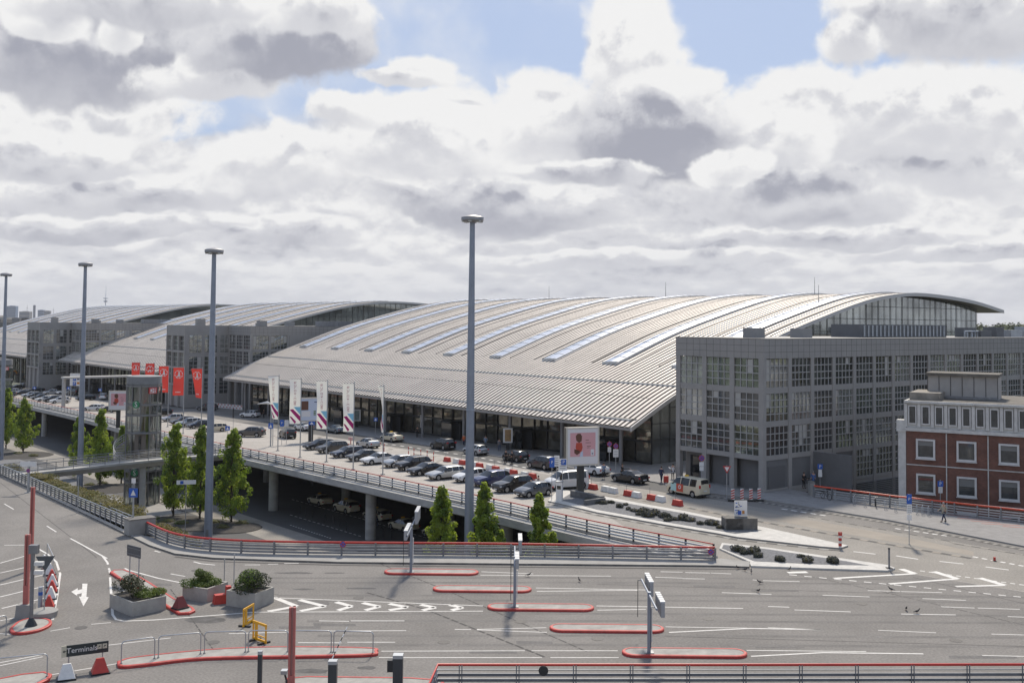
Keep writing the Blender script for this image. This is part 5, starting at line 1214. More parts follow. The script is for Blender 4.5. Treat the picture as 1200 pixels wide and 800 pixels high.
# concrete planters
def planter(label, pc, pl, pr, hgt, kind, seed):
    a, b, c = up(*pc), up(*pl), up(*pr); e1 = c-a; e2 = b-a; rz = math.atan2(e1.y, e1.x); w = e1.length; d = e2.length
    n = Vector((-math.sin(rz), math.cos(rz), 0)); o = a+e1*.5+n*(d/2); rnd = random.Random(seed)
    t = thing('planter', label, 'planter', o, rz); m = MB(); th = .12
    for s in (-1, 1): m.box((s*(w/2-th/2), 0, hgt/2), (th, d, hgt)); m.box((0, s*(d/2-th/2), hgt/2), (w-2*th, th, hgt))
    m.build('trough', M('planter_concrete', (.36, .345, .31), .85, var=.22, vs=1.6, bump=.2, bs=9, detail=9), t); MB().box((0, 0, hgt*.42), (w-2*th, d-2*th, hgt*.8)).build('soil', bark_bed, t)
    dg_ = [M('shrub_dark', (.035, .045, .020), .6, var=.5, vs=4, transl=.15), M('shrub_reddish', (.055, .058, .025), .6, var=.5, vs=4, transl=.15)]; lg = [M('juniper', (.075, .115, .02), .7, var=.4, vs=3, transl=.2), M('juniper_light', (.11, .15, .025), .7, var=.4, vs=3, transl=.2)]
    def plant(nm, c, r, mats, n, s): 
        k = MB()
        for q in range(8):
            k.mi = q % len(mats); cc = (c[0]+rnd.uniform(-.65, .65)*r[0], c[1]+rnd.uniform(-.65, .65)*r[1], c[2]+rnd.uniform(-.4, .5)*r[2]); leaves(k, cc, (r[0]*.55, r[1]*.55, r[2]*.55), int(n/8*rnd.uniform(.6, 1.4)), s*.6, s, rnd, .5, .55)
        for q in range(9): k.tube([(c[0]*.6, c[1]*.6, hgt*.8), (c[0]+rnd.uniform(-.7, .7)*r[0], c[1]+rnd.uniform(-.7, .7)*r[1], c[2]+rnd.uniform(-.2, .6)*r[2])], .015, 4, True, .006)
        k.build(nm, mats, t, fix=False)
    if kind == 1: plant('shrub', (-w*.2, d*.05, hgt+.45), (1.0, 1.2, .80), dg_, 2300, .07); plant('juniper', (w*.25, -.1, hgt+.08), (.9, 1.1, .32), lg, 2400, .07)
    if kind == 2: plant('juniper', (0, 0, hgt+.1), (1.15, 1.2, .30), lg, 2600, .07); plant('juniper_top', (.0, .2, hgt+.45), (.55, .6, .5), lg, 1200, .07)
    if kind == 3: plant('shrub', (0, 0, hgt+.55), (1.25, 1.3, .85), dg_[:1]+[leaf_mats[2]], 4200, .07)
    return t
planter('concrete planter with a dark twiggy shrub and trailing green juniper, leftmost', (155, 722.5), (143.5, 709), (194.5, 714), .85, 1, 5)
planter('concrete planter with a low bright green juniper mound, middle one', (242.5, 705.5), (214.5, 701), (267, 696.5), .85, 2, 6)
planter('concrete planter with a big dark green shrub, rightmost of the three', (298.7, 714), (268, 708), (321, 705), .95, 3, 7)
# far trees beyond the airport
ft = MB(); rnd = random.Random(9); ftm = [M('far_leaf', (.060, .085, .025), .9, var=.3, vs=.05), M('far_leaf_dark', (.035, .055, .02), .9, var=.3, vs=.05), M('far_leaf_yellow', (.10, .105, .03), .9, var=.3, vs=.05)]
for i in range(260):
    D = rnd.uniform(560, 900); px = rnd.uniform(1130, 1330); p = at(px, 385, D); h = rnd.uniform(13, 17)+(D-560)*.022; r = rnd.uniform(5, 8); ft.mi = rnd.randrange(3)
    ft.ell((p.x, p.y, -4+h*.5), (r, r, h*.55), 8, 6, .10); leaves(ft, (p.x, p.y, -4+h*.55), (r*1.05, r*1.05, h*.58), 150, .6, 1.3, rnd, .6, .15)
stuff(ft.build('treeline', ftm, fix=False)); ft = MB()
for i in range(70):
    px, py = rnd.uniform(150, 210), rnd.uniform(20, 230); h = rnd.uniform(11, 18); r = rnd.uniform(4, 7); ft.mi = rnd.randrange(3); ft.ell((px, py, h*.5-6), (r, r, h*.55), 8, 6, .1); leaves(ft, (px, py, h*.55-6), (r*1.05, r*1.05, h*.58), 120, .5, 1.1, rnd, .6, .15)  # unseen trees right of the view, added for green reflections in the block's windows
stuff(ft.build('treeline', ftm, fix=False))
ft = MB()
for i in range(420):
    D = rnd.uniform(700, 2600); px = rnd.uniform(-60, 230); p = at(px, 375, D); h = rnd.uniform(8, 14); r = rnd.uniform(6, 11); ft.mi = rnd.randrange(3)
    ft.ell((p.x, p.y, -6+h*.45), (r, r, h*.55), 7, 5, .12); leaves(ft, (p.x, p.y, -6+h*.5), (r*1.05, r*1.05, h*.58), 40, 1.0, 2.2, rnd, .6, .15)
stuff(ft.build('treeline', ftm, fix=False))
# ------------------------------------------------------------ skyline
haze_blue = M('haze_blue_block', (.21, .28, .39), .9); far_grey = M('far_grey_block', (.24, .23, .23), .9); far_pale = M('far_pale_block', (.42, .40, .37), .9); far_win = M('far_window', (.10, .12, .16), .4)  # the blue blocks have distance haze painted into their colour
def far_block(label, px0, px1, py_top, D, mat, floors=0, name='tower_block', cat='tower block', depth=.6):
    a = at(px0, 372, D); b = at(px1, 372, D); w = abs(b.x-a.x); h = zat((px0+px1)/2, py_top, D)+10
    t = thing(name, label, cat, ((a.x+b.x)/2, D, -10)); MB().box((0, 0, h/2), (w, w*depth, h)).build('wall', mat, t); MB().box((0, 0, h+w*.02), (w*.5, w*.3, w*.04)).build('roof_house', mat, t)
    for k in range(floors):
        z = h*(.12+.86*(k+.5)/floors); MB().box((0, -w*depth/2, z), (w*.94, w*.01, h*.86/floors*.5)).build('window', far_win, t)
    return t
far_block('wide hazy blue tower block on the skyline at far left', 9, 19.6, 358.5, 3600, haze_blue, 9)
far_block('slender dark church like tower on the far left skyline', 38.8, 41.2, 357.5, 4200, M('far_dark_tower', (.13, .15, .22), .9), 4, 'spire_tower', 'tower')
far_block('pale hazy blue office slab on the skyline left of the small pole', 45, 52, 363.2, 3900, haze_blue, 5); far_block('low blue office block right of the pale slab on the skyline', 52.2, 59, 364.2, 3850, far_grey, 4)
far_block('blocky grey buildings on the skyline left of the dark tower', 24, 36, 365, 3700, far_grey, 3); far_block('low hazy blue block on the skyline just left of the light mast', 83, 93, 365.2, 3300, haze_blue, 3); far_block('small grey block on the skyline right of the trees', 70, 79, 366.5, 3200, far_grey, 2)
far_block('long pale flat roofed hall at the far left below the skyline', -40, 14, 371.5, 900, far_pale, 1, 'hall', 'hall', .4)
far_block('small dark shed among the trees below the skyline', 15, 24, 372.5, 880, far_grey, 1, 'shed', 'shed', .5); far_block('low grey roofs among trees below the skyline', 24, 36, 372.8, 1000, M('far_roof', (.12, .11, .11), .9), 1, 'house', 'house', .5)
far_block('long grey flat roofed hall behind the farthest arched roof', -60, 30, 377.5, 560, M('far_hall_grey', (.20, .19, .18), .9), 1, 'hall', 'hall', .3)
tvt = at(123.3, 372, 5200); tt = thing('television_tower', 'thin television tower with two round decks on the far left skyline', 'tower', (tvt.x, 5200, -10)); k = 5200/FPX
zz = lambda y: zat(123.3, y, 5200)+10
MB().tube([(0, 0, 0), (0, 0, zz(352)), (0, 0, zz(348)), (0, 0, zz(334.5))], [.55*k, .4*k, .28*k, .10*k], 10).build('shaft', haze_blue, tt, auto=40)
MB().lathe([(.6*k, zz(354)), (2.4*k, zz(353.2)), (2.4*k, zz(352.6)), (.6*k, zz(352))], 16).build('deck', haze_blue, tt, auto=40); MB().lathe([(.5*k, zz(350.2)), (3.0*k, zz(349.8)), (3.0*k, zz(349.2)), (.4*k, zz(348.8))], 16).build('deck', haze_blue, tt, auto=40)
for px, pt in ((31.5, 357.5), (62.5, 360.5)):
    a = at(px, 372, 3500); t = thing('skyline_pole', 'thin pole on the skyline %s' % ('left of the dark tower' if px < 40 else 'right of the office blocks'), 'pole', (a.x, 3500, -10)); MB().tube([(0, 0, 0), (0, 0, zat(px, pt, 3500)+10)], 1.0, 5, True, .4).build('pole', far_grey, t); MB().tube([(-3, 0, zat(px, pt+3, 3500)+10), (3, 0, zat(px, pt+3, 3500)+10)], .5, 4).build('cross_arm', far_grey, t)
# ------------------------------------------------------------ people
skin = M('skin', (.45, .26, .18), .6); hair_m = {k: M('hair_'+k, c, .7) for k, c in dict(dark=(.02, .015, .012), brown=(.07, .04, .02), grey=(.30, .29, .28)).items()}
cloth = lambda k: M('cloth_'+k, dict(black=(.012, .012, .014), navy=(.02, .03, .07), blue=(.07, .14, .33), skyblue=(.20, .27, .38), white=(.60, .60, .60), orange=(.60, .12, .02), purple=(.25, .14, .36), beige=(.36, .33, .25), grey=(.16, .16, .17), jeans=(.05, .07, .13))[k], .85)
def skin_mesh(name, J, E, mat, parent, sub=1):
    me = bpy.data.meshes.new(name); me.from_pydata([j[0] for j in J], E, []); o = bpy.data.objects.new(name, me); COL.objects.link(o); o.parent = parent; me.materials.append(mat)
    bm = bmesh.new(); bm.from_mesh(me); ly = bm.verts.layers.skin.verify()
    for i, v in enumerate(bm.verts): v[ly].radius = J[i][1]; v[ly].use_root = (i == 0)
    bm.to_mesh(me); bm.free()
    m = o.modifiers.new('skin', 'SKIN'); m.use_smooth_shade = True; s = o.modifiers.new('sub', 'SUBSURF'); s.levels = 1; s.render_levels = 1
    return o
def person(label, px, py, ang, top, legs, hair='dark', stride=.08, arms=(.10, .10), lower=False, dz=.12, h=1.75):
    g = (low(px, py) if lower else up(px, py, dz)); t = thing('person', label, 'person', g, R(ang)); k = h/1.75; s = stride
    # x forward, y left
    hip, kn, an = .93, .50, .08
    J = [((0, 0, hip), (.13, .15)), ((0, 0, 1.15), (.12, .155)), ((.0, 0, 1.36), (.12, .17)), ((.01, 0, 1.50), (.055, .055)), ((.03, 0, 1.60), (.085, .075)), ((.035, 0, 1.70), (.075, .07))]; E = [(0, 1), (1, 2), (2, 3), (3, 4), (4, 5)]
    L_ = []
    for sd_, f in ((1, s), (-1, -s)):
        i = len(J); J += [((.0, sd_*.10, hip-.08), (.085, .085)), ((f*.55+.03, sd_*.10, kn), (.06, .06)), ((f*1.25-.02, sd_*.10, an), (.042, .042)), ((f*1.25+.14, sd_*.11, .045), (.04, .04))]; E += [(0, i), (i, i+1), (i+1, i+2), (i+2, i+3)]; L_.append(i)
    A_ = []
    for sd_, f, bend in ((1, -s, arms[0]), (-1, s, arms[1])):
        i = len(J); sh = (0, sd_*.19, 1.42); el = (f*.5-.03+bend*.2, sd_*.26, 1.14); wr = (f*.9+bend*1.6+.04, sd_*(.25-.1*min(1, bend)), .92+bend*.55); hd = (wr[0]+.05+bend*.1, wr[1], wr[2]-.09+bend*.15)
        J += [(sh, (.055, .055)), (el, (.042, .042)), (wr, (.032, .032)), (hd, (.036, .025))]; E += [(2, i), (i, i+1), (i+1, i+2), (i+2, i+3)]; A_.append(i)
    sc = lambda Q, f=1.0: [((p[0]*k, p[1]*k, p[2]*k), (r[0]*k*f, r[1]*k*f)) for p, r in Q]
    skin_mesh('body', sc(J), E, skin, t)
    JJ = [J[0], J[1], J[2]]; EE = [(0, 1), (1, 2)]
    for a in A_:
        i = len(JJ); wr = Vector(J[a+1][0]).lerp(Vector(J[a+2][0]), .93); JJ += [J[a], J[a+1], (tuple(wr), (.036, .036))]; EE += [(2, i), (i, i+1), (i+1, i+2)]
    JJ.append(((0, 0, hip-.06), (.13, .15))); EE.append((0, len(JJ)-1)); skin_mesh('jacket', sc(JJ, 1.16), EE, cloth(top), t)
    JJ = [J[0]]; EE = []
    for a in L_:
        i = len(JJ); JJ += [J[a], J[a+1], ((J[a+2][0][0], J[a+2][0][1], .10), (.05, .05))]; EE += [(0, i), (i, i+1), (i+1, i+2)]
    skin_mesh('trousers', sc(JJ, 1.14), EE, cloth(legs), t)
    for a in L_: MB().ell(((J[a+2][0][0]+.07)*k, J[a+2][0][1]*k, .05*k), (.145*k, .052*k, .055*k), 8, 5).build('shoe', M('shoe_dark', (.02, .018, .016), .6), t)
    MB().ell((.015*k, 0, 1.695*k), (.105*k, .092*k, .10*k), 10, 7).build('hair', hair_m[hair], t, smooth=True)
    f = MB(); f.ell((.125*k, 0, 1.625*k), (.022*k, .014*k, .022*k), 6, 4); f.build('nose', skin, t)
    for sd_ in (-1, 1): MB().ell((.108*k, sd_*.032*k, 1.655*k), (.012*k, .014*k, .009*k), 6, 4).build('eye', M('eye_dark', (.02, .02, .02), .3), t)
    MB().box((.112*k, 0, 1.572*k), (.012, .045, .010)).build('mouth', M('lip', (.25, .08, .07), .5), t)
    return t
for a in [('person in a pale jacket and dark trousers walking past the brick building', 1106, 611, -160, 'beige', 'navy', 'grey', .26), ('person in black with a bright scarf standing by the grey block wall', 942, 572, -60, 'black', 'black', 'brown', .05, (.5, .4)), ('person in a blue jacket behind the low pillar by the louvred screen', 953, 570.5, -100, 'blue', 'jeans', 'grey', .05),
          ('person in a light blue shirt standing right of the pink poster board', 707.5, 559.5, -100, 'skyblue', 'black', 'dark', .05, (.3, .3)), ('person in black at the open door of the black saloon', 729, 561, -30, 'black', 'black', 'brown', .05, (.6, .2)), ('person in navy with a red suitcase walking to the terminal', 775, 564.5, 60, 'navy', 'navy', 'dark', .16), ('person in white bending arms near the grey block corner', 788.5, 561, 100, 'white', 'black', 'dark', .05, (.6, .6)),
          ('person in an orange jacket in the dark lane left of the central light mast', 543.5, 522, -120, 'orange', 'navy', 'dark', .06), ('person in black before the glass front left of the black suv', 489, 512, -100, 'black', 'black', 'dark', .08), ('person in pale blue near the glass front behind the silver hatchback', 569, 524, -90, 'skyblue', 'grey', 'brown', .05), ('person in a grey jacket by the glass front right of the silver hatchback', 585, 528, -80, 'grey', 'jeans', 'brown', .12),
          ('person in black at the rear of the black hatchback, left one', 592.5, 542.5, -40, 'black', 'black', 'dark', .05, (.3, .3)), ('person in black at the rear of the black hatchback, right one', 600, 544, 160, 'black', 'black', 'brown', .05, (.4, .1)), ('person in dark blue standing behind the grey compact car', 631, 576.5, 160, 'navy', 'jeans', 'dark', .05, (.5, .5)),
          ('person in a blue jacket left of the white car with open tailgate', 287, 481, -60, 'blue', 'black', 'dark', .08), ('person in purple behind the white car with open tailgate', 303.5, 485, 200, 'purple', 'grey', 'brown', .05), ('person in black right of the white car with open tailgate', 309, 489.5, 180, 'black', 'black', 'dark', .06)]:
    person(*a, dz=.03 if a[2] > 0 and a[1] in (543.5, 592.5, 600, 631, 303.5, 309, 729) else .12)
person('person with a bicycle beside the taxis under the viaduct', 441, 617, 150, 'navy', 'jeans', 'dark', .12, (.7, .7), lower=True, dz=0)
sc_ = thing('suitcase', 'red suitcase beside the person in navy near the taxi van', 'suitcase', up(780.5, 565.5, .12), .4)
MB().box((0, 0, .42), (.5, .3, .7)).build('shell', red_plastic, sc_); MB().tube([(-.15, 0, .77), (-.15, 0, 1.0), (.15, 0, 1.0), (.15, 0, .77)], .015, 5).build('handle', dark_metal, sc_)
for a in (-.18, .18): MB().tube([(a, -.1, .04), (a, .1, .04)], .04, 8).build('wheel', tyre_mat, sc_)
# birds on the road
bird_mat = M('pigeon', (.03, .03, .034), .8, var=.4, vs=10)
for i, (x, y, lb) in enumerate([(619, 675.5, 'dark pigeon on the road behind the first red kerbed island'), (679, 681.5, 'dark pigeon on the road right of the second red kerbed island'), (865, 666.5, 'small dark pigeon near the white kerb, leftmost of three'), (873, 669, 'dark pigeon near the white kerb, middle of three'), (880.5, 671.5, 'dark pigeon near the white kerb, right of three'), (890.5, 684, 'dark pigeon on bare asphalt below the white kerb'), (888.5, 694, 'dark pigeon standing on a lane dash'), (925, 668.5, 'lone pigeon by the kerb of the lower gravel island'),
        (1044.5, 692.5, 'pigeon on the dash below the island tip'), (1062, 715, 'pigeon walking above a lane dash at right'), (1074.5, 718.5, 'pigeon sitting on a lane dash at right')]):
    g = up(x, y); t = thing('pigeon', lb, 'bird', g, i*1.9); J = [((0, 0, .16), (.07, .065)), ((.10, 0, .19), (.05, .05)), ((.16, 0, .27), (.03, .03)), ((.19, 0, .31), (.032, .03)), ((.235, 0, .30), (.008, .008)), ((-.12, 0, .14), (.045, .03)), ((-.27, 0, .12), (.035, .012))]
    skin_mesh('body', J, [(0, 1), (1, 2), (2, 3), (3, 4), (0, 5), (5, 6)], bird_mat, t)
    m = MB()
    for s in (-1, 1): m.tube([(.0, s*.03, .12), (.01, s*.035, 0)], .008, 4)
    m.build('legs', M('bird_leg', (.25, .06, .04), .6), t)
# ------------------------------------------------------------ painted road markings (thin sheets on the road)
def line(mb, pts, w, dz=.007): mb.strip(gp(pts), w, dz)
def gpz(pts, dz): return [p+Vector((0, 0, dz)) for p in gp(pts)]
mk = MB()
for a, b in [((564, 669.5), (625, 672)), ((563, 673.5), (716, 674.7)), ((628, 688.5), (766, 691)), ((629, 692.5), (748, 691.2)), ((699, 709.5), (871, 712.5)), ((700, 714.5), (757, 713.5)), ((780, 734), (876, 735.5)), ((875, 761.5), (1015, 763)),
             ((322, 700), (566, 709.5)), ((300, 716.8), (566, 715.6)), ((374, 727), (409, 727.5)), ((411, 727), (474, 727)), ((268, 742), (345, 740)), ((355, 739), (476, 738.5)), ((349, 752.5), (400, 752.7)), ((407, 752), (463, 752)), ((447, 762.5), (615, 762)), ((623, 762), (724, 762)),
             ((444, 770), (635, 770)), ((645, 770), (725, 770)), ((533, 737), (552, 737.2)), ((559, 737), (640, 735)), ((559, 737.6), (641, 740.5)), ((774, 669.5), (800, 670)), ((803, 670.5), (832, 671)), ((833, 671), (857, 672)), ((768, 676), (800, 677)), ((800, 677.5), (826, 678)), ((846, 694), (904, 696)),
             ((882, 679), (887, 679.5)), ((894, 680), (937, 681)), ((900, 710.2), (925, 711)), ((964, 697), (1019, 699)), ((1017, 691.5), (1055, 692.6)), ((1056, 692.7), (1104, 694)), ((1081, 701), (1132, 703)), ((1103, 710.5), (1142, 712)), ((1146, 712), (1195, 713.5)), ((1181, 722), (1210, 723)), ((931, 714.2), (997, 716.5)),
             ((1056, 719), (1120, 720)), ((1029, 738), (1097, 741)), ((1162, 742.5), (1210, 743.8)), ((900, 735), (965, 737.5)), ((1151, 767.5), (1220, 769)), ((200, 672), (217, 675)), ((59, 739), (82, 735)), ((107, 731), (130, 729)), ((122, 756), (200, 747)), ((0, 776), (50, 766.5)), ((0, 779.5), (50, 769)), ((61, 790), (144, 776)), ((0, 742), (18, 743)), ((0, 727), (24, 722)),
             ((287, 661.5), (305, 661.5)), ((314, 660.7), (326, 660.5)), ((333, 659.9), (350, 659.6)), ((360, 658.7), (373, 658.4)), ((378, 657.8), (393, 657.3))]: line(mk, [a, b], .12 if a[1] < 730 else .10)
for pts in ([(784, 740.5), (880, 735.8), (965, 737.5)], [(880, 768.5), (965, 764.2), (1082, 765.6)], [(82.5, 630.5), (120, 651), (150, 667.5), (185, 677), (220, 684)], [(120, 651), (126, 659), (129, 671)], [(129, 676), (132, 720), (136, 725.5), (145, 727.3), (180, 726), (300, 716.8)], [(181, 645), (235, 660), (252, 661.7)],
            [(5, 638.5), (30, 638.2), (42, 641), (56, 649), (66, 658), (70.5, 672), (67, 697), (61.5, 726)], [(0, 659.5), (30, 651)], [(0, 671), (50, 660)], [(0, 685), (54, 672.5)], [(0, 699), (54, 686)], [(2, 712.5), (54, 700)]): line(mk, pts, .15)
for c in ([(321, 699.5), (347.5, 710), (314, 716)], [(351, 702.5), (381, 710), (352, 715.5)], [(394, 705), (412, 710), (396, 714.8)], [(425, 706), (445, 710.4), (428, 714.6)], [(456, 707), (477.5, 711), (456, 714.6)], [(493, 708), (510, 711.5), (495, 714.6)], [(527, 708.5), (542, 711.7), (529, 714.6)]): line(mk, c[:2], .40); line(mk, c[1:], .40)
for c in ([(977, 677.5), (1072, 672), (1056, 666.5)], [(1042, 684), (1122, 678), (1094, 669.5)], [(1120, 687), (1177, 685.5), (1148, 677)]): line(mk, c[:2], .34, .016); line(mk, c[1:], .55, .0165)
line(mk, [(923, 670.5), (946, 670)], .5); line(mk, [(55, 616), (66, 623)], .12); line(mk, [(5, 590), (16, 596.5)], .12)
for q in ([(1000, 646), (1026, 649)], [(1050, 651), (1076, 655)], [(1101, 657.5), (1129, 660.5)], [(1155, 664), (1182, 667.5)]): line(mk, q, .22, .014)
def dashes(mb, a, b, n, w, f=.55, dz=.014):
    for i in range(n):
        t0, t1 = i/n, (i+f)/n; line(mb, [(a[0]+(b[0]-a[0])*t, a[1]+(b[1]-a[1])*t) for t in (t0, t1)], w, dz)
dashes(mk, (1078, 668.5), (1205, 686), 12, .2); dashes(mk, (925, 673), (1205, 700), 16, .18, .5, .007); dashes(mk, (916, 596), (972, 604.8), 5, .35, .6, .018); dashes(mk, (1049, 619), (1114, 628.5), 6, .3, .6, .018); dashes(mk, (1140, 652), (1215, 666), 7, .3)
# deck bay lines between the parked cars
for u_ in [14.2+3.9*k for k in range(14)]: mk.strip([U(u_+2, -23.6), U(u_+2, -18.6)], .12, .012)
# arrow: straight on and left
mk.add([p+Vector((0, 0, .007)) for p in gp([(96.5, 683.5), (102.5, 683.5), (101.2, 699), (103.8, 699.5), (97.8, 710), (92.5, 698.5), (95.2, 698.8), (96, 694.5), (90, 696), (90.6, 698), (83.5, 693), (91.2, 688.7), (91, 691.2), (96.2, 689.8)])], [tuple(range(14))])
structure(mk.build('road_marking', paint_white))
rmk = MB()
for a, b in [((1110, 604), (1135, 607)), ((1122, 608), (1160, 611)), ((1137, 611.3), (1172, 614)), ((1150, 614.6), (1195, 617)), ((1175, 618), (1205, 619.8)), ((1160, 607.5), (1185, 609))]: rmk.strip(gpz([a, b], .127), .18)
structure(rmk.build('red_marking', paint_red))
sm = MB()                                                             # dark seams, drainage lines and worn tracks
for pts, n, w in (([(430, 694), (500, 714), (640, 770)], 46, .16), ([(420, 650), (520, 690), (690, 764)], 60, .10), ([(0, 565), (110, 650), (128, 668)], 40, .06), ([(930, 671), (1030, 692), (1205, 733)], 50, .08), ([(200, 690), (236, 741), (260, 775)], 24, .08), ([(1070, 676), (1205, 708)], 24, .07), ([(700, 684), (1200, 700)], 40, .05), ([(780, 745), (1200, 757)], 40, .05)):
    P = resample(gp(pts), .9)
    for i in range(0, len(P)-1): sm.strip([P[i], P[i].lerp(P[i+1], .82 if w > .07 else 1)], w, .005)
sm.strip(resample(gp([(205, 652), (250, 657.5), (400, 662), (845, 666.5), (880, 667)]), 3), .30, .006)
structure(sm.build('road_seam', M('seam_dark', (.075, .07, .065), .95)))
pt = MB(); rnd = random.Random(21)
for x, y, a, b in ((345, 671, 26, 1.2), (355, 690, 14, 1.0), (392, 671, 14, .8), (425, 689, 20, 1.0), (470, 672, 18, .8), (300, 671, 12, .8), (430, 782, 14, 2.2), (365, 786, 24, 3.0), (1190, 673, 12, 1.0), (930, 645, 10, .8), (240, 726, 24, 5)):
    pt.add([p+Vector((0, 0, .004)) for p in gp([(x+a*math.cos(k*.524)*rnd.uniform(.75, 1.1), y+b*math.sin(k*.524)*rnd.uniform(.7, 1.1)) for k in range(12)])], [tuple(range(12))])
structure(pt.build('tar_patch', M('tar_patch', (.10, .095, .09), .95, var=.4, vs=2)))
pm = MB(); rnd = random.Random(31)                                   # repaired strips and squares of newer asphalt
for i in range(15):
    x, y = rnd.uniform(150, 1150), rnd.uniform(672, 770); w_, h_ = rnd.uniform(12, 80), rnd.uniform(1.2, 4.0)
    pm.add([p+Vector((0, 0, .003)) for p in gp([(x, y), (x+w_, y+rnd.uniform(0, 1.2)), (x+w_*1.02, y+h_), (x+w_*.02, y+h_)])], [(0, 1, 2, 3)])
structure(pm.build('asphalt_repair', M('asphalt_repair', (.145, .137, .128), .95, var=.22, vs=.8, detail=8, grain=.2)))
for i, (x, y) in enumerate(((420, 700), (610, 728), (830, 725), (1010, 707), (230, 668), (95, 735), (1120, 750), (700, 748), (250, 752), (520, 752))):
    g_ = up(x, y, .002); t = MB().lathe([(.36, 0), (.36, .006)], 18, g_); t.lathe([(.30, .006), (.30, .009)], 18, g_); structure(t.build('manhole', M('cast_iron', (.09, .085, .08), .7, .3, var=.3, vs=8)))
tr_ = MB()                                                            # darker wheel tracks along the lanes
for k, yb in enumerate((676.5, 682, 697, 703, 718.5, 727, 744, 755)): tr_.strip(gp([(300+k*12, yb+.4), (700, yb), (1205, yb+2.5)]), .42, .002)
structure(tr_.build('wheel_track', M('wheel_track', (.158, .148, .136), .92, var=.28, vs=.35, detail=9, grain=.2)))
dt = MB()                                                             # worn paving stones on the forecourt
for i in range(170):
    u_, v_ = rnd.uniform(-2, 150), rnd.uniform(-17, -6.5); q = U(u_, v_); 
    if v_ < -16 and u_ < 70: continue
    t_ = EU if rnd.random() < .6 else EV; dt.strip([q, q+t_*rnd.uniform(.5, 1.4)], rnd.uniform(.25, .5), .016)
structure(dt.build('worn_paving', M('worn_paving', (.21, .185, .155), .95, var=.3, vs=2)))
# ------------------------------------------------------------ red kerbed islands
isl_top = M('island_top', (.33, .315, .285), .9, var=.3, vs=1.5, bump=.2, bs=12, detail=9)
def capsule(x0, x1, y, r, n=8):
    return [Vector((x1-r+r*math.cos(a), y+r*math.sin(a), 0)) for a in [-math.pi/2+math.pi*i/n for i in range(n+1)]]+[Vector((x0+r+r*math.cos(a), y+r*math.sin(a), 0)) for a in [math.pi/2+math.pi*i/n for i in range(n+1)]]
def red_island(label, ring, h=.15, kw=.17):
    c = sum(ring, Vector())/len(ring); t = thing('traffic_island', label, 'traffic island', (c.x, c.y, 0)); L2 = [p-Vector((c.x, c.y, 0)) for p in ring]
    MB().band(L2, [(0, 0), (0, h*.8), (.05, h), (kw, h), (kw, 0)], closed=True).build('kerb', red_kerb, t, fix=True)
    m = MB(); n = len(L2); V = []
    for i, p in enumerate(L2):
        tt_ = (L2[(i+1) % n]-L2[i-1]); tt_.z = 0; tt_.normalize(); V.append(p+Vector((-tt_.y, tt_.x, 0))*(kw-.03)+Vector((0, 0, h-.02)))
    m.add(V, [tuple(range(n))]).build('paving', isl_top, t, fix=False); return t
ISL = []
for (x0, x1, y), lb in zip([(450, 561, 671), (507, 623, 691), (571, 696, 712.5), (644, 778, 737.2), (729, 875, 766)], ['farthest red kerbed island with a tall sign post at its left end', 'second red kerbed island from the guardrail, without a post', 'middle red kerbed island with a tall sign post near its left end', 'fourth red kerbed island, without a post', 'nearest red kerbed island with a sign post, just above the bottom guardrail']):
    a, b = up(x0, y), up(x1, y); red_island(lb, capsule(a.x, b.x, (a.y+b.y)/2, .72))
ring_px = lambda pts, n=5: [p for p in smooth_line(gp(pts+[pts[0]]), n)][:-1]
def ccw(ring):
    a = sum(p.x*q.y-q.x*p.y for p, q in zip(ring, ring[1:]+ring[:1])); return ring if a > 0 else ring[::-1]
red_island('long red kerbed island with hoop railings along the bottom left', ccw(ring_px([(137, 777), (160, 771.5), (236, 763.5), (300, 760), (370, 759.5), (436, 761), (442, 764.5), (436, 769), (370, 771), (240, 773.5), (170, 781), (141, 783)])))
red_island('oval red kerbed island at the left carrying the camera post', ccw(ring_px([(11, 738), (22, 729.5), (40, 725.5), (58, 727.5), (60, 733), (48, 739.5), (28, 743.5), (14, 743)])))
red_island('slanting red kerbed island beside the leftmost planter', ccw([up(*q) for q in [(128.5, 672), (133, 669.5), (146, 669), (158, 673.5), (176, 684), (205, 703), (226, 713), (229, 717), (222, 720), (209, 720.5), (196, 713), (165, 693), (140, 680)]]))
red_island('red kerbed island corner cut by the bottom left edge', ccw([up(*q) for q in [(-30, 812), (-10, 799), (25, 792), (52, 789), (61, 792), (58, 798), (40, 806), (10, 815), (-20, 822)]]))
red_island('red kerbed island strip at the bottom edge below the grey posts', ccw([up(*q) for q in [(335, 797), (360, 794.5), (480, 796), (520, 799), (522, 812), (480, 815), (340, 815)]]))
# ------------------------------------------------------------ hoop railings
def hoop(label, pa, pb, h=1.12, group='steel hoop railings'):
    a, b = up(*pa, .14), up(*pb, .14); t = thing('hoop_railing', label, 'railing', a, 0, group); d = b-a; r = .18; u_ = d.normalized()
    P = [Vector((0, 0, 0)), Vector((0, 0, h-r))]+[Vector((0, 0, h-r))+u_*(r-r*math.cos(k))+Vector((0, 0, r*math.sin(k))) for k in (.5, 1.05)]+[u_*r+Vector((0, 0, h)), d-u_*r+Vector((0, 0, h))]+[d-u_*(r-r*math.cos(k))+Vector((0, 0, h-r+r*math.sin(k))) for k in (1.05, .5)]+[d+Vector((0, 0, h-r)), d]
    MB().tube(P, .03, 8).build('tube', steel, t, auto=60)
    for q in (Vector((0, 0, .01)), d+Vector((0, 0, .01))): MB().lathe([(.07, 0), (.07, .02)], 10, q).build('foot_plate', steel_dark, t)
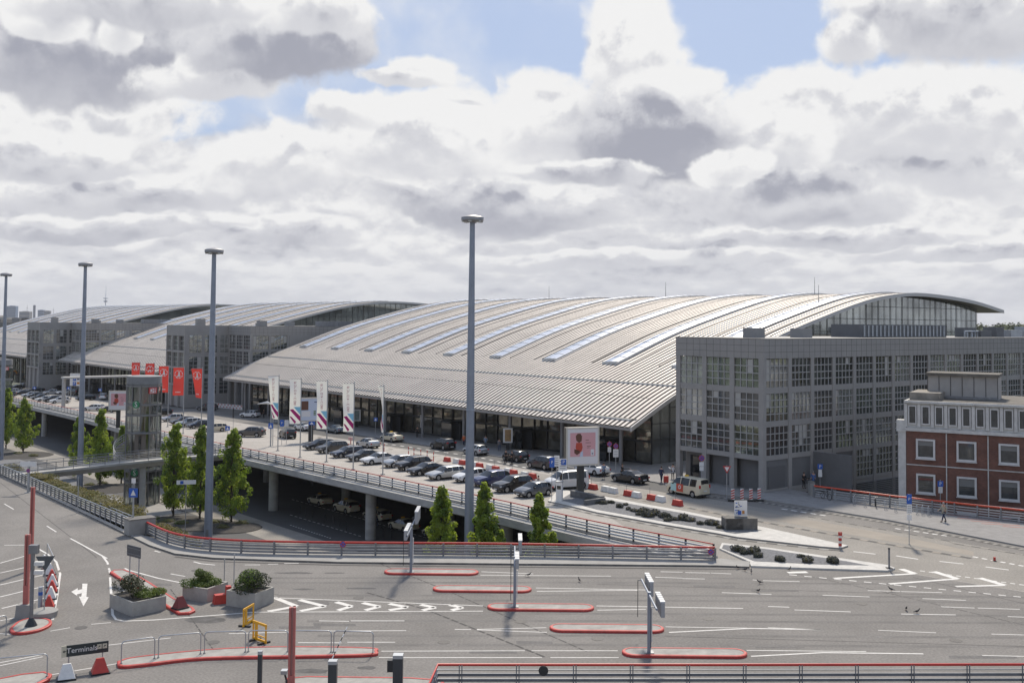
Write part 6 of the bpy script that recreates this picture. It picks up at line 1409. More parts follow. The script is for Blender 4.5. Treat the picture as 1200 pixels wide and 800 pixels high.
for (a, b), w in zip([((142, 777), (181, 771)), ((185.5, 770), (235, 765.5)), ((239.5, 765), (287.5, 763.3)), ((291, 763), (337, 763)), ((342, 763), (388, 763.3)), ((391, 763.3), (437, 764.5))], ['leftmost', 'second', 'third', 'fourth, behind the faded red post', 'fifth', 'rightmost']):
    hoop('steel hoop railing on the long red kerbed island, %s' % w, a, b)
hoop('steel hoop railing at the bottom left corner, cut by the edge', (-12, 799), (55, 792)); hoop('steel hoop railing end at the left edge beside the oval island', (-30, 752), (7, 744)); hoop('steel hoop railing behind the Terminals sign', (80, 781.5), (120, 776), 1.05); hoop('steel hoop railing behind the red and white wedge blocks', (55, 652), (62, 668), 1.0)
# ------------------------------------------------------------ sign gantries on the islands
def gantry(label, px, py, hgt, a0, a1, boxes, rod=True):
    g = up(px, py, .14); t = thing('sign_post', label, 'sign post', g, 0, 'tall sign posts with cross arms')
    MB().box((0, 0, hgt/2), (.17, .22, hgt)).build('post', mast_mat, t); MB().box((0, 0, .02), (.5, .5, .05)).build('foot_plate', steel_dark, t)
    MB().tube([(0, a0, hgt-.15), (0, a1, hgt-.15)], .06, 8).build('arm', mast_mat, t)
    for (y0, y1, z0, z1, dx, face) in boxes:
        b = MB().box((dx, (y0+y1)/2, hgt+(z0+z1)/2), (.20, y1-y0, z1-z0)).build('sign_box', M('sign_box_grey', (.36, .38, .40), .45, .4), t)
        MB().box((dx-.105, (y0+y1)/2, hgt+(z0+z1)/2), (.012, (y1-y0)-.1, z1-z0-.1)).build('sign_face', white_paint if face else grey_sign, b)
        m = MB()
        for k in range(5): m.box((dx, y0+(y1-y0)*(k+.5)/5, hgt+z1+.035), (.26, (y1-y0)/5-.12, .06))
        m.build('cap', white_plastic, b)
        if face: 
            MB().box((dx-.115, y0+(y1-y0)*.2, hgt+(z0+z1)/2), (.012, (y1-y0)*.3, (z1-z0)*.75)).build('blue_field', blue_sign, b)
            MB().box((dx-.115, y0+(y1-y0)*.68, hgt+(z0+z1)/2), (.012, (y1-y0)*.42, (z1-z0)*.55)).build('dark_field', grey_sign, b)
    if rod:
        for y in (a0+.3, a1-.3): MB().tube([(-.25, y, hgt-.1), (-.25, y, hgt-2.2)], .02, 5).build('hanging_rod', dark_metal, t); MB().tube([(0, y, hgt-.12), (-.25, y, hgt-.12)], .025, 5).build('bracket', steel_dark, t)
        MB().box((.14, 0, hgt*.45), (.06, .12, hgt*.55)).build('striped_board', white_plastic, t)
    return t
gantry('tall sign post with two cross arm boxes on the farthest red kerbed island', 481.5, 670, 3.35, -3.2, 3.6, [(-3.2, -.4, -.45, .15, -.1, True), (1.4, 3.8, -.25, .6, .2, False)])
gantry('tall sign post seen edge on at the middle red kerbed island', 603, 710.5, 3.15, -2.4, 3.4, [(-2.6, -.5, -.2, .35, .12, False), (1.5, 3.8, -.25, .6, .34, False)])
gantry('tall sign post with two grey boxes on the nearest red kerbed island', 760.5, 764, 3.25, -2.9, 3.3, [(-2.8, -.7, -.6, .15, .34, False), (.9, 3.1, -.5, .25, .26, False)])
# ------------------------------------------------------------ barrier posts, cameras and small things at the lower left
pinkred = M('boom_red', (.44, .135, .115), .6, var=.15, vs=1.5); boom_edge = M('boom_edge', (.55, .30, .27), .6)
def boom(label, g, h, base, w=.28):
    t = thing('raised_barrier', label, 'barrier arm', g, .1); 
    if base: MB().box((0, 0, .38), (1.0, .8, .76), 0, .88).build('concrete_foot', concrete, t)
    m = MB()
    for s in (-1, 1): m.box((s*w*.33, 0, h/2+base), (w*.34, .22, h))
    m.build('arm', pinkred, t); MB().box((0, .06, h/2+base), (w*.32, .10, h)).build('arm_web', boom_edge, t); MB().box((0, 0, h*.14+base), (w*1.04, .26, h*.28)).build('arm_socket', pinkred, t); return t
gA = up(30, 722); boom('faded red raised barrier arm on a concrete foot at the left, nearer one', gA, zat(30, 626, gA.y)-.7, .7, .29)
gB = up(36, 668); boom('faded red raised barrier arm at the left, taller and farther one', gB, zat(36, 570, gB.y), 0, .25)
gC = at(341, 818, 49.6); gC.z = 0; boom('faded red raised barrier arm at the bottom centre, cut by the edge', gC, zat(341, 711, 49.6), 0, .31)
def pillar(label, px, y0, y1, D, w, cap=True, box=None):
    g = at(px, y1, D); g.z = 0; h = zat(px, y0, D); t = thing('control_pillar', label, 'pillar', g); MB().box((0, 0, h/2-.03), (w, w*.9, h-.06)).build('body', M('pillar_grey', (.055, .06, .065), .5, .2), t)
    MB().box((0, 0, h), (w*1.04, w*.98, .16)).build('cap', M('pillar_cap_mat', (.42, .44, .46), .4, .5), t)
    if box: MB().box((-w*.75, 0, h-.45), (w*.7, w*.7, .55)).build('side_box', dark_metal, t)
    return t
pillar('slim grey control pillar at the bottom edge, left of the faded red arm', 304, 764, 815, 50.5, .20); pillar('dark control pillar with pale top at the bottom edge, a striped arm above it', 389.5, 775, 815, 50.3, .40); pillar('dark control pillar with a box on its side at the bottom edge', 466, 768, 815, 50.3, .46, True, True)
sa = thing('striped_barrier', 'thin black and white striped barrier arm over the dark control pillar', 'barrier arm', at(387, 776, 50.6)); 
for k in range(10):
    a, b = Vector((0, 0, 0)).lerp(Vector((.55, 1.6, 1.25)), k/10), Vector((0, 0, 0)).lerp(Vector((.55, 1.6, 1.25)), (k+1)/10); MB().obox(a, b, .035, .035).build('stripe', white_paint if k % 2 else black, sa)
cm = thing('camera_mount', 'small camera on a dark bracket beside the faded red arm at bottom centre', 'camera', at(333, 805, 50.5)); MB().box((0, 0, .75), (.30, .35, .18)).build('camera', steel, cm); MB().tube([(0, 0, .7), (.15, 0, .2), (.15, 0, -.4)], .05, 6).build('bracket', dark_metal, cm); MB().tube([(-.35, 0, -.6), (-.35, 0, .05), (.0, 0, .12)], .04, 6).build('loop', dark_metal, cm)
cp = thing('camera_post', 'grey post with white cameras on the oval red kerbed island', 'camera post', up(36.3, 732.5, .14)); hC = zat(37.5, 639, cp.location.y)-.14
MB().tube([(0, 0, 0), (0, 0, hC)], .11, 8).build('post', steel_dark, cp, auto=50); MB().lathe([(.35, 0), (.12, .45)], 12).build('base_cone', dark_metal, cp); MB().box((.05, 0, hC-.2), (.5, .35, .5)).build('head_box', steel_dark, cp)
for z in (1.0, 1.5): MB().box((.42, -.1, hC-z), (.5, .25, .22)).build('camera', white_plastic, cp); MB().tube([(0, 0, hC-z), (.4, -.1, hC-z)], .03, 5).build('bracket', steel_dark, cp)
# row of red and white wedge blocks
def wedge(label, p, rz, mat, group, s=1.0):
    t = thing('wedge_block', label, 'barrier block', p, rz, group); w, d, h = .85*s, .7*s, .75*s
    MB().add([(-w/2, -d/2, 0), (w/2, -d/2, 0), (w/2, d/2, 0), (-w/2, d/2, 0), (-w*.22, -.05, h), (w*.22, -.05, h), (w*.22, .05, h), (-w*.22, .05, h)], [(3, 2, 1, 0), (4, 5, 6, 7), (0, 1, 5, 4), (1, 2, 6, 5), (2, 3, 7, 6), (3, 0, 4, 7)]).build('body', mat, t); MB().box((0, 0, .04), (w+.06, d+.06, .07)).build('base_strip', black, t); return t
wp = smooth_line([up(52, 662), up(58, 671), up(61, 683), up(60.5, 695), up(57, 711.5)], 8)
for k in range(8):
    i = round(k*(len(wp)-1)/7); p = wp[i]; q = wp[min(i+1, len(wp)-1)]-wp[max(i-1, 0)]
    wedge('%s wedge block in the curved red and white row at left' % ('white' if k % 2 == 0 else 'red'), p, math.atan2(q.y, q.x), white_plastic if k % 2 == 0 else red_plastic, 'wedge blocks in the curved row')
wedge('dark red wedge block at the lower tip of the slanting island', up(211, 712, .15), .9, M('dull_red', (.22, .05, .045), .7), None, .95)
wedge('white wedge foot under the left end of the Terminals sign', up(78, 795), .4, white_plastic, None, 1.0); wedge('red wedge foot under the right end of the Terminals sign', up(117, 788), .5, red_plastic, None, 1.0)
rb_ = thing('barrier_block', 'red plastic barrier block lying between the middle and right planters', 'barrier block', up(260, 706), .5); MB().box((0, 0, .28), (1.1, .55, .56), 0, .85).build('body', red_plastic, rb_); MB().box((.42, .1, .75), (.3, .4, .5)).build('upright', red_plastic, rb_)
# Terminals sign
ts = thing('direction_sign', 'black Terminals sign with pale arrow box, at the bottom left', 'sign', up(99, 786), 0); a_, b_ = up(74, 788), up(126, 781); dv_ = b_-a_; angT = math.atan2(dv_.y, dv_.x); ts.rotation_euler.z = angT; wT = 2.25
MB().box((.12, 0, 1.12), (2.0, .06, .56)).build('board', M('sign_black', (.02, .028, .03), .5), ts); MB().box((-.98, 0, 1.12), (.26, .06, .56)).build('arrow_box', M('sign_cream', (.52, .49, .38), .5), ts)
text('Terminals', .37, white_paint, ts, Matrix.Translation((-.14, -.036, 1.13)) @ Matrix.Rotation(R(90), 4, 'X'))
for x in (.68, .94): 
    f = MB().box((x, -.034, 1.17), (.22, .012, .24)).build('icon_field', M('sign_cream', (.5, .5, .4)), ts); MB().prism([(-.07, -.05), (.07, .02), (.0, .06)], 0, .008).build('icon', M('sign_black', (.02, .02, .02)), f).matrix_local = Matrix.Translation((x, -.042, 1.17)) @ Matrix.Rotation(R(90), 4, 'X')
ar = MB().add([(-1.05, -.036, 1.12), (-.97, -.036, 1.20), (-.97, -.036, 1.145), (-.90, -.036, 1.145), (-.90, -.036, 1.095), (-.97, -.036, 1.095), (-.97, -.036, 1.04)], [tuple(range(7))]).build('arrow', MATS['sign_black'], ts, fix=False)
for x in (-.75, .85): MB().tube([(x, .06, .3), (x, .06, 1.3)], .03, 6).build('leg', steel, ts)
# yield sign seen from behind with its round foot, plus a board seen from behind
def post(t, h, r=.035, mat=None): return MB().tube([(0, 0, 0), (0, 0, h)], r, 8).build('post', mat or steel, t, auto=50)
ys = thing('yield_sign', 'triangular sign seen from its grey back on a round concrete foot, at left', 'sign', up(51.5, 722), .2); post(ys, 3.5)
MB().prism([(-.55, .42), (.55, .42), (0, -.5)], 0, .03).build('plate', M('sign_back', (.10, .11, .12), .5, .3), ys).matrix_local = Matrix.Translation((0, -.05, 3.2)) @ Matrix.Rotation(R(90), 4, 'X'); MB().lathe([(.75, 0), (.80, .35), (.62, .42)], 18).build('concrete_foot', concrete, ys, auto=40)
sb = thing('bollard', 'short pale bollard beside the round concrete foot at left', 'bollard', up(47, 712)); MB().tube([(0, 0, 0), (0, 0, 1.3)], .13, 10).build('body', M('bollard_pale', (.35, .38, .42), .5), sb, auto=50); MB().tube([(0, 0, .8), (0, 0, 1.0)], .134, 10).build('band', blue_sign, sb)
bs_ = thing('sign_board', 'grey board seen from behind on two posts above the leftmost planter', 'sign', up(157, 681), R(-38)); 
for x in (-.55, .55): MB().tube([(x, 0, 0), (x, 0, 2.3)], .045, 6).build('post', steel, bs_)
MB().box((0, -.06, 2.05), (1.6, .06, .75)).build('board', M('sign_back', (.1, .11, .12)), bs_); 
for z in (1.85, 2.25): MB().box((0, -.105, z), (1.6, .03, .05)).build('stiffener', steel_dark, bs_)
for x, y, lb in ((262.5, 690, 'bare thin steel post by the right planter, left one'), (274, 684, 'bare thin steel post by the right planter, right one')): post(thing('thin_post', lb, 'post', up(x, y)), 2.0)
# yellow plastic barriers
def yellow(label, p, rz, tilt=0):
    t = thing('plastic_barrier', label, 'barrier', p, rz); t.rotation_euler.y = tilt; m = MB()
    for x in (-.62, -.32, .62): m.box((x, 0, .55), (.09 if x != -.32 else .22, .06, 1.0))
    for z in (.12, 1.02): m.box((0, 0, z), (1.35, .07, .13))
    m.box((.15, 0, .35), (.85, .045, .05)); m.build('panel', yellow_plastic, t)
    for x in (-.45, .45): MB().box((x, 0, .05), (.16, .75, .09)).build('foot', dark_metal, t)
p0, p1 = up(294, 750), up(314, 753.5); d_ = p1-p0; yellow('yellow plastic barrier turned towards the camera, nearer one', (p0+p1)/2, -.75); yellow('yellow plastic barrier seen edge on, farther one by the right planter', up(291, 731.5), 1.35)
# ------------------------------------------------------------ barrier blocks along the dark lane
G5 = 'red and white blocks beside the dark lane'; d128 = TH+math.pi/2
for x, y, c in [(524, 540.5, 'r'), (535, 542.3, 'w'), (542, 544, 'r'), (556, 546, 'w'), (562, 547.5, 'r'), (574, 549.5, 'w'), (581, 551.3, 'r'), (595, 553.8, 'w'), (602, 555.6, 'r'), (615, 558, 'w'), (624, 560, 'r'), (688, 571.5, 'w'), (695, 573, 'r'), (710, 575.5, 'w'), (718.5, 577.3, 'w'), (736.5, 580.7, 'r'), (746, 582.5, 'w'), (764, 585.5, 'r'), (774, 587.3, 'w'), (794, 592, 'r')]:
    near_ = x > 680
    t = thing('barrier_block', ('red' if c == 'r' else 'white')+(' plastic block on the lane edge right of the pink poster board' if near_ else ' plastic block on the lane edge behind the parked row'), 'barrier block', up(x, y, .02), d128, G5)
    if x in (794, 688): t['label'] = 'last single red plastic block, just below the taxi van' if x == 794 else 'white plastic block next to the post of the pink poster board'
    mt = red_plastic if c == 'r' else white_plastic; MB().box((0, 0, .28), (1.12, .48, .56), 0, .86).build('body', mt, t); MB().box((0, 0, .05), (1.16, .54, .10)).build('base_flange', mt, t)
    if c == 'r' and x > 500: MB().tube([(.3, 0, .5), (.3, 0, 1.25)], .022, 5).build('rod', steel_dark, t)
for x, y in ((478.6, 534), (485, 536), (493, 537.5), (500.5, 538.5), (508, 540.5), (450, 530)):
    t = thing('marker_post', 'thin red and white marker post at the end of the parked row', 'marker post', up(x, y), 0, 'thin red marker posts'); MB().tube([(0, 0, 0), (0, 0, 1.25)], .06, 6).build('post', red_plastic, t); MB().tube([(0, 0, .7), (0, 0, .9)], .064, 6).build('band', white_plastic, t)
xs_ = thing('striped_board', 'red and white striped board lying tilted among the red marker posts', 'striped board', up(411, 520), 1.0); MB().box((0, 0, .8), (.12, .9, .5)).build('board', white_plastic, xs_)
for k in (-1, 0, 1): MB().box((-.07, k*.3, .8), (.02, .14, .5)).build('stripe', red_plastic, xs_)
MB().box((0, 0, .3), (.1, .1, .6)).build('leg', red_plastic, xs_)
# four striped boards before the grey block
G6 = 'red and white striped boards before the grey block'
for (x, y), w in zip(((858.7, 587), (869.5, 587), (880, 587), (889.7, 586.6)), ('leftmost', 'second from left', 'third from left', 'rightmost')):
    g = up(x, y, .02); t = thing('striped_board', 'upright red and white striped warning board, %s of four before the grey block' % w, 'warning board', g, R(-10), G6)
    MB().box((0, 0, .72), (.34, .06, 1.1)).build('board', white_plastic, t); m = MB()
    for k in range(4):
        z = .18+k*.25; m.add([(-.17, -.036, z), (.17, -.036, z+.14), (.17, -.036, z+.28), (-.17, -.036, z+.14)], [(0, 1, 2, 3)])
    m.build('red_stripe', red_plastic, t, fix=False); MB().box((0, 0, .06), (.95, .42, .12)).build('foot', black, t)
# ------------------------------------------------------------ signs
def sign(label, px, py, h, plates, ang=-90, r=.035, dz=.0, name='sign', cat='sign', group=None, pos=None):
    g = pos or up(px, py, dz); t = thing(name, label, cat, g, R(ang)+math.pi/2, group); post(t, h, r); MB().lathe([(r*3, 0), (r*3, .03)], 10).build('foot_plate', steel_dark, t)
    for kind, z, w, hh, tx in plates:
        y = -r-.02; mt = dict(P=blue_sign, B=blue_sign, W=white_paint, N=M('nostop_red', (.45, .03, .03), .5), V=M('nostop_red', (.45, .03, .03)), K=dark_metal, G=grey_sign)[kind]
        if kind == 'N':
            p = MB().lathe([(w/2, 0), (w/2, .02)], 20).build('plate', mt, t); p.matrix_local = Matrix.Translation((0, y, z)) @ Matrix.Rotation(R(90), 4, 'X')
            MB().lathe([(w*.40, .021), (w*.40, .026)], 20).build('blue_field', blue_sign, p); m = MB()
            for a in (.785, -.785): m.box((0, 0, .03), (w*.82, w*.10, .006), a)
            m.build('cross', mt, p); continue
        if kind == 'V':
            p = MB().prism([(-w/2, w*.4), (w/2, w*.4), (0, -w*.5)], 0, .02).build('plate', mt, t); p.matrix_local = Matrix.Translation((0, y, z)) @ Matrix.Rotation(R(90), 4, 'X')
            MB().prism([(-w*.3, w*.28), (w*.3, w*.28), (0, -w*.26)], .02, .026).build('white_field', white_paint, p); continue
        p = MB().box((0, y, z), (w, .03, hh)).build('plate', mt, t)
        if tx: text(tx, min(hh, w)*.85, white_paint if kind in 'PBK' else M('sign_black', (.02, .02, .02)), p, Matrix.Translation((0, y-.02, z)) @ Matrix.Rotation(R(90), 4, 'X'))
        elif kind == 'B':
            f = MB().add([(-w*.3, y-.018, z-hh*.3), (w*.3, y-.018, z-hh*.3), (0, y-.018, z+hh*.34)], [(0, 1, 2)]).build('white_field', white_paint, p, fix=False)
        elif kind == 'W' and hh > .5:
            m = MB()
            for k in range(4): m.box((0, y-.018, z+hh*(.3-.2*k)), (w*.7, .006, hh*.05))
            m.build('small_print', grey_sign, p)
    return t
sign('blue P sign left of two others by the ticket machine, before the pink board', 646.5, 587, 4.3, [('P', 3.9, .5, 1.0, 'P')])
sign('pale grey oval topped sign between the blue P and white P signs', 652, 586.5, 4.4, [('W', 4.0, .55, 1.1, None)]); sign('white board with blue P, right of the ticket machine', 659, 587.5, 4.1, [('W', 3.7, .85, 1.2, None)])
pw_ = MB().box((0, 0, 0), (.5, .03, .55)); s__ = [o for o in bpy.data.objects if o.get('label', '').startswith('white board with blue P')][0]; q_ = pw_.build('blue_field', blue_sign, s__); q_.location = (.1, -.09, 3.95); text('P', .5, white_paint, q_, Matrix.Translation((0, -.02, 0)) @ Matrix.Rotation(R(90), 4, 'X'))
tk = thing('ticket_machine', 'tall pale ticket machine below the white P board', 'ticket machine', up(655.5, 587, .1), -.3); MB().box((0, 0, .95), (.6, .5, 1.9)).build('body', white_plastic, tk); MB().box((0, -.26, 1.4), (.4, .03, .35)).build('screen', glass_dark, tk); MB().box((0, 0, 1.96), (.7, .6, .10)).build('roof', steel, tk)
sign('round no stopping sign with small plate, left of a pair by the glass front', 714, 550, 3.5, [('N', 3.15, .62, 0, None), ('W', 2.45, .42, .6, None)], dz=.12); sign('round no stopping sign with large plate, right of a pair by the glass front', 721.5, 553, 3.5, [('N', 3.15, .62, 0, None), ('W', 2.3, .65, .95, None)], dz=.12)
sign('no stopping sign with white plates behind the taxi van', 822, 571, 3.5, [('N', 3.2, .66, 0, None), ('W', 2.55, .5, .45, None), ('W', 2.05, .45, .45, None)], dz=.12)
sign('red and white triangular yield sign before the grey block', 851.7, 585.5, 3.5, [('V', 3.1, .85, 0, None)], dz=.1)
sign('blue sign with small plates by the louvred screen', 961, 571, 2.6, [('P', 2.3, .55, .55, 'P'), ('W', 1.8, .38, .35, None), ('W', 1.4, .42, .45, None)], dz=.12); sign('blue sign with white plate against the brick wall', 1102, 594, 2.7, [('P', 2.3, .55, .55, 'P'), ('W', 1.7, .4, .6, None)], dz=.12)
sign('blue P sign with white plates standing on the lane strip at right', 1065.5, 637.5, 4.1, [('P', 3.7, .42, .8, 'P'), ('W', 2.9, .42, .75, None), ('W', 2.2, .38, .45, None)], dz=.02)
sign('blue pedestrian crossing sign with camera box where the left guardrails meet', 155.5, 626, 4.6, [('B', 3.5, .75, .75, None), ('W', 4.5, .35, .4, None), ('G', 4.05, .3, .3, None)], r=.07)
g_ = up(33, 577); sign('white direction sign with round sign on a thick grey post at left', 33, 577, 3.3, [('W', 3.05, 1.75, .5, None), ('N', 2.35, .4, 0, None)], r=.13); sign('bare grey pole with small disc beside the slatted left guardrail', 91, 601, 3.4, [('G', .9, .25, .25, None)], r=.04)
sign('white direction sign in the bark bed left of the second light mast', 217, 622, 1.55, [('W', 1.35, 2.2, .5, None)], pos=low(217, 624), ang=-75, r=.05)
s_q = [o for o in bpy.data.objects if o.get('label', '').startswith('white direction sign in the bark')][0]; q_ = MB().box((-.5, -.1, 1.35), (.36, .02, .36)).build('blue_field', blue_sign, s_q); s_q.location.z += 4.6; MB().tube([(0, 0, -4.7), (0, 0, 0)], .05, 6).build('long_post', steel, s_q)
sign('blue square sign in front of the brown grey suv', 266.5, 516, 2.3, [('B', 1.95, .72, .72, None)]); sign('slim dark post standing alone left of the brown grey suv', 273, 510, 4.6, [('K', 3.7, .22, 1.6, None)]); sign('white mast with blue pedestrian plate by the leftmost white flag', 317, 523, 6.4, [('B', 3.1, .7, .85, None)], r=.11)
sign('blue P sign directly right of the leftmost white flag pole', 330, 521, 3.8, [('P', 3.3, .6, 1.0, 'P')]); sign('pale parking plate sign right of the blue P sign by the flags', 335.5, 520, 3.7, [('W', 3.2, .6, .9, None)]); sign('blue sign on a thin post right of the pale blue poster board', 365, 519, 3.4, [('B', 3.1, .95, .55, None)]); sign('blue crossing sign in the canopy shade left of the furled banner', 440, 512, 3.2, [('B', 2.9, .6, .6, None)], dz=.02)
sign('blue plate sign at the far left row of cars', 40, 470, 4.0, [('B', 3.4, .85, .65, None)]); sign('blue plate sign right of the far canopy pillar', 80, 474, 4.6, [('B', 4.0, .85, .65, None)]); sign('blue plate sign before the white suv under the long canopy', 117, 476, 4.4, [('B', 3.9, .8, .65, None)])
sign('round purple red sign by the farthest grey block', 57, 446, 5, [('N', 4.5, 1.0, 0, None), ('W', 3.5, .8, 1.0, None)])
for px, py, D, lb, rot in ((402, 637.2, 79.2, 'small round no stopping disc hung on the middle guardrail', 0), (833, 646, 78.6, 'small round no stopping disc at the right end of the middle guardrail', 0)):
    p = at(px, py, D); t = thing('sign', lb, 'sign', p); p_ = MB().lathe([(.24, 0), (.24, .02)], 18).build('plate', M('nostop_red', (.4, .03, .03)), t); p_.matrix_local = Matrix.Translation((0, -.05, 0)) @ Matrix.Rotation(R(90), 4, 'X'); MB().lathe([(.19, .021), (.19, .025)], 18).build('blue_field', blue_sign, p_); m = MB()
    for a in (.785, -.785): m.box((0, 0, .028), (.4, .05, .006), a)
    m.build('cross', MATS['nostop_red'], p_); MB().box((0, .03, 0), (.06, .12, .06)).build('bracket', steel, t)
# map board on its concrete block
cb = thing('concrete_block', 'rough concrete block carrying the small map board, on the white island tip', 'concrete block', up(868.5, 622), R(5)); MB().box((0, .5, .55), (2.85, 1.3, 1.1)).build('body', M('block_concrete', (.15, .14, .125), .9, var=.45, vs=1.5, bump=.3, bs=6), cb); MB().box((-.6, .52, .58), (1.5, 1.34, 1.08)).build('body_step', MATS['block_concrete'], cb)
mb_ = thing('map_board', 'small white map board with blue and orange fields on the concrete block', 'sign', up(869.5, 621)+Vector((0, .5, 1.12)), R(5)); MB().box((0, 0, .7), (1.15, .06, 1.35)).build('board', white_paint, mb_); rnd = random.Random(4)
for k in range(14): MB().box((rnd.uniform(-.45, .45), -.035, rnd.uniform(.25, 1.25)), (rnd.uniform(.06, .22), .01, rnd.uniform(.05, .12))).build('map_mark', rnd.choice([dark_metal, blue_sign, grey_sign, grey_sign]), mb_)
MB().box((-.12, -.042, .32), (.3, .01, .34)).build('blue_field', blue_sign, mb_); MB().box((.22, -.042, .36), (.22, .01, .28)).build('orange_field', M('map_orange', (.50, .22, .06), .6), mb_)
# bollards
bo = thing('bollard', 'red and white bollard at the tip of the white island', 'bollard', up(984.5, 640.5, .13)); MB().tube([(0, 0, 0), (0, 0, 1.15)], .12, 10).build('post', white_plastic, bo)
for z in (.2, .62, 1.04): MB().tube([(0, 0, z-.12), (0, 0, z+.1)], .135, 10).build('red_band', red_plastic, bo)
MB().box((0, -.02, 1.05), (.30, .08, .30), .0).build('reflector', red_plastic, bo)
bo = thing('bollard', 'dark slim bollard at the tip of the lower gravel island', 'bollard', up(1042, 665.5, .13)); MB().tube([(0, 0, 0), (0, 0, 1.45)], .07, 8).build('post', steel_dark, bo); MB().box((0, 0, .03), (.4, .4, .05)).build('foot_plate', dark_metal, bo); MB().tube([(0, 0, 1.4), (0, 0, 1.5)], .085, 8).build('cap', dark_metal, bo)
bo = thing('bollard', 'little red stub on the paving at the right end of the lane strip', 'bollard', up(1165.5, 657)); MB().tube([(0, 0, 0), (0, 0, .3)], .09, 8).build('post', red_plastic, bo); MB().box((0, 0, .02), (.25, .25, .04)).build('foot_plate', dark_metal, bo)
for k, (x, y) in enumerate([(352, 602), (358, 605.5), (366, 607), (381, 612), (390, 614.5), (398, 617), (406, 621), (440, 627), (449, 629), (459, 632)]):
    t = thing('bollard', 'thin dark bollard on the kerb under the viaduct', 'bollard', low(x, y), 0, 'thin bollards under the viaduct'); MB().tube([(0, 0, 0), (0, 0, 1.0)], .05, 6).build('post', dark_metal, t); MB().tube([(0, 0, .95), (0, 0, 1.03)], .06, 6).build('cap', black, t)
# bike hoops and bicycles on the right pavement
for k, (x, y) in enumerate([(978.5, 587.5), (1001, 591), (1013.5, 593), (1037.5, 596.5), (1049.5, 599), (1074.5, 602), (1081, 603), (1088, 604)]):
    g = up(x, y, .12); t = thing('bike_stand', 'steel bike stand hoop on the pavement before the orange red guardrail', 'bike stand', g, R(60), 'bike stands on the right pavement')
    MB().tube([(-.35, 0, 0), (-.35, 0, .75), (-.25, 0, .86), (.25, 0, .86), (.35, 0, .75), (.35, 0, 0)], .03, 6).build('tube', steel, t)
    for s in (-.35, .35): MB().lathe([(.07, 0), (.07, .02)], 8, (s, 0, 0)).build('foot_plate', steel_dark, t)
def bicycle(label, p, rz):
    t = thing('bicycle', label, 'bicycle', p, rz); fr_ = MB()
    for a, b in (((-.15, 0, .30), (.35, 0, .80)), ((.35, 0, .80), (-.22, 0, .78)), ((-.22, 0, .85), (-.15, 0, .30)), ((-.15, 0, .30), (-.55, 0, .34)), ((-.55, 0, .34), (-.21, 0, .75)), ((.35, 0, .90), (.55, 0, .34))): fr_.tube([a, b], .022, 5)
    fr_.build('frame', dark_metal, t)
    for x in (-.55, .55): MB().tube([(x+.33*math.cos(k*.393), 0, .34+.33*math.sin(k*.393)) for k in range(16)], .022, 5, closed=True).build('wheel', tyre_mat, t)
    MB().tube([(.30, -.25, .98), (.35, 0, .93), (.30, .25, .98)], .018, 5).build('handlebar', steel, t); MB().ell((-.24, 0, .90), (.13, .07, .04), 8, 4).build('saddle', black, t)
bicycle('dark bicycle parked at the left end of the orange red guardrail', up(968, 585, .12), R(110)); bicycle('dark bicycle leaning among the bike stands', up(1026, 594, .12), R(75)); bicycle('bicycle held by the person under the viaduct', low(445, 619), R(150))
# red and white fence by the second grey block, long canopies at far left
ff = thing('barrier_fence', 'red and white barrier fence before the second grey block', 'barrier fence', up(262, 478), 0); a_, b_ = up(250, 477), up(284, 480.5)
for k in range(9):
    p = a_.lerp(b_, k/9); q = a_.lerp(b_, (k+1)/9); m = MB(); m.obox(p+Vector((0, 0, .55)), q+Vector((0, 0, .55)), .08, 1.0); part(ff, m, 'panel', white_plastic)
    for z in (.35, .85): part(ff, MB().obox(p.lerp(q, .15 if z < .5 else .5)+Vector((0, -.06, z)), p.lerp(q, .5 if z < .5 else .9)+Vector((0, -.06, z)), .08, .22), 'red_patch', red_plastic)
def canopy(label, A, B, ya, yb, posts, w=2.6):
    pa, pb = up(*A), up(*B); za, zb2 = zat(A[0], ya, pa.y), zat(B[0], yb, pb.y); t = thing('canopy', label, 'canopy', pa)
    part(t, MB().obox(Vector((pa.x, pa.y, za)), Vector((pb.x, pb.y, zb2)), w, .42), 'roof_slab', M('canopy_pale', (.50, .48, .44), .6, var=.1, vs=1)); 
    for f, r in posts:
        q = pa.lerp(pb, f); part(t, MB().cyl(q, Vector((q.x, q.y, za+(zb2-za)*f-.2)), r, n=10), 'post', M('canopy_post', (.42, .41, .39), .6), auto=40)
    return t
canopy('long thin walkway canopy running behind the lift tower', (72.5, 477), (232, 470), 442.5, 438.5, [(.01, .45), (.55, .14), (.72, .14), (.93, .3)]); canopy('short walkway canopy in front of the farthest arched roof', (-40, 452), (46, 447), 419, 419.5, [(.98, .5), (.6, .2)], 3)
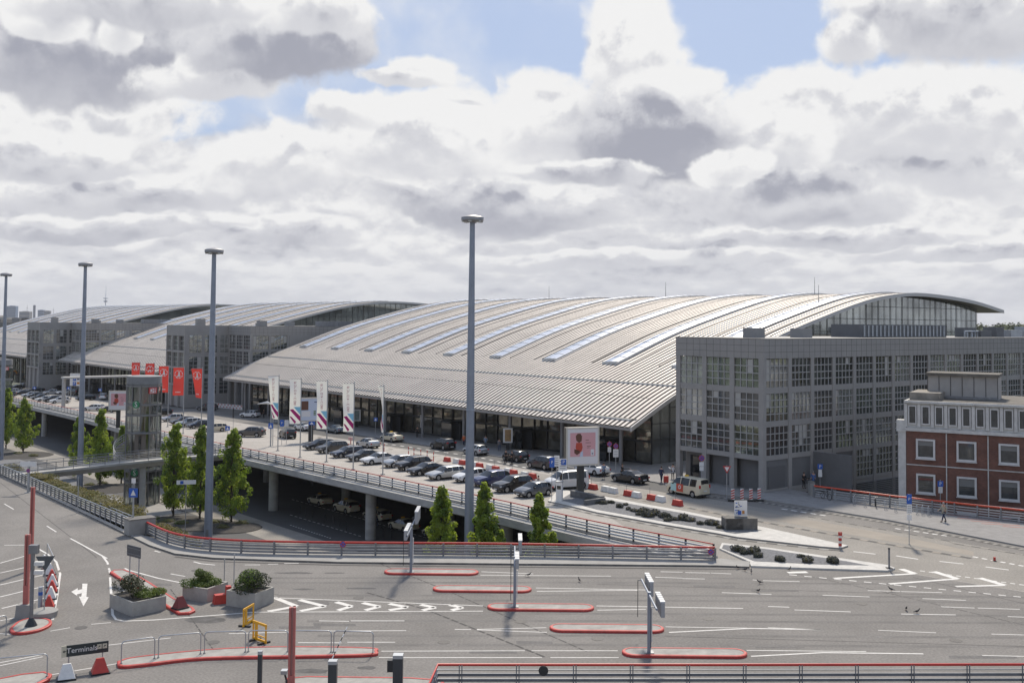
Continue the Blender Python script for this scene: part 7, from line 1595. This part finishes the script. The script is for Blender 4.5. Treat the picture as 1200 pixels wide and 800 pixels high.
db = thing('direction_board', 'large white direction board with blue panels by the far canopy', 'sign', up(87.5, 468), -.2); MB().box((0, 0, 5.2), (2.9, .3, 3.2)).build('board', white_paint, db); MB().box((-1.2, .1, 1.8), (.2, .2, 3.6)).build('post', steel, db); MB().box((1.2, .1, 1.8), (.2, .2, 3.6)).build('post', steel, db)
for x, z in ((-.1, 5.35), (-.1, 4.15)): f = MB().box((x, -.16, z), (.95, .02, .95)).build('blue_field', blue_sign, db); text('P', .9, white_paint, f, Matrix.Translation((x, -.18, z)) @ Matrix.Rotation(R(90), 4, 'X'))
MB().box((1.0, -.16, 5.5), (.8, .02, .7)).build('purple_field', M('poster_navy', (.05, .06, .15)), db); MB().box((1.0, -.16, 4.3), (.8, .02, .6)).build('orange_field', M('map_orange', (.5, .22, .06)), db)
# litter bin and small posters at the glass front
lb_ = thing('litter_bin', 'dark litter bin beside the lower door of the round lift tower', 'litter bin', low(160, 590), 0); MB().lathe([(.34, 0), (.40, 1.0), (.36, 1.15)], 12).build('body', dark_metal, lb_, auto=40); MB().lathe([(.30, 1.15), (.2, 1.25)], 12).build('lid', black, lb_)
for px, py, lb in ((595, 527, 'lit poster stand with warm picture at the glass front, right of the light mast'), (497, 508, 'poster stand at the glass front behind the black suv'), (418, 500, 'pale green poster stand behind the fourth white flag')):
    t = thing('poster_stand', lb, 'poster stand', up(px, py, .12), .1); MB().box((0, 0, .5), (.5, .2, 1.0)).build('foot', dark_metal, t); b = MB().box((0, 0, 2.1), (1.35, .25, 2.1)).build('case', white_paint, t); MB().box((0, -.135, 2.1), (.9, .02, 1.7)).build('poster', M('poster_warm', (.35, .22, .10), .5, var=.5, vs=2) if px > 590 else M('poster_cool', (.25, .32, .30), .5, var=.4, vs=2), b)
mr = thing('curved_sign', 'pale leaf shaped street lamp arm left of the leftmost white flag', 'lamp arm', up(319.5, 522)); MB().tube([(0, 0, 6.2), (-1.0, 0, 6.5), (-2.4, 0, 6.3)], [.08, .22, .05], 8).build('head', white_plastic, mr); MB().tube([(0, 0, 0), (0, 0, 6.25)], .06, 6).build('post', steel, mr)
S.cycles.max_bounces = 6; S.cycles.diffuse_bounces = 3; S.cycles.glossy_bounces = 3; S.cycles.transmission_bounces = 2
